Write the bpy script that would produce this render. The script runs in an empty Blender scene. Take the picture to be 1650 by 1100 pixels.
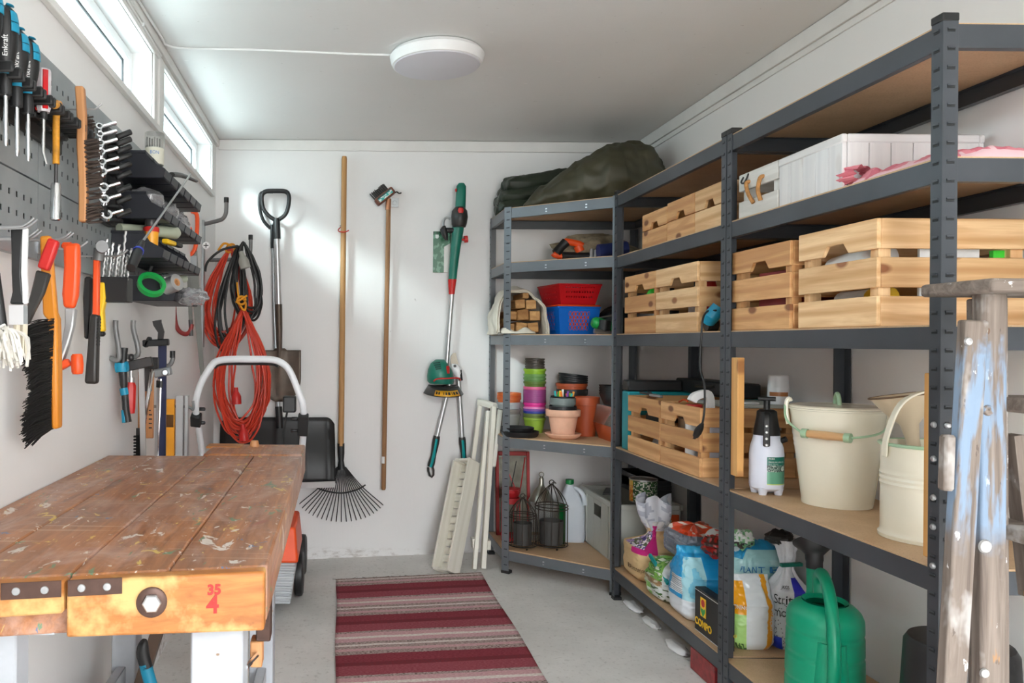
import bpy, math, random
from mathutils import Vector, Matrix, noise
S = bpy.context.scene
COL = S.collection
PI = math.pi
R = math.radians
rng = random.Random(7)

# ---------------------------------------------------------------- camera
F_PX, CX, CY, ROLL, CAM_H = 1290.0, 545.0, 551.0, 0.008, 1.13
cam = bpy.data.cameras.new('camera')
cam.sensor_fit = 'HORIZONTAL'
cam.sensor_width = 36.0
cam.lens = 36.0 * F_PX / 1650
cam.shift_x = (825 - CX) / 1650
cam.shift_y = (CY - 550) / 1650
cam.clip_start = 0.02
cam_o = bpy.data.objects.new('camera', cam)
COL.objects.link(cam_o)
cam_o.matrix_world = Matrix.Translation((0, 0, CAM_H)) @ Matrix.Rotation(R(90), 4, 'X') @ Matrix.Rotation(ROLL, 4, 'Z')
S.camera = cam_o

# ---------------------------------------------------------------- world, daylight, exposure
S.view_settings.view_transform = 'Standard'
S.view_settings.look = 'None'
S.view_settings.gamma = 1
S.view_settings.use_curve_mapping = False
S.view_settings.exposure = 1.48
S.cycles.max_bounces = 10
S.cycles.diffuse_bounces = 6
S.cycles.transparent_max_bounces = 16
S.cycles.use_denoising = True
W = bpy.data.worlds.new('overcast_sky')
S.world = W
W.use_nodes = True
nt = W.node_tree
bg = nt.nodes['Background']
tc = nt.nodes.new('ShaderNodeTexCoord')
sx = nt.nodes.new('ShaderNodeSeparateXYZ')
rp = nt.nodes.new('ShaderNodeValToRGB')
nt.links.new(tc.outputs['Generated'], sx.inputs[0])
nt.links.new(sx.outputs['Z'], rp.inputs[0])
rp.color_ramp.elements[0].position = 0.0
rp.color_ramp.elements[0].color = (.95, .94, .92, 1)
rp.color_ramp.elements[1].position = 0.12
rp.color_ramp.elements[1].color = (.93, .965, 1.0, 1)
nt.links.new(rp.outputs[0], bg.inputs[0])
bg.inputs[1].default_value = 4.6

def lamp(name, kind, loc, rot, energy, color=(1, 1, 1), **kw):
    l = bpy.data.lights.new(name, kind)
    l.energy = energy
    l.color = color
    for k, v in kw.items():
        setattr(l, k, v)
    o = bpy.data.objects.new(name, l)
    COL.objects.link(o)
    o.location = loc
    o.rotation_euler = rot
    return o
# hazy sun through the strip windows
sun_dir = Vector((1.0, 1.15, -.66))
so = lamp('sun', 'SUN', (-4, -2, 5), (0, 0, 0), 3.4, (1, .98, .95), angle=R(13))
so.rotation_euler = sun_dir.to_track_quat('-Z', 'Y').to_euler()
# daylight entering by the open doorway behind the camera
lamp('doorway_daylight', 'AREA', (.7, -2.4, 1.6), (R(86), 0, 0), 8, (.95, .975, 1.0), shape='RECTANGLE', size=2.0, size_y=2.4)

# ---------------------------------------------------------------- pixel -> place helpers
def ray(px, py):
    dx, dy = px - CX, py - CY
    x = dx + dy * ROLL
    y = dy - dx * ROLL
    return x / F_PX, -y / F_PX
def onY(px, py, Y):
    a, b = ray(px, py)
    return Vector((a * Y, Y, CAM_H + b * Y))
def onX(px, py, X):
    a, b = ray(px, py)
    Y = X / a
    return Vector((X, Y, CAM_H + b * Y))
def onZ(px, py, Z):
    a, b = ray(px, py)
    Y = (Z - CAM_H) / b
    return Vector((a * Y, Y, Z))

# room
XL, XR, YB, YF, H = -.67, 1.612, 4.33, -.45, 2.22
def floor_z(x, y=0):
    return min(0.0, .05 * (x - .75)) if y > 2.2 else min(0.0, .05 * (x - .75)) * max(0, min(1, (y - .4) / 1.8))

# ---------------------------------------------------------------- materials
def lin(c):
    c = c / 255.0
    return c / 12.92 if c <= .04045 else ((c + .055) / 1.055) ** 2.4
def rgb(r, g, b):
    return (lin(r), lin(g), lin(b), 1)
MATS = {}
def new_mat(name):
    m = bpy.data.materials.new(name)
    m.use_nodes = True
    MATS[name] = m
    return m, m.node_tree.nodes, m.node_tree.links, m.node_tree.nodes['Principled BSDF']
def node(nodes, kind, **kw):
    n = nodes.new(kind)
    for k, v in kw.items():
        if k.startswith('i_'):
            n.inputs[k[2:].replace('_', ' ')].default_value = v
        else:
            setattr(n, k, v)
    return n
def mixc(nodes, links, fac, a, b, blend='MIX'):
    n = nodes.new('ShaderNodeMix')
    n.data_type = 'RGBA'
    n.blend_type = blend
    for sock, val in ((0, fac), (6, a), (7, b)):
        if hasattr(val, 'is_linked') or hasattr(val, 'links'):
            links.new(val, n.inputs[sock])
        else:
            n.inputs[sock].default_value = val
    return n.outputs[2]
def ramp(nodes, links, src, p0, p1, c0=(0, 0, 0, 1), c1=(1, 1, 1, 1)):
    n = nodes.new('ShaderNodeValToRGB')
    n.color_ramp.elements[0].position = p0
    n.color_ramp.elements[1].position = p1
    n.color_ramp.elements[0].color = c0
    n.color_ramp.elements[1].color = c1
    links.new(src, n.inputs[0])
    return n.outputs[0]
def coords(nodes, links, scale=(1, 1, 1), attr='gc'):
    if attr == 'world':
        a = nodes.new('ShaderNodeNewGeometry').outputs['Position']
    else:
        a = node(nodes, 'ShaderNodeAttribute', attribute_name=attr).outputs['Vector']
    mp = nodes.new('ShaderNodeMapping')
    mp.inputs['Scale'].default_value = scale
    links.new(a, mp.inputs[0])
    return mp.outputs[0]
def noise_tex(nodes, links, vec, scale, detail=4, rough=.55, dist=0):
    n = node(nodes, 'ShaderNodeTexNoise')
    n.inputs['Scale'].default_value = scale
    n.inputs['Detail'].default_value = detail
    n.inputs['Roughness'].default_value = rough
    n.inputs['Distortion'].default_value = dist
    links.new(vec, n.inputs['Vector'])
    return n.outputs['Fac']
def bump(nodes, links, p, height, strength=.3, dist=.002):
    b = nodes.new('ShaderNodeBump')
    b.inputs['Strength'].default_value = strength
    b.inputs['Distance'].default_value = dist
    links.new(height, b.inputs['Height'])
    links.new(b.outputs[0], p.inputs['Normal'])
def mat(name, c, rough=.5, metal=0, var=.12, vscale=9, bmp=0, bscale=60, spec=.5, alpha=None, trans=0, coat=0):
    """plain material with a little tone variation and optional grain"""
    if name in MATS:
        return MATS[name]
    m, n, l, p = new_mat(name)
    col = rgb(*c)
    v = coords(n, l)
    f = noise_tex(n, l, v, vscale, 5)
    dark = tuple(x * (1 - var) for x in col[:3]) + (1,)
    light = tuple(min(1, x * (1 + var * .6)) for x in col[:3]) + (1,)
    l.new(ramp(n, l, f, .3, .7, dark, light), p.inputs['Base Color'])
    p.inputs['Roughness'].default_value = rough
    p.inputs['Metallic'].default_value = metal
    p.inputs['Specular IOR Level'].default_value = spec
    if coat:
        p.inputs['Coat Weight'].default_value = coat
    if bmp:
        bump(n, l, p, noise_tex(n, l, v, bscale, 4), bmp)
    if trans:
        p.inputs['Transmission Weight'].default_value = trans
    return m
def wood(name, base, dark, rough=.55, knots=.8, grain=1.0, tone=.16, knotc=(110, 60, 30)):
    if name in MATS:
        return MATS[name]
    m, n, l, p = new_mat(name)
    v = coords(n, l, (1.1, 9, 9))
    f1 = noise_tex(n, l, v, 2.6, 3, .5, 1.2)
    w = node(n, 'ShaderNodeTexWave', wave_type='BANDS', bands_direction='Z')
    w.inputs['Scale'].default_value = .8
    w.inputs['Distortion'].default_value = 6
    w.inputs['Detail'].default_value = 2
    w.inputs['Detail Scale'].default_value = .6
    l.new(v, w.inputs['Vector'])
    fine = noise_tex(n, l, coords(n, l, (5, 120, 120)), 2.0, 3)
    c = mixc(n, l, ramp(n, l, w.outputs['Fac'], .45, 1.0, (0, 0, 0, 1), (.75, .75, .75, 1)), rgb(*base), rgb(*dark))
    mid = tuple((a + b) / 2 for a, b in zip(rgb(*base), rgb(*dark)))
    c = mixc(n, l, ramp(n, l, f1, .42, .66), c, mid)
    c = mixc(n, l, ramp(n, l, fine, .45, .8, (0, 0, 0, 1), (.35 * grain,) * 3 + (1,)), c, rgb(*dark))
    if knots:
        vo = node(n, 'ShaderNodeTexVoronoi')
        vo.inputs['Scale'].default_value = 1
        vo.voronoi_dimensions = '2D'
        sz = n.new('ShaderNodeSeparateXYZ'); cz = n.new('ShaderNodeCombineXYZ')
        l.new(coords(n, l, (5.5, 1, 11)), sz.inputs[0])
        l.new(sz.outputs['X'], cz.inputs['X']); l.new(sz.outputs['Z'], cz.inputs['Y'])
        l.new(cz.outputs[0], vo.inputs['Vector'])
        sp = n.new('ShaderNodeSeparateColor')
        l.new(vo.outputs['Color'], sp.inputs[0])
        k1 = ramp(n, l, vo.outputs['Distance'], .09, .16, (1, 1, 1, 1), (0, 0, 0, 1))
        k2 = ramp(n, l, sp.outputs[0], .66, .68)
        kk = mixc(n, l, 1.0, k1, k2, 'MULTIPLY')
        kk = mixc(n, l, 1.0, kk, (knots,) * 3 + (1,), 'MULTIPLY')
        c = mixc(n, l, kk, c, rgb(*knotc))
    rn = node(n, 'ShaderNodeAttribute', attribute_name='rnd').outputs['Fac']
    tn = ramp(n, l, rn, 0, 1, (1 - tone, 1 - tone * 1.35, 1 - tone * 1.8, 1), (1 + tone * .5, 1 + tone * .5, 1 + tone * .45, 1))
    c = mixc(n, l, 1.0, c, tn, 'MULTIPLY')
    l.new(c, p.inputs['Base Color'])
    p.inputs['Roughness'].default_value = rough
    bump(n, l, p, fine, .12, .001)
    return m
def colmat(name, rough=.45, bmp=.0, bscale=40, spec=.5, metal=0):
    """colours from the mesh's printed pattern"""
    if name in MATS:
        return MATS[name]
    m, n, l, p = new_mat(name)
    a = node(n, 'ShaderNodeAttribute', attribute_name='col')
    l.new(a.outputs['Color'], p.inputs['Base Color'])
    p.inputs['Roughness'].default_value = rough
    p.inputs['Specular IOR Level'].default_value = spec
    p.inputs['Metallic'].default_value = metal
    if bmp:
        bump(n, l, p, noise_tex(n, l, coords(n, l), bscale, 5, .6, .6), bmp, .004)
    return m
def glass(name, tint=(235, 245, 245), gloss=.12, rough=.02, opac=.0):
    if name in MATS:
        return MATS[name]
    m, n, l, p = new_mat(name)
    n.remove(p)
    out = n['Material Output']
    t = n.new('ShaderNodeBsdfTransparent')
    t.inputs[0].default_value = rgb(*tint)
    g = n.new('ShaderNodeBsdfGlossy')
    g.inputs['Roughness'].default_value = rough
    mx = n.new('ShaderNodeMixShader')
    fr = n.new('ShaderNodeLayerWeight')
    fr.inputs[0].default_value = .5
    l.new(ramp(n, l, fr.outputs['Facing'], .3, 1.0, (gloss * .3,) * 3 + (1,), (gloss * 3,) * 3 + (1,)), mx.inputs[0])
    l.new(t.outputs[0], mx.inputs[1])
    l.new(g.outputs[0], mx.inputs[2])
    last = mx.outputs[0]
    if opac:
        d = n.new('ShaderNodeBsdfDiffuse')
        d.inputs[0].default_value = rgb(*tint)
        m2 = n.new('ShaderNodeMixShader')
        m2.inputs[0].default_value = opac
        l.new(last, m2.inputs[1])
        l.new(d.outputs[0], m2.inputs[2])
        last = m2.outputs[0]
    l.new(last, out.inputs[0])
    return m

# ---------------------------------------------------------------- mesh builder
def frame_of(d):
    d = d.normalized()
    up = Vector((0, 0, 1)) if abs(d.z) < .95 else Vector((0, 1, 0))
    s = d.cross(up).normalized()
    return s, s.cross(d).normalized()
def V(*a):
    return Vector(a[0] if len(a) == 1 else a)
class MB:
    def __init__(self, M=None):
        self.v, self.f, self.gc, self.rn, self.col, self.mi, self.m = [], [], [], [], [], [], 0
        self.M = M or Matrix.Identity(4)
    def add(self, verts, faces, gc=None, cols=None, M=None):
        b = len(self.v)
        MM = self.M @ M if M is not None else self.M
        r = rng.random()
        off = Vector((rng.uniform(-9, 9), rng.uniform(-9, 9), rng.uniform(-9, 9)))
        for i, p in enumerate(verts):
            p = Vector(p)
            self.v.append(MM @ p)
            self.gc.append((Vector(gc[i]) if gc else p) + off)
            self.rn.append(r)
        for i, f in enumerate(faces):
            self.f.append([b + k for k in f])
            self.col.append(cols[i] if cols else (1, 1, 1))
            self.mi.append(self.m)
        return self
    def hexa(self, p, grain=None, col=None):
        """eight corners: bottom 0-3 ccw, top 4-7"""
        p = [Vector(q) for q in p]
        c = sum(p, Vector()) / 8
        e = [(p[1] - p[0]), (p[3] - p[0]), (p[4] - p[0])]
        ax = grain if grain is not None else max(range(3), key=lambda i: e[i].length)
        order = [ax] + [i for i in range(3) if i != ax]
        dirs = [e[i].normalized() if e[i].length else Vector((1, 0, 0)) for i in order]
        gc = [[(q - c).dot(d) for d in dirs] for q in p]
        fs = [(0, 3, 2, 1), (4, 5, 6, 7), (0, 1, 5, 4), (1, 2, 6, 5), (2, 3, 7, 6), (3, 0, 4, 7)]
        return self.add(p, fs, gc, [col] * 6 if col else None)
    def box(self, x0, x1, y0, y1, z0, z1, M=None, grain=None, col=None):
        p = [(x0, y0, z0), (x1, y0, z0), (x1, y1, z0), (x0, y1, z0), (x0, y0, z1), (x1, y0, z1), (x1, y1, z1), (x0, y1, z1)]
        if M is not None:
            p = [M @ Vector(q) for q in p]
        return self.hexa(p, grain, col)
    def bar(self, a, b, w, d, up=None, col=None, w1=None, d1=None):
        """a square bar from a to b: w across, d along 'up'"""
        a, b = Vector(a), Vector(b)
        t = (b - a).normalized()
        if up is None:
            s, u = frame_of(t)
        else:
            u = Vector(up)
            s = t.cross(u).normalized()
            u = s.cross(t).normalized()
        w1 = w if w1 is None else w1
        d1 = d if d1 is None else d1
        p = []
        for q, ww, dd in ((a, w, d), (b, w1, d1)):
            p += [q - s * ww / 2 - u * dd / 2, q + s * ww / 2 - u * dd / 2, q + s * ww / 2 + u * dd / 2, q - s * ww / 2 + u * dd / 2]
        return self.hexa(p, 2, col)
    def tube(self, pts, r, seg=8, closed=False, caps=True, col=None, flat=1.0, upv=None):
        pts = [Vector(p) for p in pts]
        n = len(pts)
        rs = r if isinstance(r, (list, tuple)) else [r] * n
        verts, gc, faces = [], [], []
        s = u = None
        L = 0
        for i, p in enumerate(pts):
            if closed:
                t = pts[(i + 1) % n] - pts[i - 1]
            else:
                t = pts[min(i + 1, n - 1)] - pts[max(i - 1, 0)]
            if t.length < 1e-9:
                t = Vector((0, 0, 1))
            t.normalize()
            if s is None:
                if upv is not None:
                    s = t.cross(Vector(upv)).normalized()
                    u = s.cross(t).normalized()
                else:
                    s, u = frame_of(t)
            else:
                s = (s - t * s.dot(t))
                s = s.normalized() if s.length > 1e-6 else frame_of(t)[0]
                u = s.cross(t).normalized()
            if i:
                L += (p - pts[i - 1]).length
            for k in range(seg):
                a = 2 * PI * k / seg
                verts.append(p + (s * math.cos(a) + u * math.sin(a) * flat) * rs[i])
                gc.append((L, math.cos(a) * rs[i], math.sin(a) * rs[i]))
        m = n if closed else n - 1
        for i in range(m):
            j = (i + 1) % n
            for k in range(seg):
                k2 = (k + 1) % seg
                faces.append((i * seg + k, j * seg + k, j * seg + k2, i * seg + k2))
        if caps and not closed:
            faces.append(tuple(range(seg)))
            faces.append(tuple(range((n - 1) * seg, n * seg))[::-1])
        return self.add(verts, faces, gc, [col] * len(faces) if col else None)
    def lathe(self, prof, seg=24, M=None, col=None, ex=1.0, ey=1.0, a0=0, a1=2 * PI, colf=None):
        """prof: list of (r, z); closes at r == 0"""
        verts, faces, gc, cols = [], [], [], []
        full = abs(a1 - a0 - 2 * PI) < 1e-6
        ns = seg if full else seg + 1
        for (r, z) in prof:
            for k in range(ns):
                a = a0 + (a1 - a0) * k / seg
                verts.append((r * math.cos(a) * ex, r * math.sin(a) * ey, z))
                gc.append((z, r * math.cos(a), r * math.sin(a)))
        for i in range(len(prof) - 1):
            for k in range(seg):
                k2 = (k + 1) % ns
                q = (i * ns + k, i * ns + k2, (i + 1) * ns + k2, (i + 1) * ns + k)
                if prof[i][0] < 1e-7:
                    q = (q[0], q[2], q[3])
                elif prof[i + 1][0] < 1e-7:
                    q = (q[0], q[1], q[2])
                faces.append(q)
                cols.append(colf(i, k) if colf else (col or (1, 1, 1)))
        if M is not None:
            verts = [M @ Vector(p) for p in verts]
        return self.add(verts, faces, gc, cols)
    def prism(self, poly, d0, d1, M=None, col=None):
        """polygon in local xy, extruded along local z"""
        n = len(poly)
        verts = [(x, y, d0) for x, y in poly] + [(x, y, d1) for x, y in poly]
        faces = [tuple(range(n))[::-1], tuple(range(n, 2 * n))]
        faces += [(i, (i + 1) % n, n + (i + 1) % n, n + i) for i in range(n)]
        gc = [tuple(v) for v in verts]
        if M is not None:
            verts = [M @ Vector(p) for p in verts]
        return self.add(verts, faces, gc, [col] * len(faces) if col else None)
    def grid(self, fn, nu, nv, colf=None, closeu=False, gcf=None):
        """fn(u, v) -> point, u and v in 0..1; colf(u, v) -> rgb at the face centre"""
        verts, faces, gc, cols = [], [], [], []
        cu = nu if closeu else nu + 1
        for j in range(nv + 1):
            for i in range(cu):
                p = Vector(fn(i / nu, j / nv))
                verts.append(p)
                gc.append(gcf(i / nu, j / nv) if gcf else p)
        for j in range(nv):
            for i in range(nu):
                i2 = (i + 1) % cu
                faces.append((j * cu + i, j * cu + i2, (j + 1) * cu + i2, (j + 1) * cu + i))
                cols.append(colf((i + .5) / nu, (j + .5) / nv) if colf else (1, 1, 1))
        return self.add(verts, faces, gc, cols)
    def build(self, name, material, parent=None, bevel=0, seg=1, angle=38, flat=False, subd=0, solid=0, soff=0):
        me = bpy.data.meshes.new(name)
        me.from_pydata([tuple(p) for p in self.v], [], self.f)
        me.validate()
        me.update()
        if len(me.vertices) == len(self.gc):
            a = me.attributes.new('gc', 'FLOAT_VECTOR', 'POINT')
            a.data.foreach_set('vector', [x for q in self.gc for x in q])
            b = me.attributes.new('rnd', 'FLOAT', 'POINT')
            b.data.foreach_set('value', self.rn)
        if len(me.polygons) == len(self.col) and any(c != (1, 1, 1) for c in self.col):
            ca = me.color_attributes.new('col', 'FLOAT_COLOR', 'CORNER')
            buf = []
            for p in me.polygons:
                c = self.col[p.index]
                buf += [c[0], c[1], c[2], 1.0] * p.loop_total
            ca.data.foreach_set('color', buf)
        if not flat:
            me.polygons.foreach_set('use_smooth', [True] * len(me.polygons))
            me.set_sharp_from_angle(angle=R(angle))
        for mm in (material if isinstance(material, (list, tuple)) else [material]):
            me.materials.append(MATS[mm] if isinstance(mm, str) else mm)
        if isinstance(material, (list, tuple)) and len(me.polygons) == len(self.mi):
            me.polygons.foreach_set('material_index', self.mi)
        o = bpy.data.objects.new(name, me)
        COL.objects.link(o)
        if parent is not None:
            o.parent = parent
        if solid:
            md = o.modifiers.new('solid', 'SOLIDIFY')
            md.thickness = solid
            md.offset = soff
        if bevel:
            md = o.modifiers.new('bevel', 'BEVEL')
            md.width = bevel
            md.segments = seg
            md.limit_method = 'ANGLE'
            md.angle_limit = R(35)
        if subd:
            md = o.modifiers.new('subd', 'SUBSURF')
            md.levels = subd
            md.render_levels = subd
        return o

def tag(o, label=None, cat=None, group=None, kind=None):
    if label: o['label'] = label
    if cat: o['category'] = cat
    if group: o['group'] = group
    if kind: o['kind'] = kind
    return o
def thing(name, label, cat, loc=(0, 0, 0), rz=0, group=None, M=None):
    o = bpy.data.objects.new(name, None)
    o.empty_display_size = .05
    COL.objects.link(o)
    o.matrix_world = M if M is not None else Matrix.Translation(loc) @ Matrix.Rotation(rz, 4, 'Z')
    return tag(o, label, cat, group)
def struct(o):
    o['kind'] = 'structure'
    return o
def copy_tree(o, parent=None):
    c = o.copy()
    COL.objects.link(c)
    c.parent = parent
    for ch in [x for x in bpy.data.objects if x.parent == o]:
        copy_tree(ch, c)
    return c
def clone(o, label, loc=None, rz=None, M=None, group=None):
    c = copy_tree(o)
    if M is not None:
        c.matrix_world = M
    else:
        c.matrix_world = Matrix.Translation(loc) @ Matrix.Rotation(rz or 0, 4, 'Z')
    c['label'] = label
    if group: c['group'] = group
    return c
def mbw(t):
    """a builder whose shapes are given in room coordinates and stored under thing t"""
    return MB(t.matrix_world.inverted())
def T(x, y, z):
    return Matrix.Translation((x, y, z))
def RX(a): return Matrix.Rotation(a, 4, 'X')
def RY(a): return Matrix.Rotation(a, 4, 'Y')
def RZ(a): return Matrix.Rotation(a, 4, 'Z')
def basis(o, x, y, z):
    """matrix from an origin and three axes"""
    m = Matrix.Identity(4)
    for i, a in enumerate((x, y, z)):
        a = Vector(a).normalized()
        m[0][i], m[1][i], m[2][i] = a
    m[0][3], m[1][3], m[2][3] = o
    return m
def along(a, b, up=(0, 0, 1)):
    """matrix whose z runs from a to b, x sideways"""
    a, b = Vector(a), Vector(b)
    z = (b - a).normalized()
    u = Vector(up)
    if abs(z.dot(u)) > .98:
        u = Vector((0, 1, 0))
    x = u.cross(z).normalized()
    return basis(a, x, z.cross(x), z)
def arc(c, r, a0, a1, n, ax=(1, 0, 0), ay=(0, 0, 1)):
    c, ax, ay = Vector(c), Vector(ax), Vector(ay)
    return [c + ax * (r * math.cos(a0 + (a1 - a0) * i / n)) + ay * (r * math.sin(a0 + (a1 - a0) * i / n)) for i in range(n + 1)]
def smooth_path(pts, n=6):
    """Catmull-Rom through the points"""
    P = [Vector(p) for p in pts]
    out = []
    for i in range(len(P) - 1):
        p0, p1, p2, p3 = P[max(i - 1, 0)], P[i], P[i + 1], P[min(i + 2, len(P) - 1)]
        for k in range(n):
            t = k / n
            out.append(.5 * ((2 * p1) + (p2 - p0) * t + (2 * p0 - 5 * p1 + 4 * p2 - p3) * t * t + (3 * p1 - p0 - 3 * p2 + p3) * t ** 3))
    out.append(P[-1])
    return out
def text_obj(name, s, size, material, parent, M=None, fn=None, align='CENTER', bold=0, ext=.0004):
    cu = bpy.data.curves.new(name, 'FONT')
    cu.body = s
    cu.size = size
    cu.align_x = align
    cu.align_y = 'CENTER'
    cu.extrude = 0 if fn else ext
    cu.offset = bold
    cu.resolution_u = 3
    tmp = bpy.data.objects.new('tmp', cu)
    COL.objects.link(tmp)
    bpy.context.view_layer.update()
    me = bpy.data.meshes.new_from_object(tmp.evaluated_get(bpy.context.evaluated_depsgraph_get()))
    bpy.data.objects.remove(tmp)
    me.name = name
    if fn:
        for v in me.vertices:
            v.co = fn(v.co.x, v.co.y)
    me.materials.clear()
    me.materials.append(MATS[material] if isinstance(material, str) else material)
    o = bpy.data.objects.new(name, me)
    COL.objects.link(o)
    o.parent = parent
    if M is not None:
        o.matrix_local = M
    return o
def nz(p, s=1.0, seed=0):
    return noise.noise(Vector((p[0] * s + seed * 7.3, p[1] * s - seed * 3.1, p[2] * s + seed * 1.7)))
# ================================================================ shell materials
def wall_paint(name, c, marks=(120, 112, 105), dirty_low=True, grainy=True):
    m, n, l, p = new_mat(name)
    v = coords(n, l, (1, 1, 1), 'world')
    f = noise_tex(n, l, v, 2.2, 5)
    base = ramp(n, l, f, .3, .7, tuple(x * .965 for x in rgb(*c)[:3]) + (1,), rgb(*c))
    sp = noise_tex(n, l, v, 26, 2, .4)
    base = mixc(n, l, ramp(n, l, sp, .80, .84, (0, 0, 0, 1), (.35, .35, .35, 1)), base, rgb(*marks))
    if dirty_low:
        se = n.new('ShaderNodeSeparateXYZ')
        l.new(v, se.inputs[0])
        hz = ramp(n, l, se.outputs['Z'], -.05, .025, (1, 1, 1, 1), (0, 0, 0, 1))
        d = noise_tex(n, l, coords(n, l, (1, 1, 2.2), 'world'), 14, 6, .7)
        dm = mixc(n, l, 1.0, hz, ramp(n, l, d, .50, .70, (0, 0, 0, 1), (.7, .7, .7, 1)), 'MULTIPLY')
        base = mixc(n, l, dm, base, rgb(128, 110, 92))
    l.new(base, p.inputs['Base Color'])
    p.inputs['Roughness'].default_value = .62
    if grainy:
        g = noise_tex(n, l, coords(n, l, (60, 60, 2.5), 'world'), 1.6, 4)
        bump(n, l, p, g, .12, .003)
    return m
wall_paint('wall_paint_white', (232, 231, 230))
wall_paint('ceiling_paint', (226, 225, 223), dirty_low=False, grainy=False)
# chipped ceiling: flakes along one direction
def ceiling_flakes():
    m = MATS['ceiling_paint']; n, l = m.node_tree.nodes, m.node_tree.links
    p = n['Principled BSDF']
    src = p.inputs['Base Color'].links[0].from_socket
    v = coords(n, l, (7, 38, 1), 'world')
    a = noise_tex(n, l, v, 2.3, 3, .55)
    msk = noise_tex(n, l, coords(n, l, (1, 1, 1), 'world'), 3.1, 3)
    mm = mixc(n, l, 1.0, ramp(n, l, a, .73, .75), ramp(n, l, msk, .44, .56), 'MULTIPLY')
    c = mixc(n, l, mm, src, rgb(250, 249, 246))
    a2 = noise_tex(n, l, coords(n, l, (11, 30, 1), 'world'), 2.9, 2, .5)
    c = mixc(n, l, ramp(n, l, a2, .755, .775, (0, 0, 0, 1), (.5, .5, .5, 1)), c, rgb(150, 145, 138))
    l.new(c, p.inputs['Base Color'])
    bump(n, l, p, noise_tex(n, l, v, 4, 5), .25, .003)
ceiling_flakes()
mat('trim_paint', (224, 222, 219), .5, var=.05, bmp=.05)
mat('upvc_white', (240, 242, 243), .35, var=.02)
def concrete():
    m, n, l, p = new_mat('concrete')
    v = coords(n, l, (1, 1, 1), 'world')
    a = noise_tex(n, l, v, 2.4, 8, .62)
    b = noise_tex(n, l, v, 55, 4, .6)
    c = ramp(n, l, a, .3, .72, rgb(206, 204, 200), rgb(234, 232, 229))
    c = mixc(n, l, ramp(n, l, b, .56, .78, (0, 0, 0, 1), (.55, .55, .55, 1)), c, rgb(150, 145, 138))
    sp = noise_tex(n, l, v, 130, 2)
    c = mixc(n, l, ramp(n, l, sp, .66, .7, (0, 0, 0, 1), (.6, .6, .6, 1)), c, rgb(205, 203, 199))
    l.new(c, p.inputs['Base Color'])
    p.inputs['Roughness'].default_value = .8
    bump(n, l, p, b, .3, .003)
concrete()
glass('window_glass', (232, 244, 246))
mat('outside_ground', (140, 140, 132), .9)
mat('white_plastic', (236, 236, 236), .4, var=.03)
mat('diffuser_grey', (214, 214, 222), .35, var=.01)

# ================================================================ shell
b = MB()
NX, NY = 24, 24
b.grid(lambda u, v: (XL + (XR - XL) * u, YF + (YB - YF) * v, floor_z(XL + (XR - XL) * u, YF + (YB - YF) * v)), NX, NY)
struct(b.build('floor', 'concrete', angle=60))
struct(MB().box(XL - .15, XR + .15, YF, YB + .15, H, H + .1).build('ceiling', 'ceiling_paint'))
struct(MB().box(XL - .15, XR + .15, YB, YB + .12, -.2, H).build('wall_back', 'wall_paint_white'))
struct(MB().box(XR, XR + .12, YF, YB, -.2, H).build('wall_right', 'wall_paint_white'))
WZ0, WZ1 = 1.91, 2.15
WIN = [(1.42, 2.843), (2.98, 4.155)]
b = MB()
TL = XL - .13
b.box(TL, XL, YF, YB, -.2, WZ0)
b.box(TL, XL, YF, YB, WZ1, H)
b.box(TL, XL, YF, WIN[0][0], WZ0, WZ1)
b.box(TL, XL, WIN[0][1], WIN[1][0], WZ0, WZ1)
b.box(TL, XL, WIN[1][1], YB, WZ0, WZ1)
struct(b.build('wall_left', 'wall_paint_white'))
b = MB()
b.box(XL - .15, .10, YF - .12, YF, -.2, H)
b.box(1.12, XR + .15, YF - .12, YF, -.2, H)
b.box(.10, 1.12, YF - .12, YF, 2.05, H)
struct(b.build('wall_front', 'wall_paint_white'))
struct(MB().box(-6, 7, -7, YF - .01, -.25, -.1).build('floor_outside', 'outside_ground'))
# windows
for i, (y0, y1) in enumerate(WIN):
    w = struct(thing('window_%d' % (i + 1), '', '', (XL - .1, (y0 + y1) / 2, WZ0)))
    for k in ('label', 'category'):
        if k in w: del w[k]
    L = (y1 - y0) / 2
    h = WZ1 - WZ0
    b = MB()
    fw = .035
    b.box(-.025, .03, -L, -L + fw, 0, h); b.box(-.025, .03, L - fw, L, 0, h)
    b.box(-.025, .03, -L + fw, L - fw, 0, fw); b.box(-.025, .03, -L + fw, L - fw, h - fw, h)
    b.build('window_frame', 'upvc_white', w, bevel=.004)
    MB().box(-.004, .004, -L + fw, L - fw, fw, h - fw).build('window_pane', 'window_glass', w)
    b = MB()
    g = .006
    b.box(.004, .009, -L + fw, L - fw, fw, fw + g); b.box(.004, .009, -L + fw, L - fw, h - fw - g, h - fw)
    b.box(.004, .009, L - fw - g, L - fw, fw + g, h - fw - g); b.box(.004, .009, -L + fw, -L + fw + g, fw + g, h - fw - g)
    b.build('glazing_gasket', mat('gasket_black', (50, 52, 55), .6), w)
for y0, y1 in WIN:
    lamp('window_portal', 'AREA', (XL - .145, (y0 + y1) / 2, (WZ0 + WZ1) / 2), (0, R(-90), 0), 1, shape='RECTANGLE', size=WZ1 - WZ0, size_y=y1 - y0).data.cycles.is_portal = True
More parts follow.
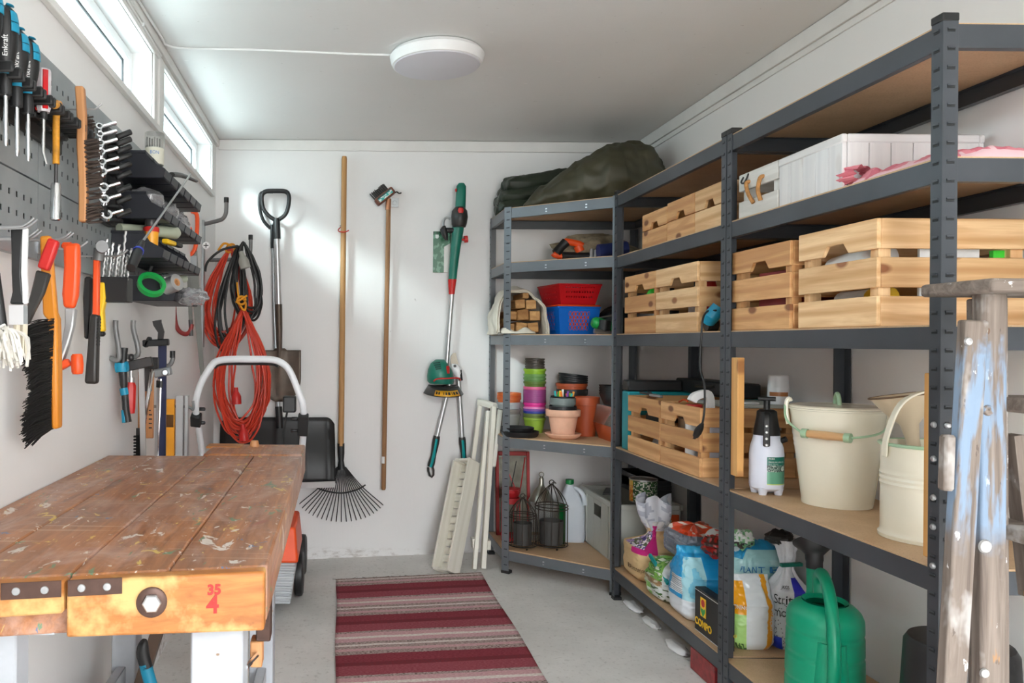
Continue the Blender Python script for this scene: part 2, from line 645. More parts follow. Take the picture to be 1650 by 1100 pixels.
# trims
def trim(i, f, m='trim_paint'):
    b = MB(); f(b); return struct(b.build('trim_%d' % i, m, bevel=.002))
trim(1, lambda b: b.box(XL + .015, XR - .013, YB - .014, YB - .0005, H - .058, H - .002))
trim(2, lambda b: (b.box(XR - .014, XR - .0005, YF, YB - .001, H - .06, H - .002), b.box(XR - .007, XR - .0005, YF, YB - .015, H - .085, H - .0605)))
trim(3, lambda b: (b.box(XL + .0005, XL + .02, YF, YB - .001, WZ1 + .03, H - .002), b.box(XL + .0005, XL + .012, YF, WIN[1][1] + .03, WZ1 + .002, WZ1 + .02)))
trim(4, lambda b: (b.box(XL + .0005, XL + .018, YF, WIN[1][1] + .03, WZ0 - .026, WZ0 - .002), b.box(XL + .0005, XL + .010, WIN[1][1] + .003, WIN[1][1] + .026, WZ0 - .001, WZ1 + .002),
                   b.box(XL + .0005, XL + .010, WIN[0][1] + .004, WIN[0][1] + .05, WZ0 - .001, WZ1 + .002), b.box(XL + .0005, XL + .016, WIN[0][1] + .06, WIN[1][0] - .004, WZ0 - .001, WZ1 + .002)))
# ceiling lamp
t = thing('ceiling_lamp', 'round flat white ceiling lamp with grey diffuser', 'lamp', (.361, 3.0, H))
MB().lathe([(.14, -.001), (.165, -.004), (.176, -.018), (.172, -.036), (.166, -.05), (.160, -.052)], 64).build('lamp_housing', 'white_plastic', t)
MB().lathe([(.163, -.049), (.158, -.055), (.10, -.062), (0, -.065)], 64).build('lamp_diffuser', 'diffuser_grey', t)
# white cable along the beam and over to the lamp
def px_ceiling(x, y): return onZ(x, y, H - .004)
pts = [(XL + .024, .6, H - .01), (XL + .024, 1.8, H - .008), (XL + .026, 2.5, H - .01), (XL + .03, 2.86, H - .006)] + [tuple(px_ceiling(x, y)) for x, y in ((268, 72), (300, 78), (400, 80), (500, 84), (570, 87))] + [(.19, 3.02, H - .006)]
b = MB()
b.tube(smooth_path(pts, 8), .0042, 8)
tag(b.build('lamp_cable', 'white_plastic'), 'thin white cable across the ceiling to the round lamp', 'cable')
b = MB()
cl = smooth_path([(XL + .012, .6, WZ1 + .026), (XL + .013, 1.6, WZ1 + .025), (XL + .012, 2.2, WZ1 + .026), (XL + .012, 2.79, WZ1 + .024), (XL + .012, 2.93, WZ1 + .022)], 10)
b.tube(cl, .0045, 8)
o = tag(b.build('wall_cable', 'white_plastic'), 'white cable clipped along the board above the windows', 'cable')
b = MB()
for yy in (1.75, 2.1, 2.4, 2.65):
    b.box(XL + .004, XL + .02, yy - .004, yy + .004, WZ1 + .019, WZ1 + .033)
b.build('cable_clip', 'white_plastic', o)
# ================================================================ steel racking
def steel_mat():
    m, n, l, p = new_mat('shelf_steel')
    v = coords(n, l, (1, 1, 1), 'world')
    f = noise_tex(n, l, v, 5, 4)
    l.new(ramp(n, l, f, .3, .7, rgb(64, 68, 73), rgb(76, 80, 86)), p.inputs['Base Color'])
    p.inputs['Metallic'].default_value = .25
    p.inputs['Roughness'].default_value = .36
    bump(n, l, p, noise_tex(n, l, v, 160, 2), .04, .001)
steel_mat()
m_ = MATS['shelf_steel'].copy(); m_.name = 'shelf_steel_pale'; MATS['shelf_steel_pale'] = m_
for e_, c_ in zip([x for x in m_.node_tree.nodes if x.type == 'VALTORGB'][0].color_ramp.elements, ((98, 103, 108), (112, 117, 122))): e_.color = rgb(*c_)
mat('slot_shade', (30, 32, 34), .6)  # dark colour standing in for the shade inside the post slots
mat('bolt_zinc', (200, 202, 205), .28, .9, var=.05)
mat('foot_black', (28, 28, 29), .5)
def hdf():
    m, n, l, p = new_mat('shelf_board')
    v = coords(n, l, (1, 1, 1), 'world')
    f = noise_tex(n, l, v, 7, 6, .6)
    g = noise_tex(n, l, v, 240, 2)
    c = ramp(n, l, f, .3, .7, rgb(196, 160, 122), rgb(214, 180, 142))
    c = mixc(n, l, ramp(n, l, g, .5, .75, (0, 0, 0, 1), (.3, .3, .3, 1)), c, rgb(140, 102, 68))
    l.new(c, p.inputs['Base Color'])
    p.inputs['Roughness'].default_value = .55
hdf()
PW = .032                                                        # post flange width
def post(parent, x, y, sx, sy, z1=1.80, sm='shelf_steel', slots=(True, True), cap=True, z0=0.0, bolts=()):
    """L-section post with its corner at (x, y); flanges run towards sx along x and sy along y"""
    b = MB()
    th = .002
    x2, y2 = x + sx * PW, y + sy * PW
    b.box(min(x, x2), max(x, x2), min(y, y + sy * th), max(y, y + sy * th), z0, z1)
    b.box(min(x, x + sx * th), max(x, x + sx * th), min(y + sy * th, y2), max(y + sy * th, y2), z0, z1)
    s = d = b
    z = z0 + .045
    k = 0
    while z < z1 - .02:
        # punched slots stand proud as little lips over a dark box painting the hole's shade
        if slots[0]:
            cx = x + sx * PW * .52
            yo = y - sy * .0004
            b.m = 0; s.box(cx - .008, cx + .008, min(yo, yo - sy * .0022), max(yo, yo - sy * .0022), z, z + .0035)
            b.m = 1; d.box(cx - .008, cx + .008, min(yo, yo - sy * .0006), max(yo, yo - sy * .0006), z - .0045, z)
        if slots[1]:
            cy = y + sy * PW * .52
            xo = x - sx * .0004
            b.m = 0; s.box(min(xo, xo - sx * .0022), max(xo, xo - sx * .0022), cy - .008, cy + .008, z, z + .0035)
            b.m = 1; d.box(min(xo, xo - sx * .0006), max(xo, xo - sx * .0006), cy - .008, cy + .008, z - .0045, z)
        z += .0385
        k += 1
    o = b.build('post', [sm, 'slot_shade'], parent, bevel=.0006)
    f = MB()
    if cap:
        f.box(min(x - sx * .002, x2 + sx * .001), max(x - sx * .002, x2 + sx * .001), min(y - sy * .002, y2 + sy * .001), max(y - sy * .002, y2 + sy * .001), z1 - .005, z1 + .012)
        f.build('post_cap', 'foot_black', o, bevel=.002)
        f = MB()
    f.box(min(x - sx * .002, x2 + sx * .002), max(x - sx * .002, x2 + sx * .002), min(y - sy * .002, y2 + sy * .002), max(y - sy * .002, y2 + sy * .002), z0 - .006, z0 + .014)
    f.build('post_foot', 'foot_black', o, bevel=.002)
    if bolts:
        for (face, zz) in bolts:
            q = MB()
            if face == 0:
                q.lathe([(0, .006), (.004, .0055), (.0065, .003), (.007, 0)], 12, T(x + sx * PW * .45, y - sy * .0005, zz) @ RX(R(90) if sy > 0 else R(-90)))
            else:
                q.lathe([(0, .006), (.004, .0055), (.0065, .003), (.007, 0)], 12, T(x - sx * .0005, y + sy * PW * .45, zz) @ RY(R(-90) if sx > 0 else R(90)))
            q.build('bolt', 'bolt_zinc', o)
    return o
BH = .044
def beam_mb(b, a, c, zt, inward, th=.002):
    """step beam: vertical web from a to c with folded lips (points in plan), top at zt"""
    a, c = Vector((a[0], a[1], 0)), Vector((c[0], c[1], 0))
    t = (c - a).normalized()
    n = Vector((inward[0], inward[1], 0)).normalized()
    def q(s, e, z0, z1):
        p = [a + n * s, c + n * s, c + n * e, a + n * e]
        vs = [Vector((w.x, w.y, z0)) for w in p] + [Vector((w.x, w.y, z1)) for w in p]
        b.hexa(vs)
    q(0, th, zt - BH, zt + .004)
    q(th, .018, zt - BH, zt - BH + th)
    q(th, .018, zt - .002, zt - .0005)
LEV = [1.785, 1.512, 1.168, .668, .132]
def straight_unit(name, label, y0, y1, x0, x1, levels, bolts_near=()):
    t = thing(name, label, 'shelving unit', (0, 0, 0))
    post(t, x0, y0, 1, 1, bolts=bolts_near)
    post(t, x0, y1, 1, -1)
    post(t, x1, y0, -1, 1, slots=(False, False))
    post(t, x1, y1, -1, -1, slots=(False, True))
    for z in levels:
        b = MB()
        beam_mb(b, (x0 + .0025, y0 + .004), (x0 + .0025, y1 - .004), z, (1, 0))
        b.build('front_beam', 'shelf_steel', t, bevel=.0015)
        b = MB()
        beam_mb(b, (x1 - .0025, y0 + .004), (x1 - .0025, y1 - .004), z, (-1, 0))
        b.build('rear_beam', 'shelf_steel', t)
        for yy, d in ((y0 + .0025, 1), (y1 - .0025, -1)):
            b = MB()
            beam_mb(b, (x0 + .004, yy), (x1 - .004, yy), z, (0, d))
            b.build('end_beam', 'shelf_steel', t)
        MB().box(x0 + .0048, x1 - .0048, y0 + .006, y1 - .006, z, z + .008).build('shelf_board', 'shelf_board', t)
    return t
SX0, SX1 = 1.228, 1.606
YR, YM, YC = 1.632, 2.542, 3.57
rack_near = straight_unit('shelving_unit', 'grey steel shelving unit on the right holding the pink cloth and buckets', YR, YM - .003, SX0, SX1, LEV,
    bolts_near=[(0, .97), (1, .97), (1, .90), (1, .82), (1, .76), (1, .68), (0, .93)])
rack_mid = straight_unit('shelving_unit', 'middle grey steel shelving unit holding the smaller pine crates above compost sacks', YM + .001, YC, SX0, SX1, LEV)
# corner unit with a diagonal front
A, B2 = (.814, 3.949), (1.262, 3.585)
t = rack_corner = thing('corner_shelving_unit', 'grey steel corner shelving unit with plant pots and green sheets on top', 'shelving unit', (0, 0, 0))
LEVC = [1.79, 1.522, 1.167, .662, .108]
dv = (Vector((B2[0], B2[1], 0)) - Vector((A[0], A[1], 0))).normalized()
nv = Vector((-dv.y, dv.x, 0))
if nv.y < 0: nv = -nv
def diag_post(p, s, slots=True):
    """post whose broad flange faces the diagonal front"""
    b = MB()
    P = Vector((p[0], p[1], 0))
    w = .038
    Mx = basis(P, dv * s, nv, (0, 0, 1))
    b.box(0, w, 0, .002, 0, 1.80, Mx); b.box(0, .002, .002, .034, 0, 1.80, Mx)
    q = d = b
    z = .045
    while z < 1.78:
        b.m = 0; q.box(w * .32, w * .78, -.0022, -.0002, z, z + .0035, Mx)
        b.m = 1; d.box(w * .32, w * .78, -.0008, -.0002, z - .0045, z, Mx)
        z += .0385
    o = b.build('post', ['shelf_steel_pale', 'slot_shade'], t, bevel=.0006)
    f = MB(); f.box(-.002, w + .002, -.002, .036, -.006, .014, Mx)
    f.build('post_foot', 'foot_black', o, bevel=.002)
    return o
diag_post(A, 1)
diag_post(B2, -1)
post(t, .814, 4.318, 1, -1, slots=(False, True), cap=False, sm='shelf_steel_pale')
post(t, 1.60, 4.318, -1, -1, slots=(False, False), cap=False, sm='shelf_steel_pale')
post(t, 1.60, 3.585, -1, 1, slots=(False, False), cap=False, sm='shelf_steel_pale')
for z in LEVC:
    def bm(a, c, n, nm):
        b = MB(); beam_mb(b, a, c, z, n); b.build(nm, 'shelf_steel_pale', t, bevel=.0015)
    a2 = (A[0] + dv.x * .006 + nv.x * .0025, A[1] + dv.y * .006 + nv.y * .0025)
    b2 = (B2[0] - dv.x * .006 + nv.x * .0025, B2[1] - dv.y * .006 + nv.y * .0025)
    bm(a2, b2, (nv.x, nv.y), 'front_beam')
    bm((.8165, 3.955), (.8165, 4.312), (1, 0), 'end_beam')
    bm((1.27, 3.5875), (1.595, 3.5875), (0, 1), 'end_beam')
    bm((.82, 4.3155), (1.595, 4.3155), (0, -1), 'rear_beam')
    bm((1.5975, 3.59), (1.5975, 4.312), (-1, 0), 'rear_beam')
    k = .006
    poly = [(A[0] + .006, A[1] + .008), (B2[0] + .004, B2[1] + .008), (1.594, B2[1] + .008), (1.594, 4.312), (A[0] + .006, 4.312)]
    MB().prism(poly, z, z + .008).build('shelf_board', 'shelf_board', t)
    for fr in (.38, .72):
        q = MB()
        P = Vector((A[0], A[1], 0)).lerp(Vector((B2[0], B2[1], 0)), fr)
        Mx = basis(P + Vector((0, 0, z - .022)), dv, nv, (0, 0, 1))
        q.box(-.004, .004, .0004, .0024, .002, .008, Mx); q.box(-.004, .004, .0004, .0024, -.010, -.005, Mx)
        q.build('beam_tab', 'bolt_zinc', t)
# ================================================================ tools on the back wall
wood('handle_ash', (200, 158, 104), (172, 126, 76), .5, knots=0)
wood('handle_brown', (170, 128, 88), (128, 90, 58), .6, knots=0)
mat('black_plastic', (30, 30, 31), .45, var=.2)
mat('dark_plastic', (46, 44, 42), .42, var=.15)
mat('steel_brushed', (190, 190, 190), .34, .85, var=.08)
mat('chrome', (225, 226, 228), .14, 1.0, var=.03)
mat('galvanised', (168, 172, 174), .4, .7, var=.12)
mat('spade_steel', (92, 80, 70), .48, .45, var=.3, vscale=14, bmp=.1)
mat('aluminium', (202, 203, 204), .36, .75, var=.05)
mat('red_plastic', (196, 36, 32), .4)
mat('orange_plastic', (238, 84, 30), .4, var=.06)
mat('green_tool', (18, 112, 94), .4, var=.08)
mat('teal_plastic', (0, 150, 150), .45, var=.06)
mat('blue_teal', (20, 138, 172), .42, var=.06)
mat('yellow_plastic', (244, 196, 28), .42, var=.05)
mat('cable_orange', (205, 60, 36), .42, var=.12, vscale=20)
mat('cable_black', (34, 33, 33), .5, var=.2)
mat('rope_yellow', (226, 150, 30), .8, var=.2)
mat('white_tube', (228, 230, 233), .3, var=.03)
mat('white_label', (232, 232, 230), .5)
def BW(px, py, off=.04): return onY(px, py, YB - off)

def hook(label, pos, M=None):
    """a small steel cup hook on a plate"""

# --- spade
P0, P1 = BW(446, 372, .07), BW(450, 500, .06)
t = thing('spade', 'brown steel digging spade with black D-handle hanging upright on the back wall', 'spade', BW(452, 646, .05))
b = mbw(t); b.tube([BW(446, 380, .07), BW(449, 492, .06)], .0165, 16); b.build('shaft', 'aluminium', t)
b = mbw(t)
top = [BW(446.5, 385, .07), BW(446, 372, .07), BW(445.5, 352, .07)]
b.tube(top, [.0195, .0195, .018], 14)
for s in (-1, 1):
    b.tube(smooth_path([BW(445.5, 356, .07), BW(445.5 + s * 13, 347, .07), BW(444 + s * 20, 335, .07), BW(444 + s * 22, 318, .07), BW(444 + s * 19, 309, .07)], 5), .011, 10)
b.tube(smooth_path([BW(424, 311, .07), BW(430, 308, .07), BW(444, 307.5, .07), BW(458, 308, .07), BW(464, 311, .07)], 4), .0125, 10)
b.build('handle_grip', 'black_plastic', t)
b = mbw(t); b.tube([BW(449, 490, .06), BW(449.2, 500, .06), BW(450, 530, .055), BW(450.5, 575, .05)], [.0185, .0185, .017, .013], 14); b.build('socket', 'spade_steel', t)
b = mbw(t)
def blade(u, v):
    x = (u - .5) * 2
    w = 33.5 if v < .55 else 33.5 * math.sqrt(max(0, 1 - ((v - .55) / .46) ** 2.2))
    y = 561 + v * 86 + (3 if v == 0 and abs(x) > .3 else 0)
    p = BW(451.5 + x * w, y, .05 + .012 * x * x + .012 * math.exp(-(x * 5) ** 2) * (1 - v))
    return p
b.grid(blade, 18, 14)
b.build('blade', 'spade_steel', t, solid=.0025)

# --- snow shovel behind it
t = thing('snow_shovel', 'wide black plastic snow shovel with metal edge standing below the spade', 'snow shovel', BW(452, 786, .12))
b = mbw(t)
b.tube([BW(439, 360, .035), BW(441, 480, .032), BW(447, 640, .03), BW(452, 690, .05)], [.009, .009, .014, .015], 12)
b.build('shaft', 'galvanised', t)
b = mbw(t)
b.tube(smooth_path([BW(436, 368, .035), BW(425, 356, .035), BW(419, 338, .035), BW(418.5, 318, .035), BW(423, 310, .035), BW(440, 309, .035)], 5), .009, 8)
b.tube([BW(438.5, 362, .035), BW(439, 400, .034)], .0105, 8)
b.build('handle_grip', 'black_plastic', t)
b = mbw(t)
def sb(u, v):
    x = (u - .5) * 2
    yt = 672 + 9 * max(0, abs(x) - .86) / .14 * max(0, abs(x) - .86) / .14 * 1.2
    y = yt + (778 - yt) * v
    rib = .006 * max(0, math.cos(x * PI * 4.5)) ** 6
    off = .03 + .10 * math.sin(v * PI * .5) ** 1.6 + .02 * (1 - v) - .05 * (x * x) * .3 + rib
    return BW(447 + x * (94 - 2 * (1 - v)), y, off)
b.grid(sb, 54, 14)
b.build('blade', 'black_plastic', t, solid=.004)
b = mbw(t)
for v0 in (0,):
    pass
e0, e1 = BW(353, 786, .132), BW(540, 780, .132)
b.bar(e0, e1, .004, .034, up=(0, -.25, 1))
b.build('edge_strip', mat('edge_alu', (206, 206, 206), .4, .2), t)
b = mbw(t)
b.tube([BW(449, 655, .06), BW(451, 690, .075)], .019, 12)
b.build('socket', 'black_plastic', t)

# --- leaf rake
t = thing('leaf_rake', 'long wooden leaf rake with fanned black wire tines on back wall', 'rake', BW(551, 840, .03))
b = mbw(t); b.tube([BW(555, 252, .05), BW(554.8, 256, .05), BW(549.5, 718, .05)], [.012, .0145, .0155], 14); b.build('handle', 'handle_ash', t)
b = mbw(t); b.tube([BW(549.5, 714, .05), BW(549.7, 730, .05), BW(549.8, 742, .05), BW(550, 756, .05)], [.0185, .018, .014, .022], 14, flat=.8); b.build('socket', 'black_plastic', t)
for k in range(21):
    f = k / 20
    a = R(-62) + R(124) * f
    ex, ey = 550 + 76 * math.sin(a) * (1.0 if abs(a) < 1.3 else 1), 752 + 88 * math.cos(a * .74)
    if k == 0: ey -= 2
    b = mbw(t)
    s0 = BW(550 + 7.5 * math.sin(a), 752, .05)
    tip = Vector((ex, ey))
    path = [s0, BW(550 + (ex - 550) * .5, 752 + (ey - 752) * .52, .055), BW(550 + (ex - 550) * .93, 752 + (ey - 752) * .93, .05), BW(ex, ey, .02)]
    b.tube(smooth_path(path, 4), .0028, 6)
    b.build('tine', 'black_plastic', t)
b = mbw(t); b.tube(smooth_path([BW(507, 783, .058), BW(522, 790, .058), BW(550, 794, .058), BW(574, 789, .058), BW(589, 781, .058)], 6), .0042, 8); b.build('brace', 'black_plastic', t)
t = thing('red_hook', 'small red hook holding the wooden rake handle', 'hook', BW(553, 371, .0))
b = mbw(t); b.tube(smooth_path([BW(549, 366, .002), BW(545, 370, .03), BW(547, 373, .07), BW(556, 373.5, .075), BW(562, 371, .07)], 5), .003, 8); b.build('hook_wire', 'red_plastic', t)
b = mbw(t); b.tube([BW(549, 364, .0005), BW(549, 364, .006)], .006, 10); b.build('hook_base', 'galvanised', t)

# --- paving brush on a brown pole
t = thing('paving_brush', 'wire paving brush head on a long brown wooden pole on back wall', 'brush', BW(618, 788, .03))
b = mbw(t); b.tube([BW(626, 334, .05), BW(618.5, 760, .05), BW(618, 786, .05), BW(618, 789, .05)], [.0125, .0125, .0125, .009], 14); b.build('pole', 'handle_brown', t)
b = mbw(t); b.tube([BW(618.4, 735, .05), BW(618.2, 746, .05)], .0132, 14, caps=False); b.build('tape', 'white_label', t)
b = mbw(t); b.tube([BW(625.3, 338, .05), BW(626.3, 320, .05)], [.0145, .0135], 14); b.build('socket', mat('copper_socket', (190, 130, 95), .4, .5), t)
q0, q1 = BW(608, 326, .05), BW(632, 307, .05)
ax = (q1 - q0).normalized(); ay = Vector((0, 1, 0)); az = ax.cross(ay)
if az.z < 0: az = -az
Mh = basis((q0 + q1) / 2, ax, ay, az)
L2 = (q1 - q0).length / 2 + .008
b = mbw(t); b.box(-L2, L2, -.025, .025, -.020, .020, Mh); b.build('brush_block', mat('brush_block_brown', (112, 66, 48), .5), t, bevel=.008, seg=2)
b = mbw(t); b.grid(lambda u, v: Mh @ V(-L2 * .72 + L2 * 1.5 * u, -.0256, -.012 + .026 * v), 24, 10, lambda u, v: rgb(*([54, 168, 160] if nz((u * 6, v * 5, 0), 1, 3) > -.05 else [214, 220, 214]))[:3] if v < .68 else rgb(40, 60, 58)[:3]); b.build('block_label', colmat('print_semi', .4), t)
b = mbw(t)
for i in range(9):
    for j in range(3):
        x = -L2 * .86 + i * L2 * 1.45 / 8
        p = Mh @ Vector((x, -.016 + j * .016, .020))
        q = Mh @ Vector((x - .004 + rng.uniform(-.003, .003), -.016 + j * .016, .058 + rng.uniform(-.004, .003)))
        b.tube([p, q], .0028, 5)
o = b.build('bristles', 'dark_plastic', t); o['kind'] = 'stuff'
b = mbw(t); b.tube(smooth_path([BW(634, 312, .05), BW(639, 309, .05), BW(643, 311.5, .05), BW(647, 310.5, .05)], 4), [.004] * 12 + [.002], 6); b.build('weed_hook', 'dark_plastic', t)
t2 = tag(MB().add([], []).build('screw_plate', 'galvanised') if False else (lambda b: b.box(*[v for v in (BW(630, 334, 0).x, BW(642, 334, 0).x, YB - .004, YB - .0005, BW(636, 334, 0).z, BW(636, 319, 0).z)]).build('screw_plate', 'galvanised', bevel=.001))(MB()), 'square steel screw plate beside the brush head', 'plate')
b = MB(); pc = BW(636, 327, .004); b.tube(arc(pc, .012, 0, 5.2, 14), .0022, 6); b.build('screw_eye', 'galvanised', t2)

# --- grass trimmer
t = thing('grass_trimmer', 'green and black cordless grass trimmer with red knob hanging on back wall', 'trimmer', BW(712, 634, .05))
def ell(b, stations, seg=16, dep=1.0):
    """stations: (px left, px right, py, off centre, depth half)"""
    rings = []
    verts, faces = [], []
    for (xl, xr, y, off, dh) in stations:
        c = BW((xl + xr) / 2, y, off)
        hw = (xr - xl) / 2 / F_PX * (YB - off)
        rings.append([c + Vector((math.cos(2 * PI * k / seg) * hw, math.sin(2 * PI * k / seg) * dh, 0)) for k in range(seg)])
    for r_ in rings: verts += r_
    n = len(rings)
    for i in range(n - 1):
        for k in range(seg):
            k2 = (k + 1) % seg
            faces.append((i * seg + k, i * seg + k2, (i + 1) * seg + k2, (i + 1) * seg + k))
    faces.append(tuple(range(seg))[::-1]); faces.append(tuple(range((n - 1) * seg, n * seg)))
    b.add(verts, faces)
    return b
b = mbw(t); ell(b, [(739, 748, 295, .09, .010), (735.5, 751, 300, .09, .02), (735, 751, 310, .09, .022), (733, 750, 340, .09, .022)]); ell(b, [(729, 748, 362, .08, .028), (728, 747, 372, .08, .028), (726, 742, 400, .075, .024), (724, 738, 430, .07, .02), (722.5, 735.6, 451, .07, .018)]); b.build('housing', 'green_tool', t)
b = mbw(t); ell(b, [(733, 748, 334, .10, .03), (728, 753, 340, .10, .045), (727, 754, 350, .10, .05), (727.5, 752, 361, .10, .045), (730, 750, 366, .10, .035)]); b.build('battery_pod', 'dark_plastic', t)
b = mbw(t); ell(b, [(739, 746, 335, .15, .006), (737.5, 747.5, 339, .15, .008), (739, 746, 343, .15, .006)]); b.build('pod_button', 'red_plastic', t)
b = mbw(t); ell(b, [(722, 735.8, 450, .07, .019), (723, 732.5, 474, .065, .013)]); b.build('collar', 'red_plastic', t)
b = mbw(t); ell(b, [(733.5, 736, 304, .095, .01), (733, 736, 306, .095, .012), (734, 736, 309, .095, .008)]); b.build('trigger', 'red_plastic', t)
b = mbw(t); b.tube(smooth_path([BW(726, 352, .08), BW(719, 351, .08), BW(715, 356, .08), BW(714.5, 368, .08)], 4), .006, 8); b.build('auxiliary_bar', 'galvanised', t)
b = mbw(t); ell(b, [(713, 718, 364, .09, .012), (709, 720, 370, .09, .018), (711, 722, 378, .09, .018), (717, 722, 387, .09, .01)]); b.tube([BW(716, 371, .085), BW(731, 371, .085)], .014, 10); b.build('auxiliary_grip', 'black_plastic', t)
b = mbw(t); b.tube([BW(744, 386, .08), BW(749, 386, .08)], .006, 8); b.tube([BW(748, 385.5, .08), BW(753.5, 385, .08)], .019, 10); b.build('clamp_knob', 'red_plastic', t)
b = mbw(t); b.tube([BW(728.5, 470, .065), BW(719, 598, .06)], .0125, 14); b.build('shaft', 'steel_brushed', t)
b = mbw(t); ell(b, [(702, 716, 579, .07, .03), (694, 721, 585, .08, .05), (689.5, 728, 595, .085, .06), (688, 731, 606, .085, .062), (688.5, 732, 614, .085, .06), (692, 731, 618, .085, .055)]); b.build('motor_housing', 'green_tool', t)
b = mbw(t)
for i in range(4):
    b.tube([BW(698 + i * 1.3, 585 + i * 3.3, .134 + i * .004), BW(709 + i * .6, 583.5 + i * 3.2, .134 + i * .004)], .0022, 6)
b.build('vent_slots', 'black_plastic', t)
b = mbw(t); ell(b, [(717, 723, 589, .09, .06), (716, 724, 594, .09, .065), (717, 724, 601, .09, .06)]); b.build('head_button', 'red_plastic', t)
b = mbw(t); b.tube(smooth_path([BW(699, 614, .16), BW(704, 610.5, .17), (BW(720, 609.5, .175)), BW(738, 609, .16), BW(742, 612, .13)], 5), .004, 8); b.build('plant_guard', 'red_plastic', t)
b = mbw(t)
def gd(u, v):
    a = PI * (.98 * u + .01)
    rr = (.75 + .25 * v)
    c = BW(714, 620 + 13 * v, .02)
    return c + Vector((-math.cos(a) * .105 * rr, -math.sin(a) * .17 * rr, -.012 * math.sin(a)))
b.grid(gd, 24, 4)
b.grid(lambda u, v: BW(714, 620, .02) + Vector((-math.cos(PI * u) * .079 * v, -math.sin(PI * u) * .128 * v, -.01 * math.sin(PI * u))), 24, 3)
b.build('guard', 'dark_plastic', t, solid=.004)
b = mbw(t)
b.grid(lambda u, v: gd(.28 + u * .48, .28 + v * .62) + Vector((0, -.004, 0)), 14, 2)
o = b.build('guard_label', mat('label_amber', (236, 172, 30), .45), t, solid=.0008)
b = mbw(t)
for i, (u0, u1) in enumerate([(.30, .33), (.345, .36), (.375, .345), (.435, .45), (.47, .5), (.52, .56), (.585, .6), (.62, .66), (.68, .73)]):
    b.grid(lambda u, v: gd(u0 + u * (u1 - u0), .42 + v * .3) + Vector((0, -.0058, 0)), 3, 1)
b.build('label_print', 'black_plastic', t, solid=.0004)

# --- lopper behind it
t = thing('lopper', 'long handled lopper with grey tubes and teal inset grips below the trimmer', 'lopper', BW(720, 770, .02))
b = mbw(t); b.prism([(BW(x, y, 0).x, BW(x, y, 0).z) for x, y in ((725, 590), (725, 574), (729, 569), (733, 568), (737, 584), (735, 592), (729, 594))], 0, .006, T(0, YB - .02, 0) @ RX(R(90))); b.build('hook_blade', mat('lopper_blade', (160, 152, 138), .45, .5), t)
b = mbw(t); ell(b, [(726, 736, 586, .035, .012), (726, 743, 592, .035, .014), (729, 744, 600, .035, .014), (735, 744, 608, .035, .012)]); b.build('head_plate', 'white_plastic', t)
b = mbw(t); b.tube([BW(733, 589.5, .045), BW(733, 589.5, .056)], .008, 10); b.build('pivot_bolt', 'black_plastic', t)
for pts, gx, tl in ((((728, 604), (720, 636), (703.5, 704)), ((704, 702), (698, 735), (693.5, 752), (696, 769)), -1), (((738, 602), (740.5, 640), (744.5, 706)), ((744.5, 704), (747, 735), (747.5, 752), (743.5, 771)), 1)):
    b = mbw(t); b.tube([BW(x, y, .03) for x, y in pts], .0135, 14); b.build('handle_tube', 'aluminium', t)
    b = mbw(t)
    gp = [BW(x, y, .03) for x, y in gx]
    sp = smooth_path(gp[:3], 5)
    b.tube(sp, [.017 + .002 * math.sin(i) for i in range(len(sp))], 12, flat=.8)
    # open loop at the end of the grip
    e = gp[2]; d = (gp[3] - gp[2]).normalized(); s = Vector((d.z, 0, -d.x))
    b.tube([e - s * .012, e - s * .014 + d * .02, e - s * .010 + d * .045, e + d * .055, e + s * .010 + d * .045, e + s * .014 + d * .02, e + s * .012], .006, 8)
    b.build('grip', 'dark_plastic', t)
    b = mbw(t); b.tube([p + Vector((-.0 * tl, -.010, 0)) for p in sp[1:]], [.0085] * (len(sp) - 1), 8); b.build('grip_inset', 'teal_plastic', t)
b = mbw(t); b.tube([BW(739, 596, .03), BW(741, 613, .03)], .0165, 12); b.build('collar', 'black_plastic', t)

# --- seed packet card behind trimmer
b = MB()
p0, p1 = BW(697.5, 439, 0), BW(726, 373, 0)
def cardcol(u, v):
    n_ = nz((u * 5, v * 9, 0), 1, 3)
    if v > .93 and int(u * 16) % 3 == 0: return rgb(40, 60, 50)[:3]
    if u > .62 and v < .72 - .25 * (1 - u): return rgb(214, 214, 208)[:3]
    if (u - .22) ** 2 + ((v - .88) * 2.2) ** 2 < .012: return rgb(225, 232, 226)[:3]
    return rgb(*([46, 104, 74] if n_ < .15 else [96, 148, 120]))[:3]
b.grid(lambda u, v: (p0.x + (p1.x - p0.x) * u, YB - .004, p0.z + (p1.z - p0.z) * v), 32, 64, cardcol)
colmat('print_gloss', .3)
tag(b.build('packet_card', 'print_gloss', solid=.002), 'green and white packet card on the wall behind the trimmer', 'card')

# ================================================================ cables in the corner
def utility_hook(label, root, out, up=.10, r=.010, reach=.12, low=False, group='grey wall hooks with black caps'):
    """U-shaped hook: a bar out of the left wall, curving up to a capped tip"""
    t = thing('utility_hook', label, 'hook', root, group=None)
    b = mbw(t)
    root, out = Vector(root), Vector(out)
    d = (out - root)
    pts = [root, root + d * .6, root + d * .85 + Vector((0, 0, .004)), root + d * .97 + Vector((0, 0, .022)), out + Vector((0, 0, .05)), out + Vector((0, 0, up))]
    pts = smooth_path(pts, 5)
    b.tube(pts, r, 12)
    b.build('hook_bar', mat('hook_grey', (118, 118, 118), .4, .2), t)
    b = mbw(t)
    b.tube([pts[-1] - Vector((0, 0, .022)), pts[-1] + Vector((0, 0, .003))], r * 1.18, 12)
    b.build('hook_cap', 'black_plastic', t)
    return t
HK1 = onX(300, 372, XL + .002)
utility_hook('grey hook with black cap highest in the left back corner', (XL, 3.92, 1.70), (-.545, 3.86, 1.72), .10)
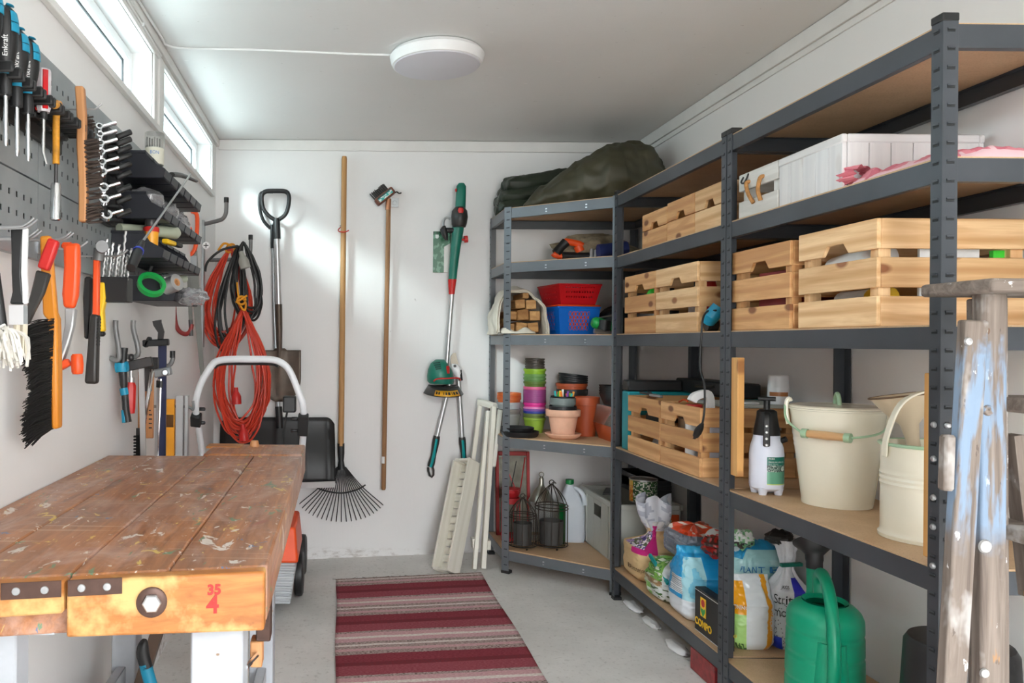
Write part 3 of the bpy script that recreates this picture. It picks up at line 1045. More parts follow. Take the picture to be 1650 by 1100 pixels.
utility_hook('grey hook with black cap holding the black cable coil', (XL, 4.16, 1.55), (-.455, 4.12, 1.555), .12)
# vertical rail the hooks are on
b = MB(); b.box(XL + .0005, XL + .012, 3.90, 3.94, 1.1, 1.72)
tag(b.build('hook_rail', 'galvanised', bevel=.001), 'upright grey metal rail on the left wall by the corner', 'rail')
def coil(b, top, w, h, n, r, depth, jit=.012, seed=1, lean=0, seg=26, bulge=1.0, seg2=7, narrow=.2):
    rg = random.Random(seed)
    top = Vector(top)
    pts = []
    for k in range(n):
        ww = w * (rg.uniform(.25, .8) if k % 3 == 2 else rg.uniform(.72, 1.05)); hh = h * rg.uniform(.84, 1.02)
        dx = rg.uniform(-jit, jit); dy = rg.uniform(-1, 1) * depth; ln = lean + rg.uniform(-.04, .04)
        for i in range(seg):
            a = 2 * PI * i / seg
            v = (1 - math.cos(a)) / 2                       # 0 at the top, 1 at the bottom
            x = math.sin(a) * ww / 2 * (narrow + (1 - narrow) * math.sin(min(1, v * 1.25) * PI * .5) ** .9) * bulge
            y = dy * (.25 + .75 * v) + .008 * math.sin(a * 2 + k)
            z = -hh * v
            pts.append(top + Vector((x + dx * v + ln * z, y, z)) + Vector((rg.uniform(-1, 1), rg.uniform(-1, 1), 0)) * jit * .25)
    pts = smooth_path(pts, 2)
    b.tube(pts, r, seg2)
    return b
def plug_mb(b, p, d, r=.019, L=.06):
    Mx = along(p, Vector(p) + Vector(d))
    b.lathe([(0, 0), (r * .45, 0), (r * .5, L * .25), (r * .8, L * .4), (r, L * .55), (r, L), (0, L)], 12, Mx)
    return b
# upper red coil with yellow tie
t = thing('extension_cable', 'orange-red cable coil hanging highest in the corner, tied with yellow cord', 'cable', (-.56, 4.05, 1.2))
b = mbw(t); coil(b, (-.545, 4.02, 1.60), .25, .50, 22, .0052, .035, seed=3, lean=.06); b.build('cord', 'cable_orange', t)
b = mbw(t); b.tube(arc((-.545, 4.02, 1.597), .028, 0, 2 * PI, 14, (.8, .3, .2), (0, .6, .8)), .005, 6); b.tube(smooth_path([(-.60, 3.98, 1.58), (-.57, 3.975, 1.615), (-.53, 3.975, 1.60), (-.50, 3.99, 1.585)], 5), .006, 6); b.build('tie', 'rope_yellow', t)
# black coil
t = thing('extension_cable', 'coil of thick black cable with grey connector hanging in corner', 'cable', (-.5, 4.05, 1.25))
b = mbw(t); coil(b, (-.475, 3.97, 1.62), .16, .38, 7, .0062, .03, seed=8, lean=-.12, narrow=.3); coil(b, (-.50, 3.97, 1.60), .16, .52, 6, .0062, .03, seed=9, lean=.10, narrow=.3); b.tube(smooth_path([(-.50, 3.95, 1.60), (-.58, 3.93, 1.575), (-.64, 3.92, 1.52), (-.655, 3.92, 1.47)], 6), .0062, 8); b.build('cord', 'cable_black', t)
b = mbw(t); plug_mb(b, onY(388, 405, 3.9), onY(395, 430, 3.9) - onY(388, 405, 3.9), .026, .085); b.build('connector', mat('connector_grey', (150, 148, 140), .5), t)
t = thing('white_socket', 'small round white socket piece at the top of the corner cables', 'socket', onY(333, 396, 3.9))
b = MB(); b.lathe([(0, -.02), (.017, -.02), (.019, .012), (.016, .018), (0, .018)], 20, RX(R(90)) @ T(0, 0, 0)); b.build('socket_body', 'white_plastic', t)
b = MB(); b.box(-.012, .012, -.0195, -.0185, -.002, .002); b.box(-.002, .002, -.0196, -.0186, -.011, .011); b.build('socket_slots', 'black_plastic', t)
# lower red coil
t = thing('extension_cable', 'large orange-red cable coil with red plugs hanging lowest, before the spade', 'cable', (-.5, 3.9, .65))
b = mbw(t); coil(b, onY(392, 498, 3.92), .285, .64, 22, .0052, .03, seed=21, lean=.02, jit=.02); b.build('cord', 'cable_orange', t)
for px, py, d in ((380, 624, (0.05, 0, -1)), (391, 683, (.1, 0, -1))):
    b = mbw(t); plug_mb(b, onY(px, py, 3.86), d, .024, .08); b.build('plug', 'red_plastic', t)
b = mbw(t); c0 = onY(390, 485, 3.90)
b.tube(smooth_path([onY(382, 455, 3.9), onY(384, 475, 3.89), onY(386, 490, 3.88), onY(394, 500, 3.88), onY(396, 488, 3.9), onY(388, 478, 3.9)], 5), .005, 6)
b.tube(arc(onY(389, 484, 3.88), .02, 0, 6, 12, (1, 0, 0), (0, .3, 1)), .006, 6)
b.tube([onY(380, 487, 3.88), onY(389, 482, 3.87), onY(398, 476, 3.88)], .005, 6)
b.build('tie', 'rope_yellow', t)

# ================================================================ lawn mower behind the bench
t = thing('lawn_mower', 'lawn mower with white tube handle, grey grass box and orange lid behind bench', 'lawn mower', (-.345, 3.55, floor_z(-.345, 3.5)))
HP = [(328, 760), (325, 725), (320, 690), (315.5, 655), (322, 622), (340, 590), (352, 581), (375, 578.5), (405, 578.5), (435, 579), (453, 584), (467, 598), (482, 634), (488.5, 655), (489, 690), (487, 722), (486, 760)]
def hy(y): return 3.10 + max(0, (y - 650)) * .0022
b = mbw(t); b.tube(smooth_path([onY(x, y, hy(y)) for x, y in HP], 5), .0135, 14); b.build('handle_tube', 'white_tube', t)
b = mbw(t); b.tube(smooth_path([onY(x, y, 3.115) for x, y in ((345, 592), (353, 586), (375, 584.5), (435, 585), (449, 589))], 4), .009, 8); b.build('switch_bar', 'black_plastic', t)
for side, pts in ((0, ((316, 668), (316, 684))), (1, ((489, 668), (488, 700)))):
    b = mbw(t)
    a0, a1 = onY(*pts[0], 3.12), onY(*pts[1], 3.15)
    b.bar(a0, a1, .04, .036, up=(0, 1, 0))
    for k in range(2):
        c = a0.lerp(a1, .2 + .6 * k) + Vector((.028 if side == 0 else -.028, 0, .03 * (1 - k) if side == 0 else 0))
        b.tube([c - Vector((.02, 0, 0)), c + Vector((.008, 0, 0))], .008, 8)
    b.build('handle_clamp', 'black_plastic', t, bevel=.004)
b = mbw(t); b.box(onY(456, 650, 3.13).x, onY(477, 650, 3.13).x, 3.11, 3.17, onY(456, 664, 3.13).z, onY(456, 638, 3.13).z); b.build('switch_box', 'black_plastic', t, bevel=.006, seg=2)
b = mbw(t); b.tube(smooth_path([onY(463, 662, 3.14), onY(457, 700, 3.16), onY(462, 740, 3.2), onY(480, 770, 3.25)], 5), .004, 6); b.build('power_cord', 'cable_black', t)
b = mbw(t)
gz0, gz1 = -.0, .305
x0, x1 = -.51, -.168
for i in range(16):
    z0 = .012 + i * .0115; f = i / 16
    ins = .028 * (1 - f) + (.004 if i % 2 else 0)
    b.box(x0 + ins, x1 - ins, 3.37 + ins * 1.5, 3.74, z0, z0 + .0116)
b.build('grass_box', mat('grass_box_grey', (188, 192, 196), .345), t, bevel=.003)
b = mbw(t)
p = [(x0 - .008, 3.36, .2), (x1 + .008, 3.36, .2), (x1 + .008, 3.75, .2), (x0 - .008, 3.75, .2), (x0 + .02, 3.39, .345), (x1 - .006, 3.39, .345), (x1 - .006, 3.73, .345), (x0 + .02, 3.73, .345)]
b.hexa(p); b.build('lid', 'orange_plastic', t, bevel=.01, seg=2)
b = mbw(t); b.box(x0 + .02, x1 - .02, 3.72, 4.12, .05, .2); b.build('deck', 'orange_plastic', t, bevel=.03, seg=3)
for wx in (x0 - .012, x1 - .004):
    for wy in (3.72, 4.06):
        b = mbw(t)
        fz = floor_z(wx, wy)
        b.lathe([(0, -.022), (.05, -.022), (.085, -.02), (.098, -.014), (.1, 0), (.098, .014), (.085, .02), (.05, .022), (0, .022)], 32, T(wx, wy, fz + .1) @ RY(R(90)))
        b.build('wheel', 'black_plastic', t)

# ================================================================ folded white wooden seat and frame by the shelf
wood('white_painted', (236, 234, 224), (222, 219, 206), .5, knots=0, tone=.06)
tz = floor_z(.55, 3.95)
t = thing('slatted_tray', 'shallow white wooden slatted tray with handle holes leaning on the wall', 'tray', (.57, 3.97, tz))
# local frame: long axis up the lean, short axis across
lo, hi = Vector((.535, 3.965, tz + .006)), Vector((.675, 4.19, .515))
az = (hi - lo).normalized()
ax = Vector((.62, -.78, 0)); ax = (ax - az * ax.dot(az)).normalized()
ay = az.cross(ax)
LT = (hi - lo).length
Wd, Dp = .118, .075
Mt = basis(lo, ax, ay, az)
lm = t.matrix_world.inverted() @ Mt
b = MB(lm)
b.box(Wd / 2 - .012, Wd / 2, -Dp / 2 - .01, Dp / 2 + .01, 0, LT); b.build('side_board', 'white_painted', t, bevel=.002)
b = MB(lm); b.box(-Wd / 2, -Wd / 2 + .012, -Dp / 2, Dp / 2, .01, LT - .01); b.build('side_board', 'white_painted', t, bevel=.002)
for z0 in (.0, LT - .014):
    b = MB(lm)
    n_ = 8
    outer = [(-Wd / 2, -Dp / 2), (Wd / 2 - .012, -Dp / 2), (Wd / 2 - .012, Dp / 2), (-Wd / 2, Dp / 2)]
    b.box(-Wd / 2 + .012, -.018, -Dp / 2, Dp / 2, z0, z0 + .014); b.box(.018, Wd / 2 - .012, -Dp / 2, Dp / 2, z0, z0 + .014)
    b.box(-.018, .018, -Dp / 2, -.01, z0, z0 + .014); b.box(-.018, .018, .012, Dp / 2, z0, z0 + .014)
    b.build('end_board', 'white_painted', t, bevel=.002)
b = MB(lm)
ns = 14
for i in range(ns):
    s0 = .014 + (LT - .028) * i / ns
    b.box(-Wd / 2 + .012, Wd / 2 - .012, Dp / 2 - .014, Dp / 2 - .006, s0 + .003, s0 + (LT - .028) / ns - .003)
b.build('slats', 'white_painted', t)
t = thing('folding_stand', 'folded white wooden stand leaning against the side of the corner shelves', 'stand', (.70, 4.05, floor_z(.7, 4.05)))
def wpt(px, py, Y): return onY(px, py, Y)
fz = floor_z(.7, 4.05)
def leg_bar(nm, a, c, w, d, up=(0, 1, 0)):
    b = mbw(t); b.bar(a, c, w, d, up=up); return b.build(nm, 'white_painted', t, bevel=.002)
leg_bar('frame_leg', wpt(795, 655, 4.14), Vector((wpt(778, 914, 4.02).x, 4.02, fz + .004)), .024, .045)
leg_bar('frame_leg', wpt(774, 645, 4.26), Vector((wpt(752, 800, 4.22).x, 4.2, .28)), .022, .03)
leg_bar('top_rail', wpt(772, 647, 4.262), wpt(797, 654, 4.15), .03, .03, (0, 0, 1))
leg_bar('cross_leg', wpt(786, 662, 4.20), Vector((wpt(764, 911, 4.0).x, 4.0, fz + .004)), .02, .035)
leg_bar('cross_leg', wpt(806, 660, 4.10), Vector((wpt(795, 745, 4.1).x, 4.1, .5)), .02, .03)
leg_bar('foot_block', wpt(765, 866, 4.06), wpt(766, 882, 4.06), .035, .05)
leg_bar('foot_block', wpt(786.5, 869, 4.05), wpt(786.5, 884, 4.05), .02, .05)
# ================================================================ tool panels and hand tools on the left wall
def panel_mat():
    m, n, l, p = new_mat('panel_steel')
    v = coords(n, l, (1, 1, 1), 'world')
    f = noise_tex(n, l, v, 9, 4)
    l.new(ramp(n, l, f, .3, .7, rgb(136, 142, 144), rgb(152, 158, 160)), p.inputs['Base Color'])
    p.inputs['Metallic'].default_value = .2
    p.inputs['Roughness'].default_value = .3
panel_mat()
wood('brush_wood', (206, 152, 104), (176, 116, 72), .5, knots=0)
wood('varnished_orange', (226, 150, 46), (204, 122, 30), .4, knots=0)
mat('bin_black', (26, 28, 36), .42, var=.15)
mat('bristle_brown', (74, 62, 56), .8, var=.3)
mat('bristle_black', (24, 22, 21), .7, var=.3)
mat('bristle_white', (214, 210, 202), .8, var=.12)
mat('bristle_beige', (206, 198, 178), .8, var=.15)
mat('red_clear', (206, 30, 36), .15)
mat('clear_handle', (196, 186, 190), .12, var=.25, vscale=30)
mat('rusty_yellow', (206, 140, 34), .6, var=.4, vscale=50)
mat('navy_bar', (36, 42, 74), .4)
mat('gun_metal', (72, 70, 70), .4, .5, var=.2)
mat('pale_tube', (172, 180, 160), .35)
mat('tape_green', (30, 160, 74), .35)
mat('hook_wire', (176, 178, 180), .3, .8)
glass('clear_film', (215, 215, 218), .35, .12, .22)
glass('clear_plastic', (236, 238, 236), .3, .06, .12)
def WL(px, py, off=.05): return onX(px, py, XL + off)

def perforated(b, x, y0, y1, z0, z1, pitch=.038, hw=.0045, hh=.006):
    """sheet in the plane X = x with real square holes, thickness folded in"""
    ny = max(1, int((y1 - y0 - .02) / pitch)); nzv = max(1, int((z1 - z0 - .02) / pitch))
    ys = [y0]; zs = [z0]
    oy = (y1 - y0 - (ny - 1) * pitch) / 2; oz = (z1 - z0 - (nzv - 1) * pitch) / 2
    for i in range(ny): ys += [y0 + oy + i * pitch - hw, y0 + oy + i * pitch + hw]
    for i in range(nzv): zs += [z0 + oz + i * pitch - hh, z0 + oz + i * pitch + hh]
    ys.append(y1); zs.append(z1)
    verts, faces = [], []
    for z in zs:
        for y in ys: verts.append((x, y, z))
    n = len(ys)
    for j in range(len(zs) - 1):
        for i in range(n - 1):
            if i % 2 and j % 2: continue
            faces.append((j * n + i, j * n + i + 1, (j + 1) * n + i + 1, (j + 1) * n + i))
    b.add(verts, faces)
cols_y = [(.90, 1.732), (1.734, 2.30), (2.302, 2.87)]
for k, (y0, y1) in enumerate(cols_y):
    for r_, (z0, z1) in enumerate(((1.304, 1.468), (1.472, 1.757))):
        nm = ('nearest the camera', 'behind the wire brush', 'behind the black storage bins')[k]
        t = thing('pegboard', 'grey perforated steel tool panel, %s row, %s' % (('lower', 'upper')[r_], nm), 'panel', (XL + .015, (y0 + y1) / 2, z0))
        b = mbw(t)
        perforated(b, XL + .016, y0, y1, z0, z1)
        b.build('sheet', 'panel_steel', t, flat=True, solid=.0014, soff=1)
        for nm2, bx in (('flange', (XL + .001, XL + .0155, y0, y1, z1 - .0015, z1)), ('flange', (XL + .001, XL + .0155, y0, y1, z0, z0 + .0015))):
            b = mbw(t); b.box(*bx); b.build(nm2, 'panel_steel', t)
        b = mbw(t); b.box(XL + .001, XL + .003, y0 + .002, y1 - .002, z0 + .002, z1 - .002); b.build('shade_sheet', mat('hole_shade', (52, 54, 56), .7), t)  # added dark sheet, paints the shade seen through the holes
PX = XL + .0175

# --- three big screwdrivers plus one at the frame edge, in a black holder
sd = [((-18, -10), (-4, 95), (-12, 190)), ((8, 19), (10, 122), (9, 208)), ((26, 56), (33, 146), (21, 205)), ((44, 71), (46, 154), (35, 213))]
lab = ['nearest blue and black screwdriver, cut off by the edge of the photo', 'blue and black screwdriver, second from the front in the holder', 'blue and black screwdriver, third from the front in the holder', 'blue and black screwdriver beside the red screwdriver']
for k, ((tx, ty), (mx, my), (bx, by)) in enumerate(sd):
    off = .075
    top, mid = WL(tx, ty, off), WL(mx, my, off)
    mid.y = top.y + .004
    d = (mid - top).normalized()
    Mx = along(mid, top, up=(1, 0, 0))
    Lh = (top - mid).length
    t = thing('screwdriver', lab[k], 'screwdriver', M=Mx)
    def prof(z):
        f = z / Lh
        return .0125 + .0095 * math.sin(min(1, f / .62) * PI * .5) ** 1.5 - .004 * max(0, (f - .75) / .25) ** 2
    b = MB(); b.lathe([(0, 0)] + [(prof(Lh * i / 14), Lh * i / 14) for i in range(15)] + [(.010, Lh + .008), (0, Lh + .010)], 20); b.build('handle', 'black_plastic', t)
    b = MB()
    def gr(u, v):
        a = R(48) + R(62) * u
        z = Lh * (.66 + .34 * v); rr = prof(z) + .0012
        if v > .98: rr -= .003
        return (rr * math.cos(a), rr * math.sin(a), z)
    for (v0, v1) in ((0, .42), (.46, 1)):
        b = MB()
        b.grid(lambda u, v: gr(u, v0 + (v1 - v0) * v), 8, 8)
        b.build('grip_inlay', 'blue_teal', t, solid=.0012)
    b = MB()
    b.grid(lambda u, v: (prof(Lh) * .86 * math.cos(R(78) + (u - .5) * 1.6) * (1 - v), prof(Lh) * .86 * math.sin(R(78) + (u - .5) * 1.6) * (1 - v), Lh + .0105), 8, 3)
    b.build('end_inlay', 'blue_teal', t, solid=.0012)
    b = MB(); b.lathe([(.0138, .0), (.0142, .004), (.0138, .008)], 16)
    b.build('collar_ring', 'blue_teal', t)
    text_obj('lettering', 'Enkraft', .0125, 'white_label', t, fn=lambda x, y: Vector(((prof(Lh * .42 + x) + .0008) * math.cos(R(22) - y / .019), (prof(Lh * .42 + x) + .0008) * math.sin(R(22) - y / .019), Lh * .42 + x)))
    b = MB(); b.tube([(0, 0, 0), (0, 0, -.035)], .011, 12); b.build('collar', 'black_plastic', t)
    b = MB(); b.tube([(0, 0, -.03), (0, 0, -.115)], .0042, 10); b.tube([(0, 0, -.115), (0, 0, -.125)], [.0042, .0028], 10); b.build('blade', 'chrome', t)
t = thing('tool_holder', 'black plastic screwdriver holder clipped on the tool panel', 'holder', WL(40, 180, .03))
b = mbw(t)
h0, h1 = WL(-30, 165, .02), WL(75, 190, .02)
zz = 1.585
for yy in [1.40 + i * .052 for i in range(9)]:
    b.box(PX, PX + .03, yy - .022, yy + .022, zz, zz + .03)
    b.box(PX + .03, PX + .088, yy - .021, yy - .013, zz + .006, zz + .026); b.box(PX + .03, PX + .088, yy + .013, yy + .021, zz + .006, zz + .026)
b.box(PX, PX + .012, 1.37, 1.85, zz - .03, zz + .03)
b.build('holder_body', 'black_plastic', t, bevel=.003)

# --- red and clear screwdriver
top, bot = WL(71, 112, .08), WL(72, 182, .08); bot.y = top.y
t = thing('screwdriver', 'screwdriver with clear and red handle on the tool panel', 'screwdriver', M=along(bot, top, up=(1, 0, 0)))
Lh = (top - bot).length
b = MB(); b.lathe([(0, 0), (.012, 0), (.0145, .008), (.0145, Lh - .006), (.012, Lh), (0, Lh)], 8); b.build('handle', 'clear_handle', t)
for a in (-1.9, .2):
    b = MB(); b.grid(lambda u, v: (.0151 * math.cos(a + u * .7), .0151 * math.sin(a + u * .7), .004 + (Lh - .008) * v), 4, 2); b.build('handle_stripe', 'red_clear', t, solid=.001)
b = MB(); b.tube([(0, 0, 0), (0, 0, -.014)], .007, 10); b.build('collar', 'black_plastic', t)
b = MB(); b.tube([(0, 0, -.012), (.001, .0, -.08), (.004, .008, -.105)], [.0036, .0036, .0022], 8); b.build('blade', 'chrome', t)

# --- socket wrench with rusty yellow shaft
p = [WL(88, 170, .10), WL(95, 168, .09), WL(96, 180, .085), WL(96.5, 268, .085)]
for q in p[2:]: q.y = p[1].y
t = thing('socket_wrench', 'rusty yellow socket wrench with chrome end beside the wooden wire brush', 'wrench', p[3])
b = mbw(t); b.tube(smooth_path(p, 4), .0072, 10); b.build('shaft', 'rusty_yellow', t)
q = p[3]
b = mbw(t); b.tube([q, q - V(0, 0, .045)], .004, 10); b.build('spindle', 'gun_metal', t)
b = mbw(t); b.lathe([(0, 0), (.009, 0), (.0105, -.006), (.0115, -.075), (.0085, -.076), (.0085, -.06), (0, -.06)], 16, T(*(q - V(0, 0, .04)))); b.build('socket', 'chrome', t)

# --- wire brush with wooden handle
t = thing('wire_brush', 'wire brush with curved wooden handle hanging on tool panel', 'brush', WL(111, 347, .09))
pp = [WL(129, 140, .09), WL(129, 190, .095), WL(127, 235, .095), WL(119, 285, .10), WL(111, 347, .10)]
y0 = pp[0].y
for q in pp: q.y = y0
t_ = thing
b = mbw(t)
sp = smooth_path(pp, 5)
verts, faces = [], []
for i, q in enumerate(sp):
    hw = .0095 if i < len(sp) - 3 else .009
    for dx, dy in ((-hw, -.011), (hw, -.011), (hw, .011), (-hw, .011)):
        verts.append(q + V(dx, dy, 0))
for i in range(len(sp) - 1):
    for k in range(4):
        faces.append((i * 4 + k, i * 4 + (k + 1) % 4, i * 4 + 4 + (k + 1) % 4, i * 4 + 4 + k))
faces += [(3, 2, 1, 0), tuple(len(verts) - 4 + k for k in range(4))]
b.add(verts, faces, [(v.z, v.x, v.y) for v in verts]); b.build('handle', 'brush_wood', t, bevel=.004, seg=2)
b = mbw(t)
for i in range(22):
    q = sp[int(len(sp) * (.45 + .54 * i / 22))].lerp(sp[min(len(sp) - 1, int(len(sp) * (.45 + .54 * i / 22)) + 1)], (i * .37) % 1)
    for j in range(4):
        a = q + V(.008, -.009 + j * .006, 0)
        b.tube([a, a + V(.030 + rng.uniform(-.006, .003), .004, .006 + rng.uniform(-.006, .006))], .0022, 4)
o = b.build('bristles', 'bristle_brown', t); o['kind'] = 'stuff'
b = mbw(t); b.tube([V(PX, y0 + .02, WL(129, 172, .09).z), V(PX + .10, y0 + .02, WL(129, 172, .09).z), V(PX + .115, y0 + .02, WL(129, 172, .09).z + .012)], .0022, 6); b.build('wall_hook', 'hook_wire', t)
# second, all-wire brush behind it
t = thing('wire_brush', 'dark bristle brush hanging between the wooden wire brush and the spanners', 'brush', WL(150, 248, .06))
b = mbw(t); y1 = WL(148, 200, .06).y
zt, zb = WL(148, 192, .06).z, WL(149, 248, .06).z
b.box(PX + .012, PX + .024, y1 - .012, y1 + .012, zb, zt + .03); b.build('handle', 'gun_metal', t, bevel=.004)
b = mbw(t)
for i in range(26):
    z = zb + (zt - zb) * i / 25
    for j in range(3):
        a = V(PX + .024, y1 - .008 + j * .008, z)
        b.tube([a, a + V(.022 + rng.uniform(-.005, .004), 0, rng.uniform(-.004, .004))], .0024, 4)
o = b.build('bristles', 'bristle_brown', t); o['kind'] = 'stuff'

# --- spanner rack with eight spanners
ring = [(160, 205, .0085), (161, 218, .0085), (162, 232, .009), (163, 246, .0095), (164, 262, .0105), (165, 278, .011), (167, 303, .012), (168, 322, .0125), (172, 347, .0135)]
t = thing('spanner_rack', 'black plastic rack holding a column of chrome spanners', 'rack', WL(178, 350, .02))
b = mbw(t)
yr = WL(172, 280, .04).y
b.box(PX, PX + .02, yr + .01, yr + .10, WL(175, 360, .04).z, WL(165, 192, .04).z)
for (px, py, r_) in ring:
    z = WL(px + 3, py, .06).z
    b.box(PX + .02, PX + .055, yr + .015, yr + .05, z - .006, z + .004)
    b.tube([V(PX + .05, yr - .005, z + .004), V(PX + .085, yr + .012, z + .024)], .0085, 8)
b.build('rack_body', 'black_plastic', t, bevel=.002)
names = ['topmost', 'second from the top', 'third from the top', 'fourth from the top', 'middle', 'fourth from the bottom', 'third from the bottom', 'second from the bottom', 'lowest and largest']
for k, (px, py, r_) in enumerate(ring):
    c = WL(px, py, .062)
    dirn = V(.6, .35, .28).normalized()
    yv = V(-.15, -1, .1); yv = (yv - dirn * yv.dot(dirn)).normalized()
    t = thing('spanner', 'chrome spanner, %s in the black rack' % names[k], 'spanner', M=basis(c, yv.cross(dirn), yv, dirn), group='spanners in the black rack')
    b = MB()
    outer = [(1.5 * r_ * math.cos(a), 1.5 * r_ * math.sin(a)) for a in [2 * PI * i / 16 for i in range(16)]]
    # ring end facing the room
    ro, ri, th = r_ * 1.05, r_ * .62, .007
    Mr = RX(R(90))
    b.lathe([(ri, -th), (ro, -th), (ro, th), (ri, th), (ri, -th)], 16, Mr, a0=.7 if k == 8 else 0, a1=2 * PI - .7 if k == 8 else 2 * PI)
    b.tube([V(0, 0, ro * .9), V(0, 0, .045)], .0042, 8, flat=1.5)
    b.build('spanner_body', 'chrome', t)

# --- black storage bins
def make_bin(t):
    d, w, hb, hf = .145, .098, .078, .048          # depth from the wall, width, back and front height
    b = MB()
    th = .003
    poly = [(0, 0), (d, 0), (d + .006, hf * .55), (d - .035, hf), (d - .055, hb), (0, hb)]
    for y0 in (0, w - th):
        b.prism(poly, 0, th, basis((0, y0 + th, 0), (1, 0, 0), (0, 0, 1), (0, -1, 0)))
    b.box(0, d, th, w - th, 0, th); b.box(0, th, th, w - th, th, hb)
    b.hexa([(d - th, th, th), (d, th, th), (d, w - th, th), (d - th, w - th, th), (d + .003, th, hf * .55), (d + .006, th, hf * .55), (d + .006, w - th, hf * .55), (d + .003, w - th, hf * .55)])
    b.build('bin_body', 'bin_black', t, bevel=.0015)
    b = MB()
    b.box(d - .058, d - .052, -.0008, w + .0008, hb - .008, hb + .001); b.box(-.001, d - .05, -.003, .0, hb - .007, hb); b.box(-.001, d - .05, w, w + .001, hb - .007, hb)
    b.build('bin_rim', 'bin_black', t, bevel=.001)
    return t
rows = [(1.598, 2.30, 6, 'top'), (1.482, 2.31, 6, 'second'), (1.366, 2.29, 6, 'third'), (1.252, 2.46, 4, 'bottom')]
order = ['nearest', 'second', 'third', 'fourth', 'fifth', 'farthest']
proto = None
BINS = {}
for r_, (z, y0, n_, nm) in enumerate(rows):
    for k in range(n_):
        l_ = 'black plastic storage bin, %s one of the %s row on the left wall' % (order[k] if k < n_ - 1 else 'farthest', nm)
        M_ = T(PX + .001, y0 + k * .1025, z)
        if proto is None:
            proto = make_bin(thing('storage_bin', l_, 'bin', M=M_, group='black storage bins on the tool panel'))
            o = proto
        else:
            o = clone(proto, l_, M=M_)
        BINS[(r_, k)] = (PX, y0 + k * .1025, z)

# --- things in and on the bins
t = thing('plastic_tub', 'clear and white plastic pack with blue lettering standing on top bins', 'pack', onX(249, 266, XL + .08))
c = t.matrix_world.translation
b = mbw(t); zt = c.z + .097
b.lathe([(0, 0), (.032, 0), (.033, .002), (.033, .052)], 24, T(c.x, c.y, c.z), ex=.9); b.build('pack_base', mat('pack_white', (228, 226, 210), .4), t)
b = mbw(t); b.lathe([(.0335, .05), (.034, .10), (.0, .102)], 24, T(c.x, c.y, c.z), ex=.9); b.build('pack_cover', 'clear_plastic', t)
for i in range(6):
    b = mbw(t); xx = c.x - .02 + i * .008; b.tube([V(xx, c.y - .018, c.z + .052), V(xx, c.y - .018, c.z + .085 - .003 * (i % 3))], .0022, 6); b.build('drill_bit', 'gun_metal', t)
text_obj('lettering', 'BON', .015, mat('print_blue', (40, 120, 190), .4), t, fn=lambda x, y: Vector((.0333 * math.cos(-PI * .5 + (x + .008) / .033) * .9, .0336 * math.sin(-PI * .5 + (x + .008) / .033), .034 + y)))
# dark flat tool on the last top bin
p0, p1 = onX(276, 281, -.52), onX(316, 292, -.50)
b = MB(); b.tube(smooth_path([p0, p0.lerp(p1, .4) + V(0, 0, .006), p1], 4), [.012, .014, .014, .013, .012, .011, .009, .008, .007], 10, flat=.6)
tag(b.build('bent_pliers', 'dark_plastic'), 'dark curved tool handle lying over the top bins below the window', 'pliers')
def crumple(b, c, rx, ry, rz, seed, amp=.35, n=14, colf=None, sc=2.2):
    c = V(c)
    def f(u, v):
        th, ph = 2 * PI * u, PI * v
        d = V(math.sin(ph) * math.cos(th), math.sin(ph) * math.sin(th), math.cos(ph))
        k = 1 + amp * nz(d, sc, seed) + amp * .5 * abs(nz(d, sc * 2.6, seed + 3))
        return c + V(d.x * rx, d.y * ry, d.z * rz) * k
    b.grid(f, n * 2, n, colf)
    return b
for (r_, k, nm, lb_) in ((1, 0, 'clear_bag', 'crumpled clear plastic bag in the second bin row, nearest bin'), (1, 2, 'clear_bag', 'crumpled clear plastic bag in the second bin row, third bin'), (1, 4, 'clear_bag', 'crumpled clear plastic bag in the second bin row, fifth bin'), (3, 1, 'clear_bag', 'clear plastic bag bulging from the lowest bin row behind the tape')):
    x, y, z = BINS[(r_, k)]
    b = MB(); crumple(b, (x + .078, y + .05, z + .052), .055, .042, .042, k + r_, .3)
    tag(b.build(nm, 'clear_film'), lb_, 'bag')
# third row: pale tube, grey capped bottle, yellow snap knife
x, y, z = BINS[(2, 0)]
a0, a1 = V(-.632, 2.30, 1.452), V(-.505, 2.52, 1.468)
t = thing('sealant_tube', 'long pale green tube lying across the third row of bins', 'tube', a0)
b = mbw(t); sp = smooth_path([a0, a0.lerp(a1, .35), a0.lerp(a1, .7) + V(0, 0, .002), a1], 4); b.tube(sp, [.014 + .006 * (i / (len(sp) - 1)) for i in range(len(sp) - 1)] + [.010], 14); b.build('tube_body', 'pale_tube', t)
t = thing('glue_bottle', 'small bottle with grey cap and orange-red collar in third bin row', 'bottle', V(-.545, 2.335, 1.42))
M_ = T(-.548, 2.335, 1.40)
b = mbw(t); b.lathe([(0, 0), (.02, 0), (.022, .05), (0, .05)], 16, M_); b.build('bottle_body', mat('bottle_yellow', (232, 160, 40), .35), t)
b = mbw(t); b.lathe([(.0235, .046), (.024, .056), (.022, .06), (.018, .061)], 18, M_); b.build('collar', 'red_plastic', t)
b = mbw(t); b.lathe([(.017, .06), (.0185, .062), (.0185, .082), (.016, .086), (0, .087)], 18, M_); b.build('cap', 'gun_metal', t)
t = thing('snap_knife', 'yellow and black snap knife lying in the third bin row', 'knife', V(-.53, 2.50, 1.43))
b = mbw(t); b.bar((-.535, 2.455, 1.436), (-.522, 2.53, 1.436), .02, .014); b.build('knife_body', 'yellow_plastic', t, bevel=.003)
b = mbw(t); b.bar((-.522, 2.528, 1.436), (-.512, 2.585, 1.436), .019, .013); b.build('knife_grip', 'black_plastic', t, bevel=.003)
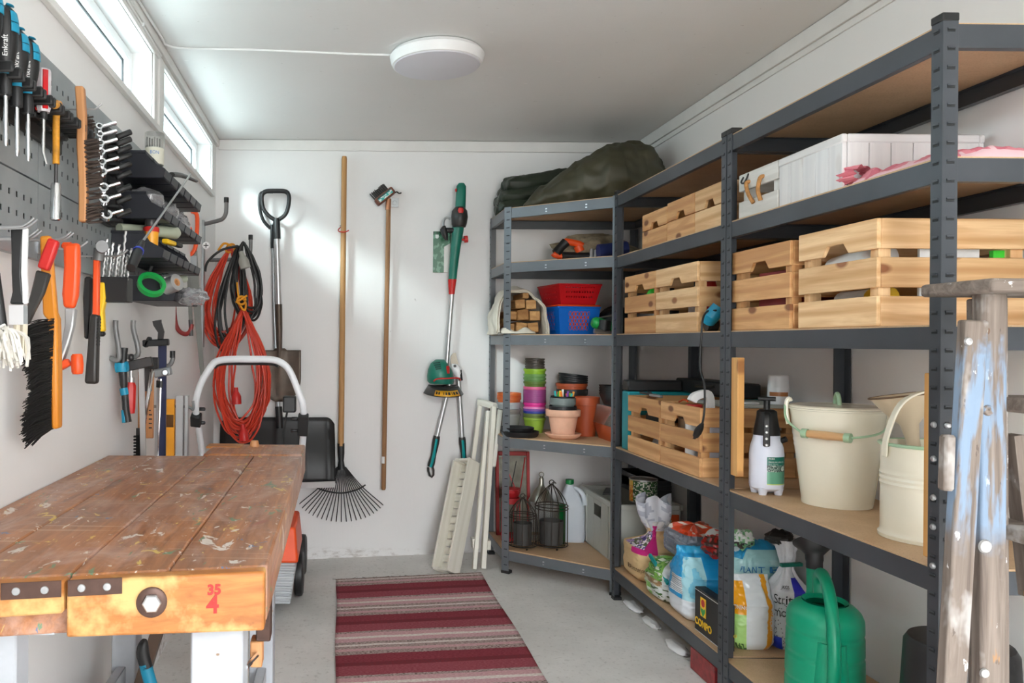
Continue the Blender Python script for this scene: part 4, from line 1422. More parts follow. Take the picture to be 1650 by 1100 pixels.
# bottom row: green tape, silver tape, pale tube, black pipe, white bag
def tape(label, c, ax, ro, ri, w, m, core='pack_white'):
    t = thing('tape_roll', label, 'tape', c)
    M_ = along(c, V(c) + V(ax), up=(1, 0, 0))
    b = mbw(t); b.lathe([(ri, 0), (ro, 0), (ro, w), (ri, w)], 28, M_); b.build('tape_band', m, t)
    b = mbw(t); b.lathe([(ri - .004, .001), (ri, .0005), (ri, w - .0005), (ri - .004, w - .001), (ri - .004, .001)], 28, M_); b.build('core', core, t)
    return t
tape('ring of green tape standing in the lowest bin row', onX(243, 461, -.555), (.35, -.6, .5), .042, .034, .016, 'tape_green', 'tape_green')
tape('roll of silver tape lying in the lowest bin row', onX(268, 462, -.53), (.75, -.5, .25), .026, .012, .048, 'aluminium', 'brush_wood')
b = MB(); b.tube([V(-.60, 2.50, 1.318), V(-.535, 2.78, 1.345)], .013, 12); tag(b.build('sealant_tube', 'pale_tube'), 'short pale tube lying behind the green tape ring', 'tube')
b = MB(); b.tube([V(-.60, 2.47, 1.30), V(-.575, 2.46, 1.36)], .006, 10); tag(b.build('black_pipe', 'black_plastic'), 'thin black pipe piece sticking out of the lowest bins', 'pipe')
b = MB(); crumple(b, onX(309, 478, -.47), .05, .062, .026, 5, .4); tag(b.build('cloth_bag', 'clear_film'), 'crumpled whitish bag hanging out of the lowest farthest bin', 'bag')
# --- drill bits in a black block, long thin awl
t = thing('bit_block', 'black block full of drill bits beside the hammer', 'block', WL(188, 485, .09))
c = WL(188, 466, .09)
b = mbw(t); b.box(c.x - .04, c.x + .035, c.y - .03, c.y + .03, c.z - .034, c.z + .03); b.build('block_body', 'black_plastic', t, bevel=.002)
b = mbw(t); b.box(PX, c.x - .035, c.y - .02, c.y + .02, c.z - .01, c.z + .025); b.build('bracket', 'black_plastic', t)
for i in range(9):
    px, py = 171 + i * 4.2, 448
    x0 = c.x - .033 + (i % 5) * .016; yy = c.y - .018 + (i // 5) * .02
    hgt = (.11, .10, .095, .13, .085, .09, .075, .085, .07)[i]
    o_ = thing('drill_bit', 'drill bit standing in the black bit block', 'drill bit', (x0, yy, c.z + .02), group='drill bits in the black block')
    b = mbw(o_)
    sp = [V(x0 + .012 * f + .0012 * math.sin(f * 40), yy + .0012 * math.cos(f * 40), c.z + .02 + hgt * f) for f in [j / 20 for j in range(21)]]
    b.tube(sp, .0034, 6); b.build('bit_shaft', 'steel_brushed', o_)
a, m_, e = onX(211, 432, -.475), onX(229, 390, -.475), onX(307, 281, -.47)
e = m_ + (e - m_)
t = thing('long_awl', 'long thin metal rod with black handle leaning across the bins', 'awl', a)
b = mbw(t); b.tube([a, a.lerp(m_, .5), m_], [.011, .013, .008], 10); b.build('handle', 'black_plastic', t)
b = mbw(t); b.tube([a.lerp(m_, .62), a.lerp(m_, .66)], .0135, 10); b.build('handle_ring', mat('print_blue2', (40, 60, 170), .4), t)
b = mbw(t); b.tube([m_, e], .0032, 8); b.build('rod', 'steel_brushed', t)

# --- long wire hooks with brushes, scrapers and the hammer
def long_hook(label, y, z, reach, bend=.016, dbl=True):
    t = thing('panel_hook', label, 'hook', (PX, y, z))
    for dy in ((-.008, .008) if dbl else (0,)):
        b = mbw(t); b.tube(smooth_path([V(PX - .002, y + dy, z), V(PX + reach * .8, y + dy, z), V(PX + reach, y + dy, z + .004), V(PX + reach + bend, y + dy, z + bend)], 4), .0026, 8); b.build('prong', 'hook_wire', t)
    b = mbw(t); b.box(PX, PX + .004, y - .014, y + .014, z - .012, z + .012); b.build('hook_plate', 'hook_wire', t)
    return t
def y_at(px, off): return onX(px, 500, XL + off).y
long_hook('wire panel hook carrying the white mop brush', y_at(8, .08), WL(8, 366, .08).z, .10)
long_hook('wire panel hook carrying the paint brush', y_at(34, .09), WL(34, 384, .09).z, .09)
long_hook('wire panel hook carrying the dust brush and red scraper', y_at(74, .07), WL(80, 388, .07).z, .09)
long_hook('wire panel hook carrying the orange scraper', y_at(116, .09), WL(116, 400, .09).z, .09, dbl=False)
long_hook('wire panel hook carrying the hammer', y_at(150, .07), WL(150, 412, .07).z, .12, dbl=False)

def strip(b, pts, w, d, wdir=(0, 1, 0)):
    """flat bar following pts; pts may carry own widths"""
    verts, faces = [], []
    W_ = V(wdir).normalized()
    for i, q in enumerate(pts):
        q, ww, dd = (q[0], q[1], q[2]) if isinstance(q, tuple) else (q, w, d)
        a, c = pts[max(i - 1, 0)], pts[min(i + 1, len(pts) - 1)]
        a = a[0] if isinstance(a, tuple) else a; c = c[0] if isinstance(c, tuple) else c
        tdir = (c - a).normalized()
        n_ = tdir.cross(W_).normalized()
        for sx_, sy_ in ((-1, -1), (1, -1), (1, 1), (-1, 1)):
            verts.append(q + W_ * (sx_ * ww / 2) + n_ * (sy_ * dd / 2))
    for i in range(len(pts) - 1):
        for k in range(4):
            faces.append((i * 4 + k, i * 4 + (k + 1) % 4, i * 4 + 4 + (k + 1) % 4, i * 4 + 4 + k))
    m = len(verts)
    faces += [(3, 2, 1, 0), (m - 4, m - 3, m - 2, m - 1)]
    b.add(verts, faces, [(v.z, v.x, v.y) for v in verts])
    return b
def plane_pts(l_, off, y=None):
    """pixel points on one plane parallel to the back wall at the first point's distance"""
    q = onX(l_[0][0], l_[0][1], XL + off)
    Y = y or q.y
    return [onY(p_[0], p_[1], Y) for p_ in l_]

# paint brush with black and white handle
t = thing('paint_brush', 'flat paint brush with black and white handle hanging by the frame edge', 'brush', WL(32, 570, .10))
P = plane_pts([(30, 366), (29, 400), (28, 440), (30, 470), (30, 490), (29.5, 492), (29.5, 523), (32, 524), (33, 568)], .095)
b = mbw(t)
verts = [(P[0], .026, .02), (P[1], .022, .018), (P[2], .019, .016), (P[3], .020, .017), (P[4], .030, .02)]
strip(b, [(q, .012, w_) for q, w_, d_ in verts], 0, 0); b.build('handle', 'black_plastic', t, bevel=.004, seg=2)
b = mbw(t); strip(b, [(q + V(.010 + .002, .0, 0), .0125, .010) for q, w_, d_ in verts], 0, 0); b.build('handle_edge', 'white_plastic', t, bevel=.003)
b = mbw(t); strip(b, [(P[5], .02, .026), (P[6], .02, .026)], 0, 0); b.build('ferrule', 'chrome', t)
b = mbw(t)
for i in range(60):
    a = P[7] + V(rng.uniform(-.011, .011), rng.uniform(-.009, .009), .002); b.tube([a, a + V(rng.uniform(-.002, .002), rng.uniform(-.002, .002), -.055 + rng.uniform(-.004, .004))], .0018, 4)
o = b.build('bristles', 'bristle_beige', t); o['kind'] = 'stuff'
# white mop brush at the frame edge
t = thing('mop_brush', 'white shaggy mop brush with black stick at the left edge', 'brush', WL(4, 580, .10))
P = plane_pts([(-8, 440), (2, 528), (4, 535), (6, 580)], .12)
b = mbw(t); b.tube([P[0], P[1]], [.008, .010], 10); b.build('stick', 'black_plastic', t)
b = mbw(t)
for i in range(70):
    a = P[2] + V(rng.uniform(-.012, .012), rng.uniform(-.012, .012), rng.uniform(-.004, .012))
    sxx = rng.uniform(-.022, .024)
    b.tube(smooth_path([a, a + V(sxx * .9, rng.uniform(-.02, .02), -.012), a + V(sxx * 1.3, rng.uniform(-.02, .02), -.05 + rng.uniform(-.012, .012))], 3), .0026, 4)
o = b.build('bristles', 'bristle_white', t); o['kind'] = 'stuff'
# dust brush
t = thing('dust_brush', 'long black bristled hand brush with orange wooden handle on left wall', 'brush', WL(70, 724, .08))
P = plane_pts([(74, 380), (77, 430), (82, 505), (88, 515), (91, 600), (92, 690)], .075)
b = mbw(t); strip(b, [(P[0], .016, .022), (P[1], .018, .025), (P[2], .02, .028), (P[3], .03, .020), (P[4], .034, .016), (P[5], .03, .014)], 0, 0); b.build('handle', 'varnished_orange', t, bevel=.005, seg=2)
b = mbw(t)
C = plane_pts([(92, 514), (86, 690)], .075, P[0].y)
for i in range(1300):
    f = rng.random()
    a = C[0].lerp(C[1], f) + V(0, rng.uniform(-.02, .02), 0)
    wdt = (.060 - .014 * f) + .008 * math.sin(f * 9) + rng.uniform(-.006, .006)
    e_ = a + V(-wdt, rng.uniform(-.012, .012), -.020 - .012 * f + rng.uniform(-.010, .010))
    b.tube([a, a.lerp(e_, .55) + V(0, 0, .004), e_], [.0016, .0013, .0007], 4)
o = b.build('bristles', 'bristle_black', t); o['kind'] = 'stuff'
# red handled scraper
t = thing('scraper', 'wire scraper with red handle and dark grey neck hanging tilted', 'scraper', WL(48, 520, .11))
P = plane_pts([(88, 386), (70, 434), (71, 438), (62, 470), (50, 500), (43, 522)], .11)
b = mbw(t); strip(b, [(P[0], .02, .022), (P[0].lerp(P[1], .5), .02, .024), (P[1], .02, .023)], 0, 0); b.build('handle', 'red_plastic', t, bevel=.005, seg=2)
b = mbw(t); strip(b, [(P[2], .02, .026), (P[3], .016, .024), (P[4], .012, .017), (P[5], .006, .012)], 0, 0); b.build('neck', 'dark_plastic', t, bevel=.003)
# orange scraper with knob
t = thing('paint_scraper', 'paint scraper with thick orange handle and orange knob hanging between brush and hammer', 'scraper', WL(108, 604, .09))
P = plane_pts([(116, 392), (117, 430), (114, 475), (112, 497)], .09)
b = mbw(t); strip(b, [(P[0], .022, .036), (P[0].lerp(P[1], .3), .024, .034), (P[1], .026, .033), (P[2], .024, .034), (P[3], .018, .024)], 0, 0); b.build('handle', 'orange_plastic', t, bevel=.008, seg=3)
q = plane_pts([(101, 394), (112, 398)], .09, P[0].y)
b = mbw(t); b.tube([q[0], q[1]], [.006, .012], 8); b.build('handle_lip', 'orange_plastic', t)
P2 = plane_pts([(115, 496), (113, 525), (107, 552), (98, 580), (96, 590)], .09, P[0].y)
b = mbw(t); strip(b, [(P2[0], .024, .022), (P2[1], .022, .018), (P2[2], .022, .014), (P2[3], .026, .012), (P2[4], .03, .006)], 0, 0); b.build('blade_arm', 'aluminium', t, bevel=.003)
P3 = plane_pts([(94, 594), (112, 582), (122, 588), (124, 570), (125, 603)], .09, P[0].y)
b = mbw(t); strip(b, [(P3[0], .03, .012), (P3[1], .02, .018)], 0, 0, (0, 1, 0)); b.build('blade_clamp', 'orange_plastic', t, bevel=.003)
M_ = along(P3[4], P3[3])
Lk = (P3[3] - P3[4]).length
b = mbw(t); b.lathe([(0, 0), (.011, .001), (.013, .006), (.014, Lk * .5), (.013, Lk - .005), (.010, Lk), (0, Lk)], 10, M_); b.build('knob', 'orange_plastic', t)
# hammer
t = thing('hammer', 'hammer with orange shaft and black grip hanging head up', 'hammer', WL(148, 620, .10))
P = plane_pts([(156, 418), (155, 510), (154, 506), (151, 560), (148, 618)], .085)
hc = plane_pts([(146, 397), (163, 400)], .085, P[0].y)
b = mbw(t)
fdir = V(.35, -1, .0).normalized()
c0 = hc[1]
b.lathe([(0, -.062), (.008, -.06), (.011, -.03), (.012, .0), (.0115, .02), (.0095, .03), (.0145, .036), (.0155, .05), (.0145, .053), (0, .0535)], 18, along(c0 - fdir * .01, c0 + fdir))
b.tube([c0 + V(-.004, 0, 0), c0 + V(-.006, 0, -.03)], .014, 10)
b.build('head', mat('hammer_steel', (120, 120, 120), .5, .5), t)
b = mbw(t); strip(b, [(P[0], .018, .0145), (P[1], .018, .0155)], 0, 0); b.build('shaft', 'orange_plastic', t, bevel=.004, seg=2)
b = mbw(t); strip(b, [(P[2], .026, .022), (P[3], .028, .025), (P[3].lerp(P[4], .6), .03, .028), (P[4], .03, .030)], 0, 0); b.build('grip', 'dark_plastic', t, bevel=.007, seg=3)
b = mbw(t)
for i in range(9):
    z_ = P[2].lerp(P[4], .08 + i * .045); b.bar(z_ + V(.0115, -.016, .001), z_ + V(.0115, .004, .001), .004, .004)
b.build('grip_ribs', 'black_plastic', t)
# yellow and black knife behind hammer
t = thing('utility_saw', 'yellow and black handled tool hanging behind the hammer', 'tool', WL(158, 545, .06))
P = plane_pts([(165, 455), (166, 480), (163, 500), (164, 534), (164, 534), (164, 542)], .06)
b = mbw(t); strip(b, [(P[0], .02, .014), (P[1], .024, .018), (P[2], .024, .016), (P[3], .024, .018)], 0, 0); b.build('grip', 'yellow_plastic', t, bevel=.004, seg=2)
b = mbw(t); strip(b, [(P[3], .024, .018), (P[5], .02, .015)], 0, 0); b.build('grip_end', 'black_plastic', t, bevel=.004)
P = plane_pts([(143, 446), (142, 480), (141, 546)], .06)
b = mbw(t); strip(b, [(P[0], .02, .016), (P[1], .022, .02), (P[2], .02, .012)], 0, 0); b.build('sheath', 'black_plastic', t, bevel=.004)

# --- hand saw with orange handle, hacksaw
t = thing('hand_saw', 'hand saw with orange handle hanging blade down in the left corner', 'saw', WL(325, 612, .05))
Y = 3.62
def pq(l_): return [onY(x, y, Y) for x, y in l_]
hand = pq([(306, 340), (314, 342), (318, 352), (316, 392), (311, 407), (302, 411), (296, 402), (293, 382), (300, 372), (297, 361), (299, 347)])
b = mbw(t)
loop = smooth_path(hand + [hand[0]], 3)
b.tube(loop, .0125, 8, flat=.8)
b.tube(pq([(296, 372), (308, 366)]), .012, 8)
b.build('handle', 'orange_plastic', t)
b = mbw(t)
bp = [(303, 408), (318, 404), (329, 600), (327, 614), (323, 606)]
b.prism([(onY(x, y, Y).x, onY(x, y, Y).z) for x, y in bp], 0, .0016, T(0, Y, 0) @ RX(R(90))); b.build('blade', mat('saw_steel', (128, 128, 124), .35, .7), t)
b = mbw(t); b.box(onY(301, 425, Y).x, onY(317, 425, Y).x, Y - .004, Y + .004, onY(301, 428, Y).z, onY(301, 412, Y).z); b.build('blade_plate', 'galvanised', t)
t = thing('hacksaw', 'hacksaw with dark red frame hanging under the storage bins', 'saw', WL(292, 538, .05))
Y = 3.3
b = mbw(t); b.tube(smooth_path([onY(x, y, Y) for x, y in ((279, 425), (280, 470), (282, 515), (288, 532), (298, 538), (306, 534), (309, 522))], 4), .0095, 10); b.build('frame', mat('dark_red', (132, 32, 30), .4), t)
b = mbw(t); b.bar(onY(304, 430, Y), onY(308, 536, Y), .002, .016, up=(1, 0, 0)); b.build('blade', 'saw_steel', t)
b = mbw(t); b.tube([onY(307, 515, Y), onY(308, 541, Y)], .009, 8); b.build('tension_nut', 'gun_metal', t)

# --- lower hooks: clamps, levels, rasps
def hook_at(label, px, py, tip, off_root=0, r=.008, cap=True):
    Y = tip[2]
    P = [V(XL + .001, Y, onY(px, py, Y).z), onY(px, py, Y), onY(tip[0], tip[1] + 14, Y), onY(tip[0], tip[1], Y)]
    t = thing('utility_hook', label, 'hook', P[0])
    b = mbw(t); b.tube(smooth_path(P, 6), r, 10); b.build('hook_bar', 'hook_grey', t)
    if cap:
        b = mbw(t); b.tube([P[3] - V(0, 0, .022), P[3] + V(0, 0, .002)], r * 1.2, 10); b.build('hook_cap', 'black_plastic', t)
    return t
hook_at('grey double hook with upright tip above the teal clamp handle', 192, 577, (186.5, 516, 2.35), cap=False)
hook_at('grey upright hook tip beside the red clamp handle', 222, 572, (215, 516, 2.42), cap=False)
hook_at('grey hook with black cap holding the long bar clamps', 268, 590, (278, 566, 2.75))
hook_at('thin grey hook rod in front of the spirit levels', 300, 655, (311, 646, 2.9), r=.005, cap=False)
def dz(px, py, Y): return onY(px, py, Y)
# teal bar clamp
Y = 2.36
t = thing('quick_clamp', 'teal and black quick clamp hanging leftmost on lower hooks', 'clamp', dz(205, 684, Y))
b = mbw(t); b.tube([dz(187, 592, Y), dz(206, 590, Y)], .016, 10); b.lathe([(.018, -.012), (.02, 0), (.018, .014)], 16, T(*dz(197, 592, Y))); b.build('collar', 'blue_teal', t)
b = mbw(t); b.tube(smooth_path([dz(200, 560, Y), dz(198, 592, Y), dz(200, 625, Y)], 4), [.012, .012, .011, .011, .012, .013, .012, .012, .010], 10); b.tube([dz(201, 634, Y), dz(203, 660, Y), dz(206, 680, Y)], [.011, .011, .012], 10); b.build('body', 'black_plastic', t)
b = mbw(t); b.tube([dz(199, 625, Y), dz(201, 636, Y)], .0125, 10); b.build('grip_band', 'blue_teal', t); b = mbw(t); b.tube([dz(200, 660, Y), dz(203, 680, Y)], [.009, .012], 8); b.build('grip', 'blue_teal', t)
# F clamp with red handle
Y = 2.40
t = thing('bar_clamp', 'bar clamp with bright red handle hanging on the lower hooks', 'clamp', dz(212, 668, Y))
b = mbw(t); b.lathe([(0, 0), (.015, .003), (.0165, .02), (.0165, .085), (.012, .096), (0, .097)], 8, along(dz(209, 667, Y), dz(211, 600, Y))); b.build('handle', 'red_plastic', t)
b = mbw(t); b.box(-.004, .004, -.0175, -.0165, .02, .045, T(*dz(204, 655, Y))); b.build('handle_label', 'white_label', t)
b = mbw(t); sp = [dz(211 + .3 * i / 20, 618 - 45 * i / 20, Y) for i in range(21)]; b.tube(sp, [.0072 if i % 2 else .006 for i in range(21)], 10); b.tube([dz(211, 620, Y), dz(211.3, 608, Y)], .011, 10); b.build('screw', 'steel_brushed', t)
b = mbw(t); b.bar(dz(206, 590, Y), dz(246, 582, Y), .018, .03, up=(0, 0, 1)); b.tube([dz(208, 576, Y), dz(215, 576, Y)], .012, 10); b.build('jaw', 'gun_metal', t, bevel=.003)
b = mbw(t); b.bar(dz(228, 590, Y), dz(231, 738, Y), .007, .016, up=(1, 0, 0)); b.build('bar', 'steel_brushed', t)
# wooden saw/rasp
Y = 2.5
t = thing('wooden_mitre_saw', 'wooden board tool with printed marks and black perforated rasp behind clamps', 'rasp', dz(240, 706, Y))
b = mbw(t); b.box(dz(222, 650, Y).x, dz(247, 650, Y).x, Y, Y + .012, dz(240, 706, Y).z, dz(240, 598, Y).z); b.build('board', 'brush_wood', t, bevel=.002)
b = mbw(t); b.box(dz(233, 650, Y).x, dz(245, 650, Y).x, Y - .006, Y - .001, dz(240, 630, Y).z, dz(240, 584, Y).z); b.build('rasp_plate', 'gun_metal', t)
b = mbw(t)
for i, hh in enumerate((.006, .010, .010, .010, .010)):
    z_ = dz(242, 662 + i * 7, Y).z; b.box(dz(240, 650, Y).x, dz(240, 650, Y).x + hh, Y - .0006, Y - .0001, z_, z_ + .004)
b.build('printed_marks', 'black_plastic', t)
b = mbw(t); b.bar(dz(246, 592, Y - .03), dz(231, 690, Y - .03), .012, .010, up=(0, 1, 0)); b.build('chrome_arm', 'chrome', t, bevel=.003)
b = mbw(t); b.box(dz(236, 590, Y).x, dz(258, 590, Y).x, Y - .04, Y - .01, dz(240, 594, Y).z, dz(240, 575, Y).z); b.build('black_head', 'black_plastic', t, bevel=.004)
b = mbw(t)
for i in range(10):
    b.box(dz(219, 700 + i * 5, Y).x, dz(229, 700 + i * 5, Y).x, Y - .03, Y - .02, dz(219, 703 + i * 5, Y).z, dz(219, 700 + i * 5, Y).z)
b.box(dz(223, 700, Y).x, dz(237, 700, Y).x, Y - .03, Y - .02, dz(219, 745, Y).z, dz(219, 688, Y).z)
b.build('toothed_blade', 'black_plastic', t)
# navy bar clamp
Y = 2.62
t = thing('bar_clamp', 'navy blue bar clamp with black jaws hanging behind the chrome pipe', 'clamp', dz(262, 735, Y))
b = mbw(t); b.box(dz(254, 650, Y).x, dz(267, 650, Y).x, Y, Y + .012, dz(260, 738, Y).z, dz(260, 555, Y).z); b.build('bar', 'navy_bar', t, bevel=.001)
b = mbw(t); b.bar(dz(231, 553, Y - .012), dz(272, 551, Y - .012), .03, .022, up=(0, 0, 1)); b.bar(dz(234, 559, Y - .012), dz(242, 543, Y - .012), .03, .012); b.build('jaw', 'black_plastic', t, bevel=.003)
b = mbw(t); strip(b, [(dz(258, 552, Y), .012, .016), (dz(260, 535, Y), .01, .02), (dz(254, 522, Y), .008, .028), (dz(253, 516, Y), .006, .03)], 0, 0); b.build('tail_blade', 'gun_metal', t)
# chrome pipe clamp
Y = 2.66
t = thing('pipe_clamp', 'chrome pipe clamp with black collar hanging beside the yellow level', 'clamp', dz(258, 738, Y - .03))
b = mbw(t); b.tube([dz(259, 610, Y - .03), dz(254, 740, Y - .03)], .0115, 12); b.build('pipe', 'chrome', t)
b = mbw(t); b.tube([dz(259, 613, Y - .03), dz(258.5, 624, Y - .03)], .0145, 12); b.build('collar', 'black_plastic', t)
b = mbw(t); b.bar(dz(249, 602, Y - .03), dz(276, 597, Y - .03), .03, .028, up=(0, 0, 1)); b.tube([dz(266, 600, Y - .06), dz(266, 600, Y - .03)], .012, 10); b.build('clamp_head', 'galvanised', t, bevel=.004)
# levels
Y = 2.885
t = thing('spirit_level', 'orange-yellow spirit level hanging upright behind the bench by the wall', 'level', dz(275, 744, Y))
b = mbw(t); b.box(dz(267.5, 650, Y).x, dz(281, 650, Y).x, Y, Y + .022, dz(270, 744, Y).z, dz(270, 643, Y).z); b.build('level_body', mat('level_orange', (232, 156, 36), .35), t, bevel=.002)
b = mbw(t); b.box(dz(268.5, 650, Y).x, dz(280, 650, Y).x, Y - .001, Y, dz(270, 688, Y).z, dz(270, 668, Y).z); b.build('level_window', mat('amber_dark', (96, 60, 20), .3), t)
for k, (xa, xb, lb_) in enumerate(((283, 295, 'wide aluminium straightedge hanging upright beside the yellow level'), (297.5, 303, 'narrow aluminium straightedge hanging upright nearest the mower handle'))):
    b = MB(); Y = 2.885
    b.box(dz(xa, 650, Y).x, dz(xb, 650, Y).x, Y, Y + .03, dz(xa, 744, Y).z, dz(xa, 637, Y).z)
    tag(b.build('straightedge', 'aluminium', bevel=.0015), lb_, 'straightedge')
# ================================================================ workbench
def bench_wood():
    m, n, l, p = new_mat('bench_wood')
    v = coords(n, l, (1, 1, 1), 'world')
    grain = noise_tex(n, l, coords(n, l, (26, 2.2, 26), 'world'), 2.2, 6, .6, .6)
    big = noise_tex(n, l, v, 3.4, 5, .6)
    c = ramp(n, l, grain, .28, .72, rgb(122, 74, 44), rgb(196, 130, 78))
    c = mixc(n, l, ramp(n, l, big, .42, .68, (0, 0, 0, 1), (.7, .7, .7, 1)), c, rgb(142, 104, 84))
    pal = noise_tex(n, l, coords(n, l, (4.5, 2.0, 3), 'world'), 2.4, 6, .65, .8)
    c = mixc(n, l, ramp(n, l, pal, .48, .68, (0, 0, 0, 1), (.5, .5, .5, 1)), c, rgb(202, 176, 166))
    # paint splashes in a handful of colours
    for k, (sc, col, lo, wdt, st) in enumerate(((15, (222, 214, 204), .64, .02, .85), (10, (196, 176, 204), .66, .06, .45), (21, (88, 140, 110), .64, .015, .8), (17, (96, 84, 76), .61, .06, .5), (26, (222, 196, 96), .635, .02, .7), (23, (74, 116, 158), .66, .015, .8), (12, (150, 40, 60), .665, .03, .4), (34, (226, 222, 214), .64, .02, .7))):
        f = noise_tex(n, l, coords(n, l, (1 + .3 * (k % 3), .55 + .25 * (k % 2), 1), 'world'), sc * .85, 6, .62, .9)
        mp = n[-1] if False else None
        c = mixc(n, l, ramp(n, l, f, lo, lo + wdt, (0, 0, 0, 1), (st, st, st, 1)), c, rgb(*col))
    # scratches across the boards
    sc = noise_tex(n, l, coords(n, l, (3.0, 160, 3), 'world'), 1.1, 2, .5)
    c = mixc(n, l, ramp(n, l, sc, .66, .69, (0, 0, 0, 1), (.5, .5, .5, 1)), c, rgb(214, 190, 164))
    l.new(c, p.inputs['Base Color'])
    p.inputs['Roughness'].default_value = .36
    bump(n, l, p, grain, .25, .002)
def bench_raw():
    m, n, l, p = new_mat('bench_raw')
    grain = noise_tex(n, l, coords(n, l, (3, 26, 30), 'world'), 2.0, 6, .62, .6)
    big = noise_tex(n, l, coords(n, l, (1, 1, 1), 'world'), 9, 5, .6)
    c = ramp(n, l, grain, .3, .7, rgb(150, 88, 36), rgb(188, 124, 60))
    c = mixc(n, l, ramp(n, l, big, .5, .62), c, rgb(210, 166, 104))
    sp = noise_tex(n, l, coords(n, l, (1, 1, 1), 'world'), 46, 4, .6)
    c = mixc(n, l, ramp(n, l, sp, .66, .72, (0, 0, 0, 1), (.6, .6, .6, 1)), c, rgb(128, 76, 36))
    l.new(c, p.inputs['Base Color'])
    p.inputs['Roughness'].default_value = .5
    bump(n, l, p, grain, .25, .002)
bench_wood(); bench_raw()
def chalk_paint():
    m, n, l, p = new_mat('bench_paint')
    v = coords(n, l, (1, 1, 1), 'world')
    f = noise_tex(n, l, v, 8, 6)
    sp = noise_tex(n, l, v, 32, 3, .5)
    c = ramp(n, l, f, .3, .7, rgb(160, 164, 170), rgb(184, 188, 193))
    c = mixc(n, l, ramp(n, l, sp, .70, .73), c, rgb(138, 112, 90))
    l.new(c, p.inputs['Base Color']); p.inputs['Roughness'].default_value = .55
chalk_paint()
ZT = .795
fzb = floor_z(-.3, 2)
t = thing('workbench', 'worn paint-splashed wooden workbench on white legs along left wall', 'workbench', (-.39, 1.8, fzb))
# boards of the top run lengthways; their near ends follow the slanted front edge
xs = [XL + .001, -.53, -.38, -.245, -.103]
def yfront(x): return 1.055 + (x + .67) / .567 * .115
for i in range(4):
    xa, xb = xs[i] + (.0006 if i else 0), xs[i + 1] - .0006
    yb = 2.335 if i < 2 else 2.35
    th = .052 if i == 0 else .084
    ya, ybb = yfront(xa), yfront(xb)
    b = mbw(t)
    b.hexa([(xa, ya + .03, ZT - th), (xb, ybb + .03, ZT - th), (xb, yb, ZT - th), (xa, yb, ZT - th), (xa, ya + .03, ZT), (xb, ybb + .03, ZT), (xb, yb, ZT), (xa, yb, ZT)], 1)
    b.build('top_board', 'bench_wood', t, bevel=.004, seg=2)
b = mbw(t); b.box(-.395, -.103, 2.352, 2.58, ZT - .084, ZT + .004); b.build('tail_jaw', 'bench_wood', t, bevel=.006, seg=2)
b = mbw(t); b.box(-.41, -.30, 2.50, 2.575, ZT + .0, ZT + .006); b.build('tail_strip', 'bench_raw', t)
b = mbw(t); b.tube([(-.262, 2.53, ZT + .0), (-.262, 2.53, ZT + .022)], [.016, .012], 12); b.build('bench_dog', 'brush_wood', t)
# end block with bolt
xa, xb = -.376, -.105
b = mbw(t)
b.hexa([(xa, yfront(xa), ZT - .080), (xb, yfront(xb), ZT - .088), (xb, yfront(xb) + .029, ZT - .088), (xa, yfront(xa) + .029, ZT - .080), (xa, yfront(xa), ZT - .001), (xb, yfront(xb), ZT - .001), (xb, yfront(xb) + .029, ZT - .001), (xa, yfront(xa) + .029, ZT - .001)], 0)
b.build('end_block', 'bench_raw', t, bevel=.004, seg=2)
xa0 = XL + .002
b = mbw(t)
b.hexa([(xa0, yfront(xa0), ZT - .05), (xa - .004, yfront(xa), ZT - .046), (xa - .004, yfront(xa) + .029, ZT - .046), (xa0, yfront(xa0) + .029, ZT - .05), (xa0, yfront(xa0), ZT - .001), (xa - .004, yfront(xa), ZT - .001), (xa - .004, yfront(xa) + .029, ZT - .001), (xa0, yfront(xa0) + .029, ZT - .001)], 0)
b.build('end_block', 'bench_raw', t, bevel=.003)
ed = V(xb - xa, yfront(xb) - yfront(xa), 0).normalized()
en = V(ed.y, -ed.x, 0)
mat('iron_dark', (84, 62, 54), .42, .5, var=.25, vscale=40)
for (x0, x1) in ((-.46, -.382), (-.374, -.302)):
    p0, p1 = V(x0, yfront(x0), 0), V(x1, yfront(x1), 0)
    b = mbw(t); Mx = basis(p0 + V(0, 0, ZT), ed, -en, (0, 0, 1))
    b.box(0, (p1 - p0).length, -.002, .0, -.022, .001, Mx); b.build('iron_strip', 'iron_dark', t, bevel=.0006)
    for f in (.25, .72):
        c = p0.lerp(p1, f) + V(0, 0, ZT - .011) + en * .002
        b = mbw(t); b.lathe([(.0058, 0), (.005, .0012), (0, .0014)], 14, along(c, c + en)); b.box(-.003, .003, -.0006, .0006, .0012, .0017, along(c, c + en)); b.box(-.0006, .0006, -.003, .003, .0012, .0017, along(c, c + en)); b.build('screw', 'bolt_zinc', t)
c = onZ(233, 974, ZT - .038); c = V(-.262, yfront(-.262), ZT - .036) + en * .001
b = mbw(t); b.lathe([(.0215, -.0005), (.0215, .0025), (.0195, .004), (.012, .004)], 28, along(c, c + en)); b.build('washer', 'iron_dark', t)
b = mbw(t); b.lathe([(.0135, .003), (.0135, .009), (.0115, .011), (0, .011)], 6, along(c, c + en)); b.build('bolt_head', 'bolt_zinc', t)
# red stencil mark
def mark(nm, s_, size, px_, z_, m_, rot=0):
    c = V(px_, yfront(px_), ZT + z_) + en * .0006
    return text_obj(nm, s_, size, m_, t, M=t.matrix_world.inverted() @ basis(c, ed, (0, 0, 1), en) @ RZ(rot), ext=.0003, bold=.0008)
mat('red_paint', (176, 40, 34), .6, var=.25, vscale=80)
mark('stencil_digit', '4', .036, -.178, -.046, 'red_paint')
mark('stencil_digit', '35', .02, -.176, -.024, 'red_paint')
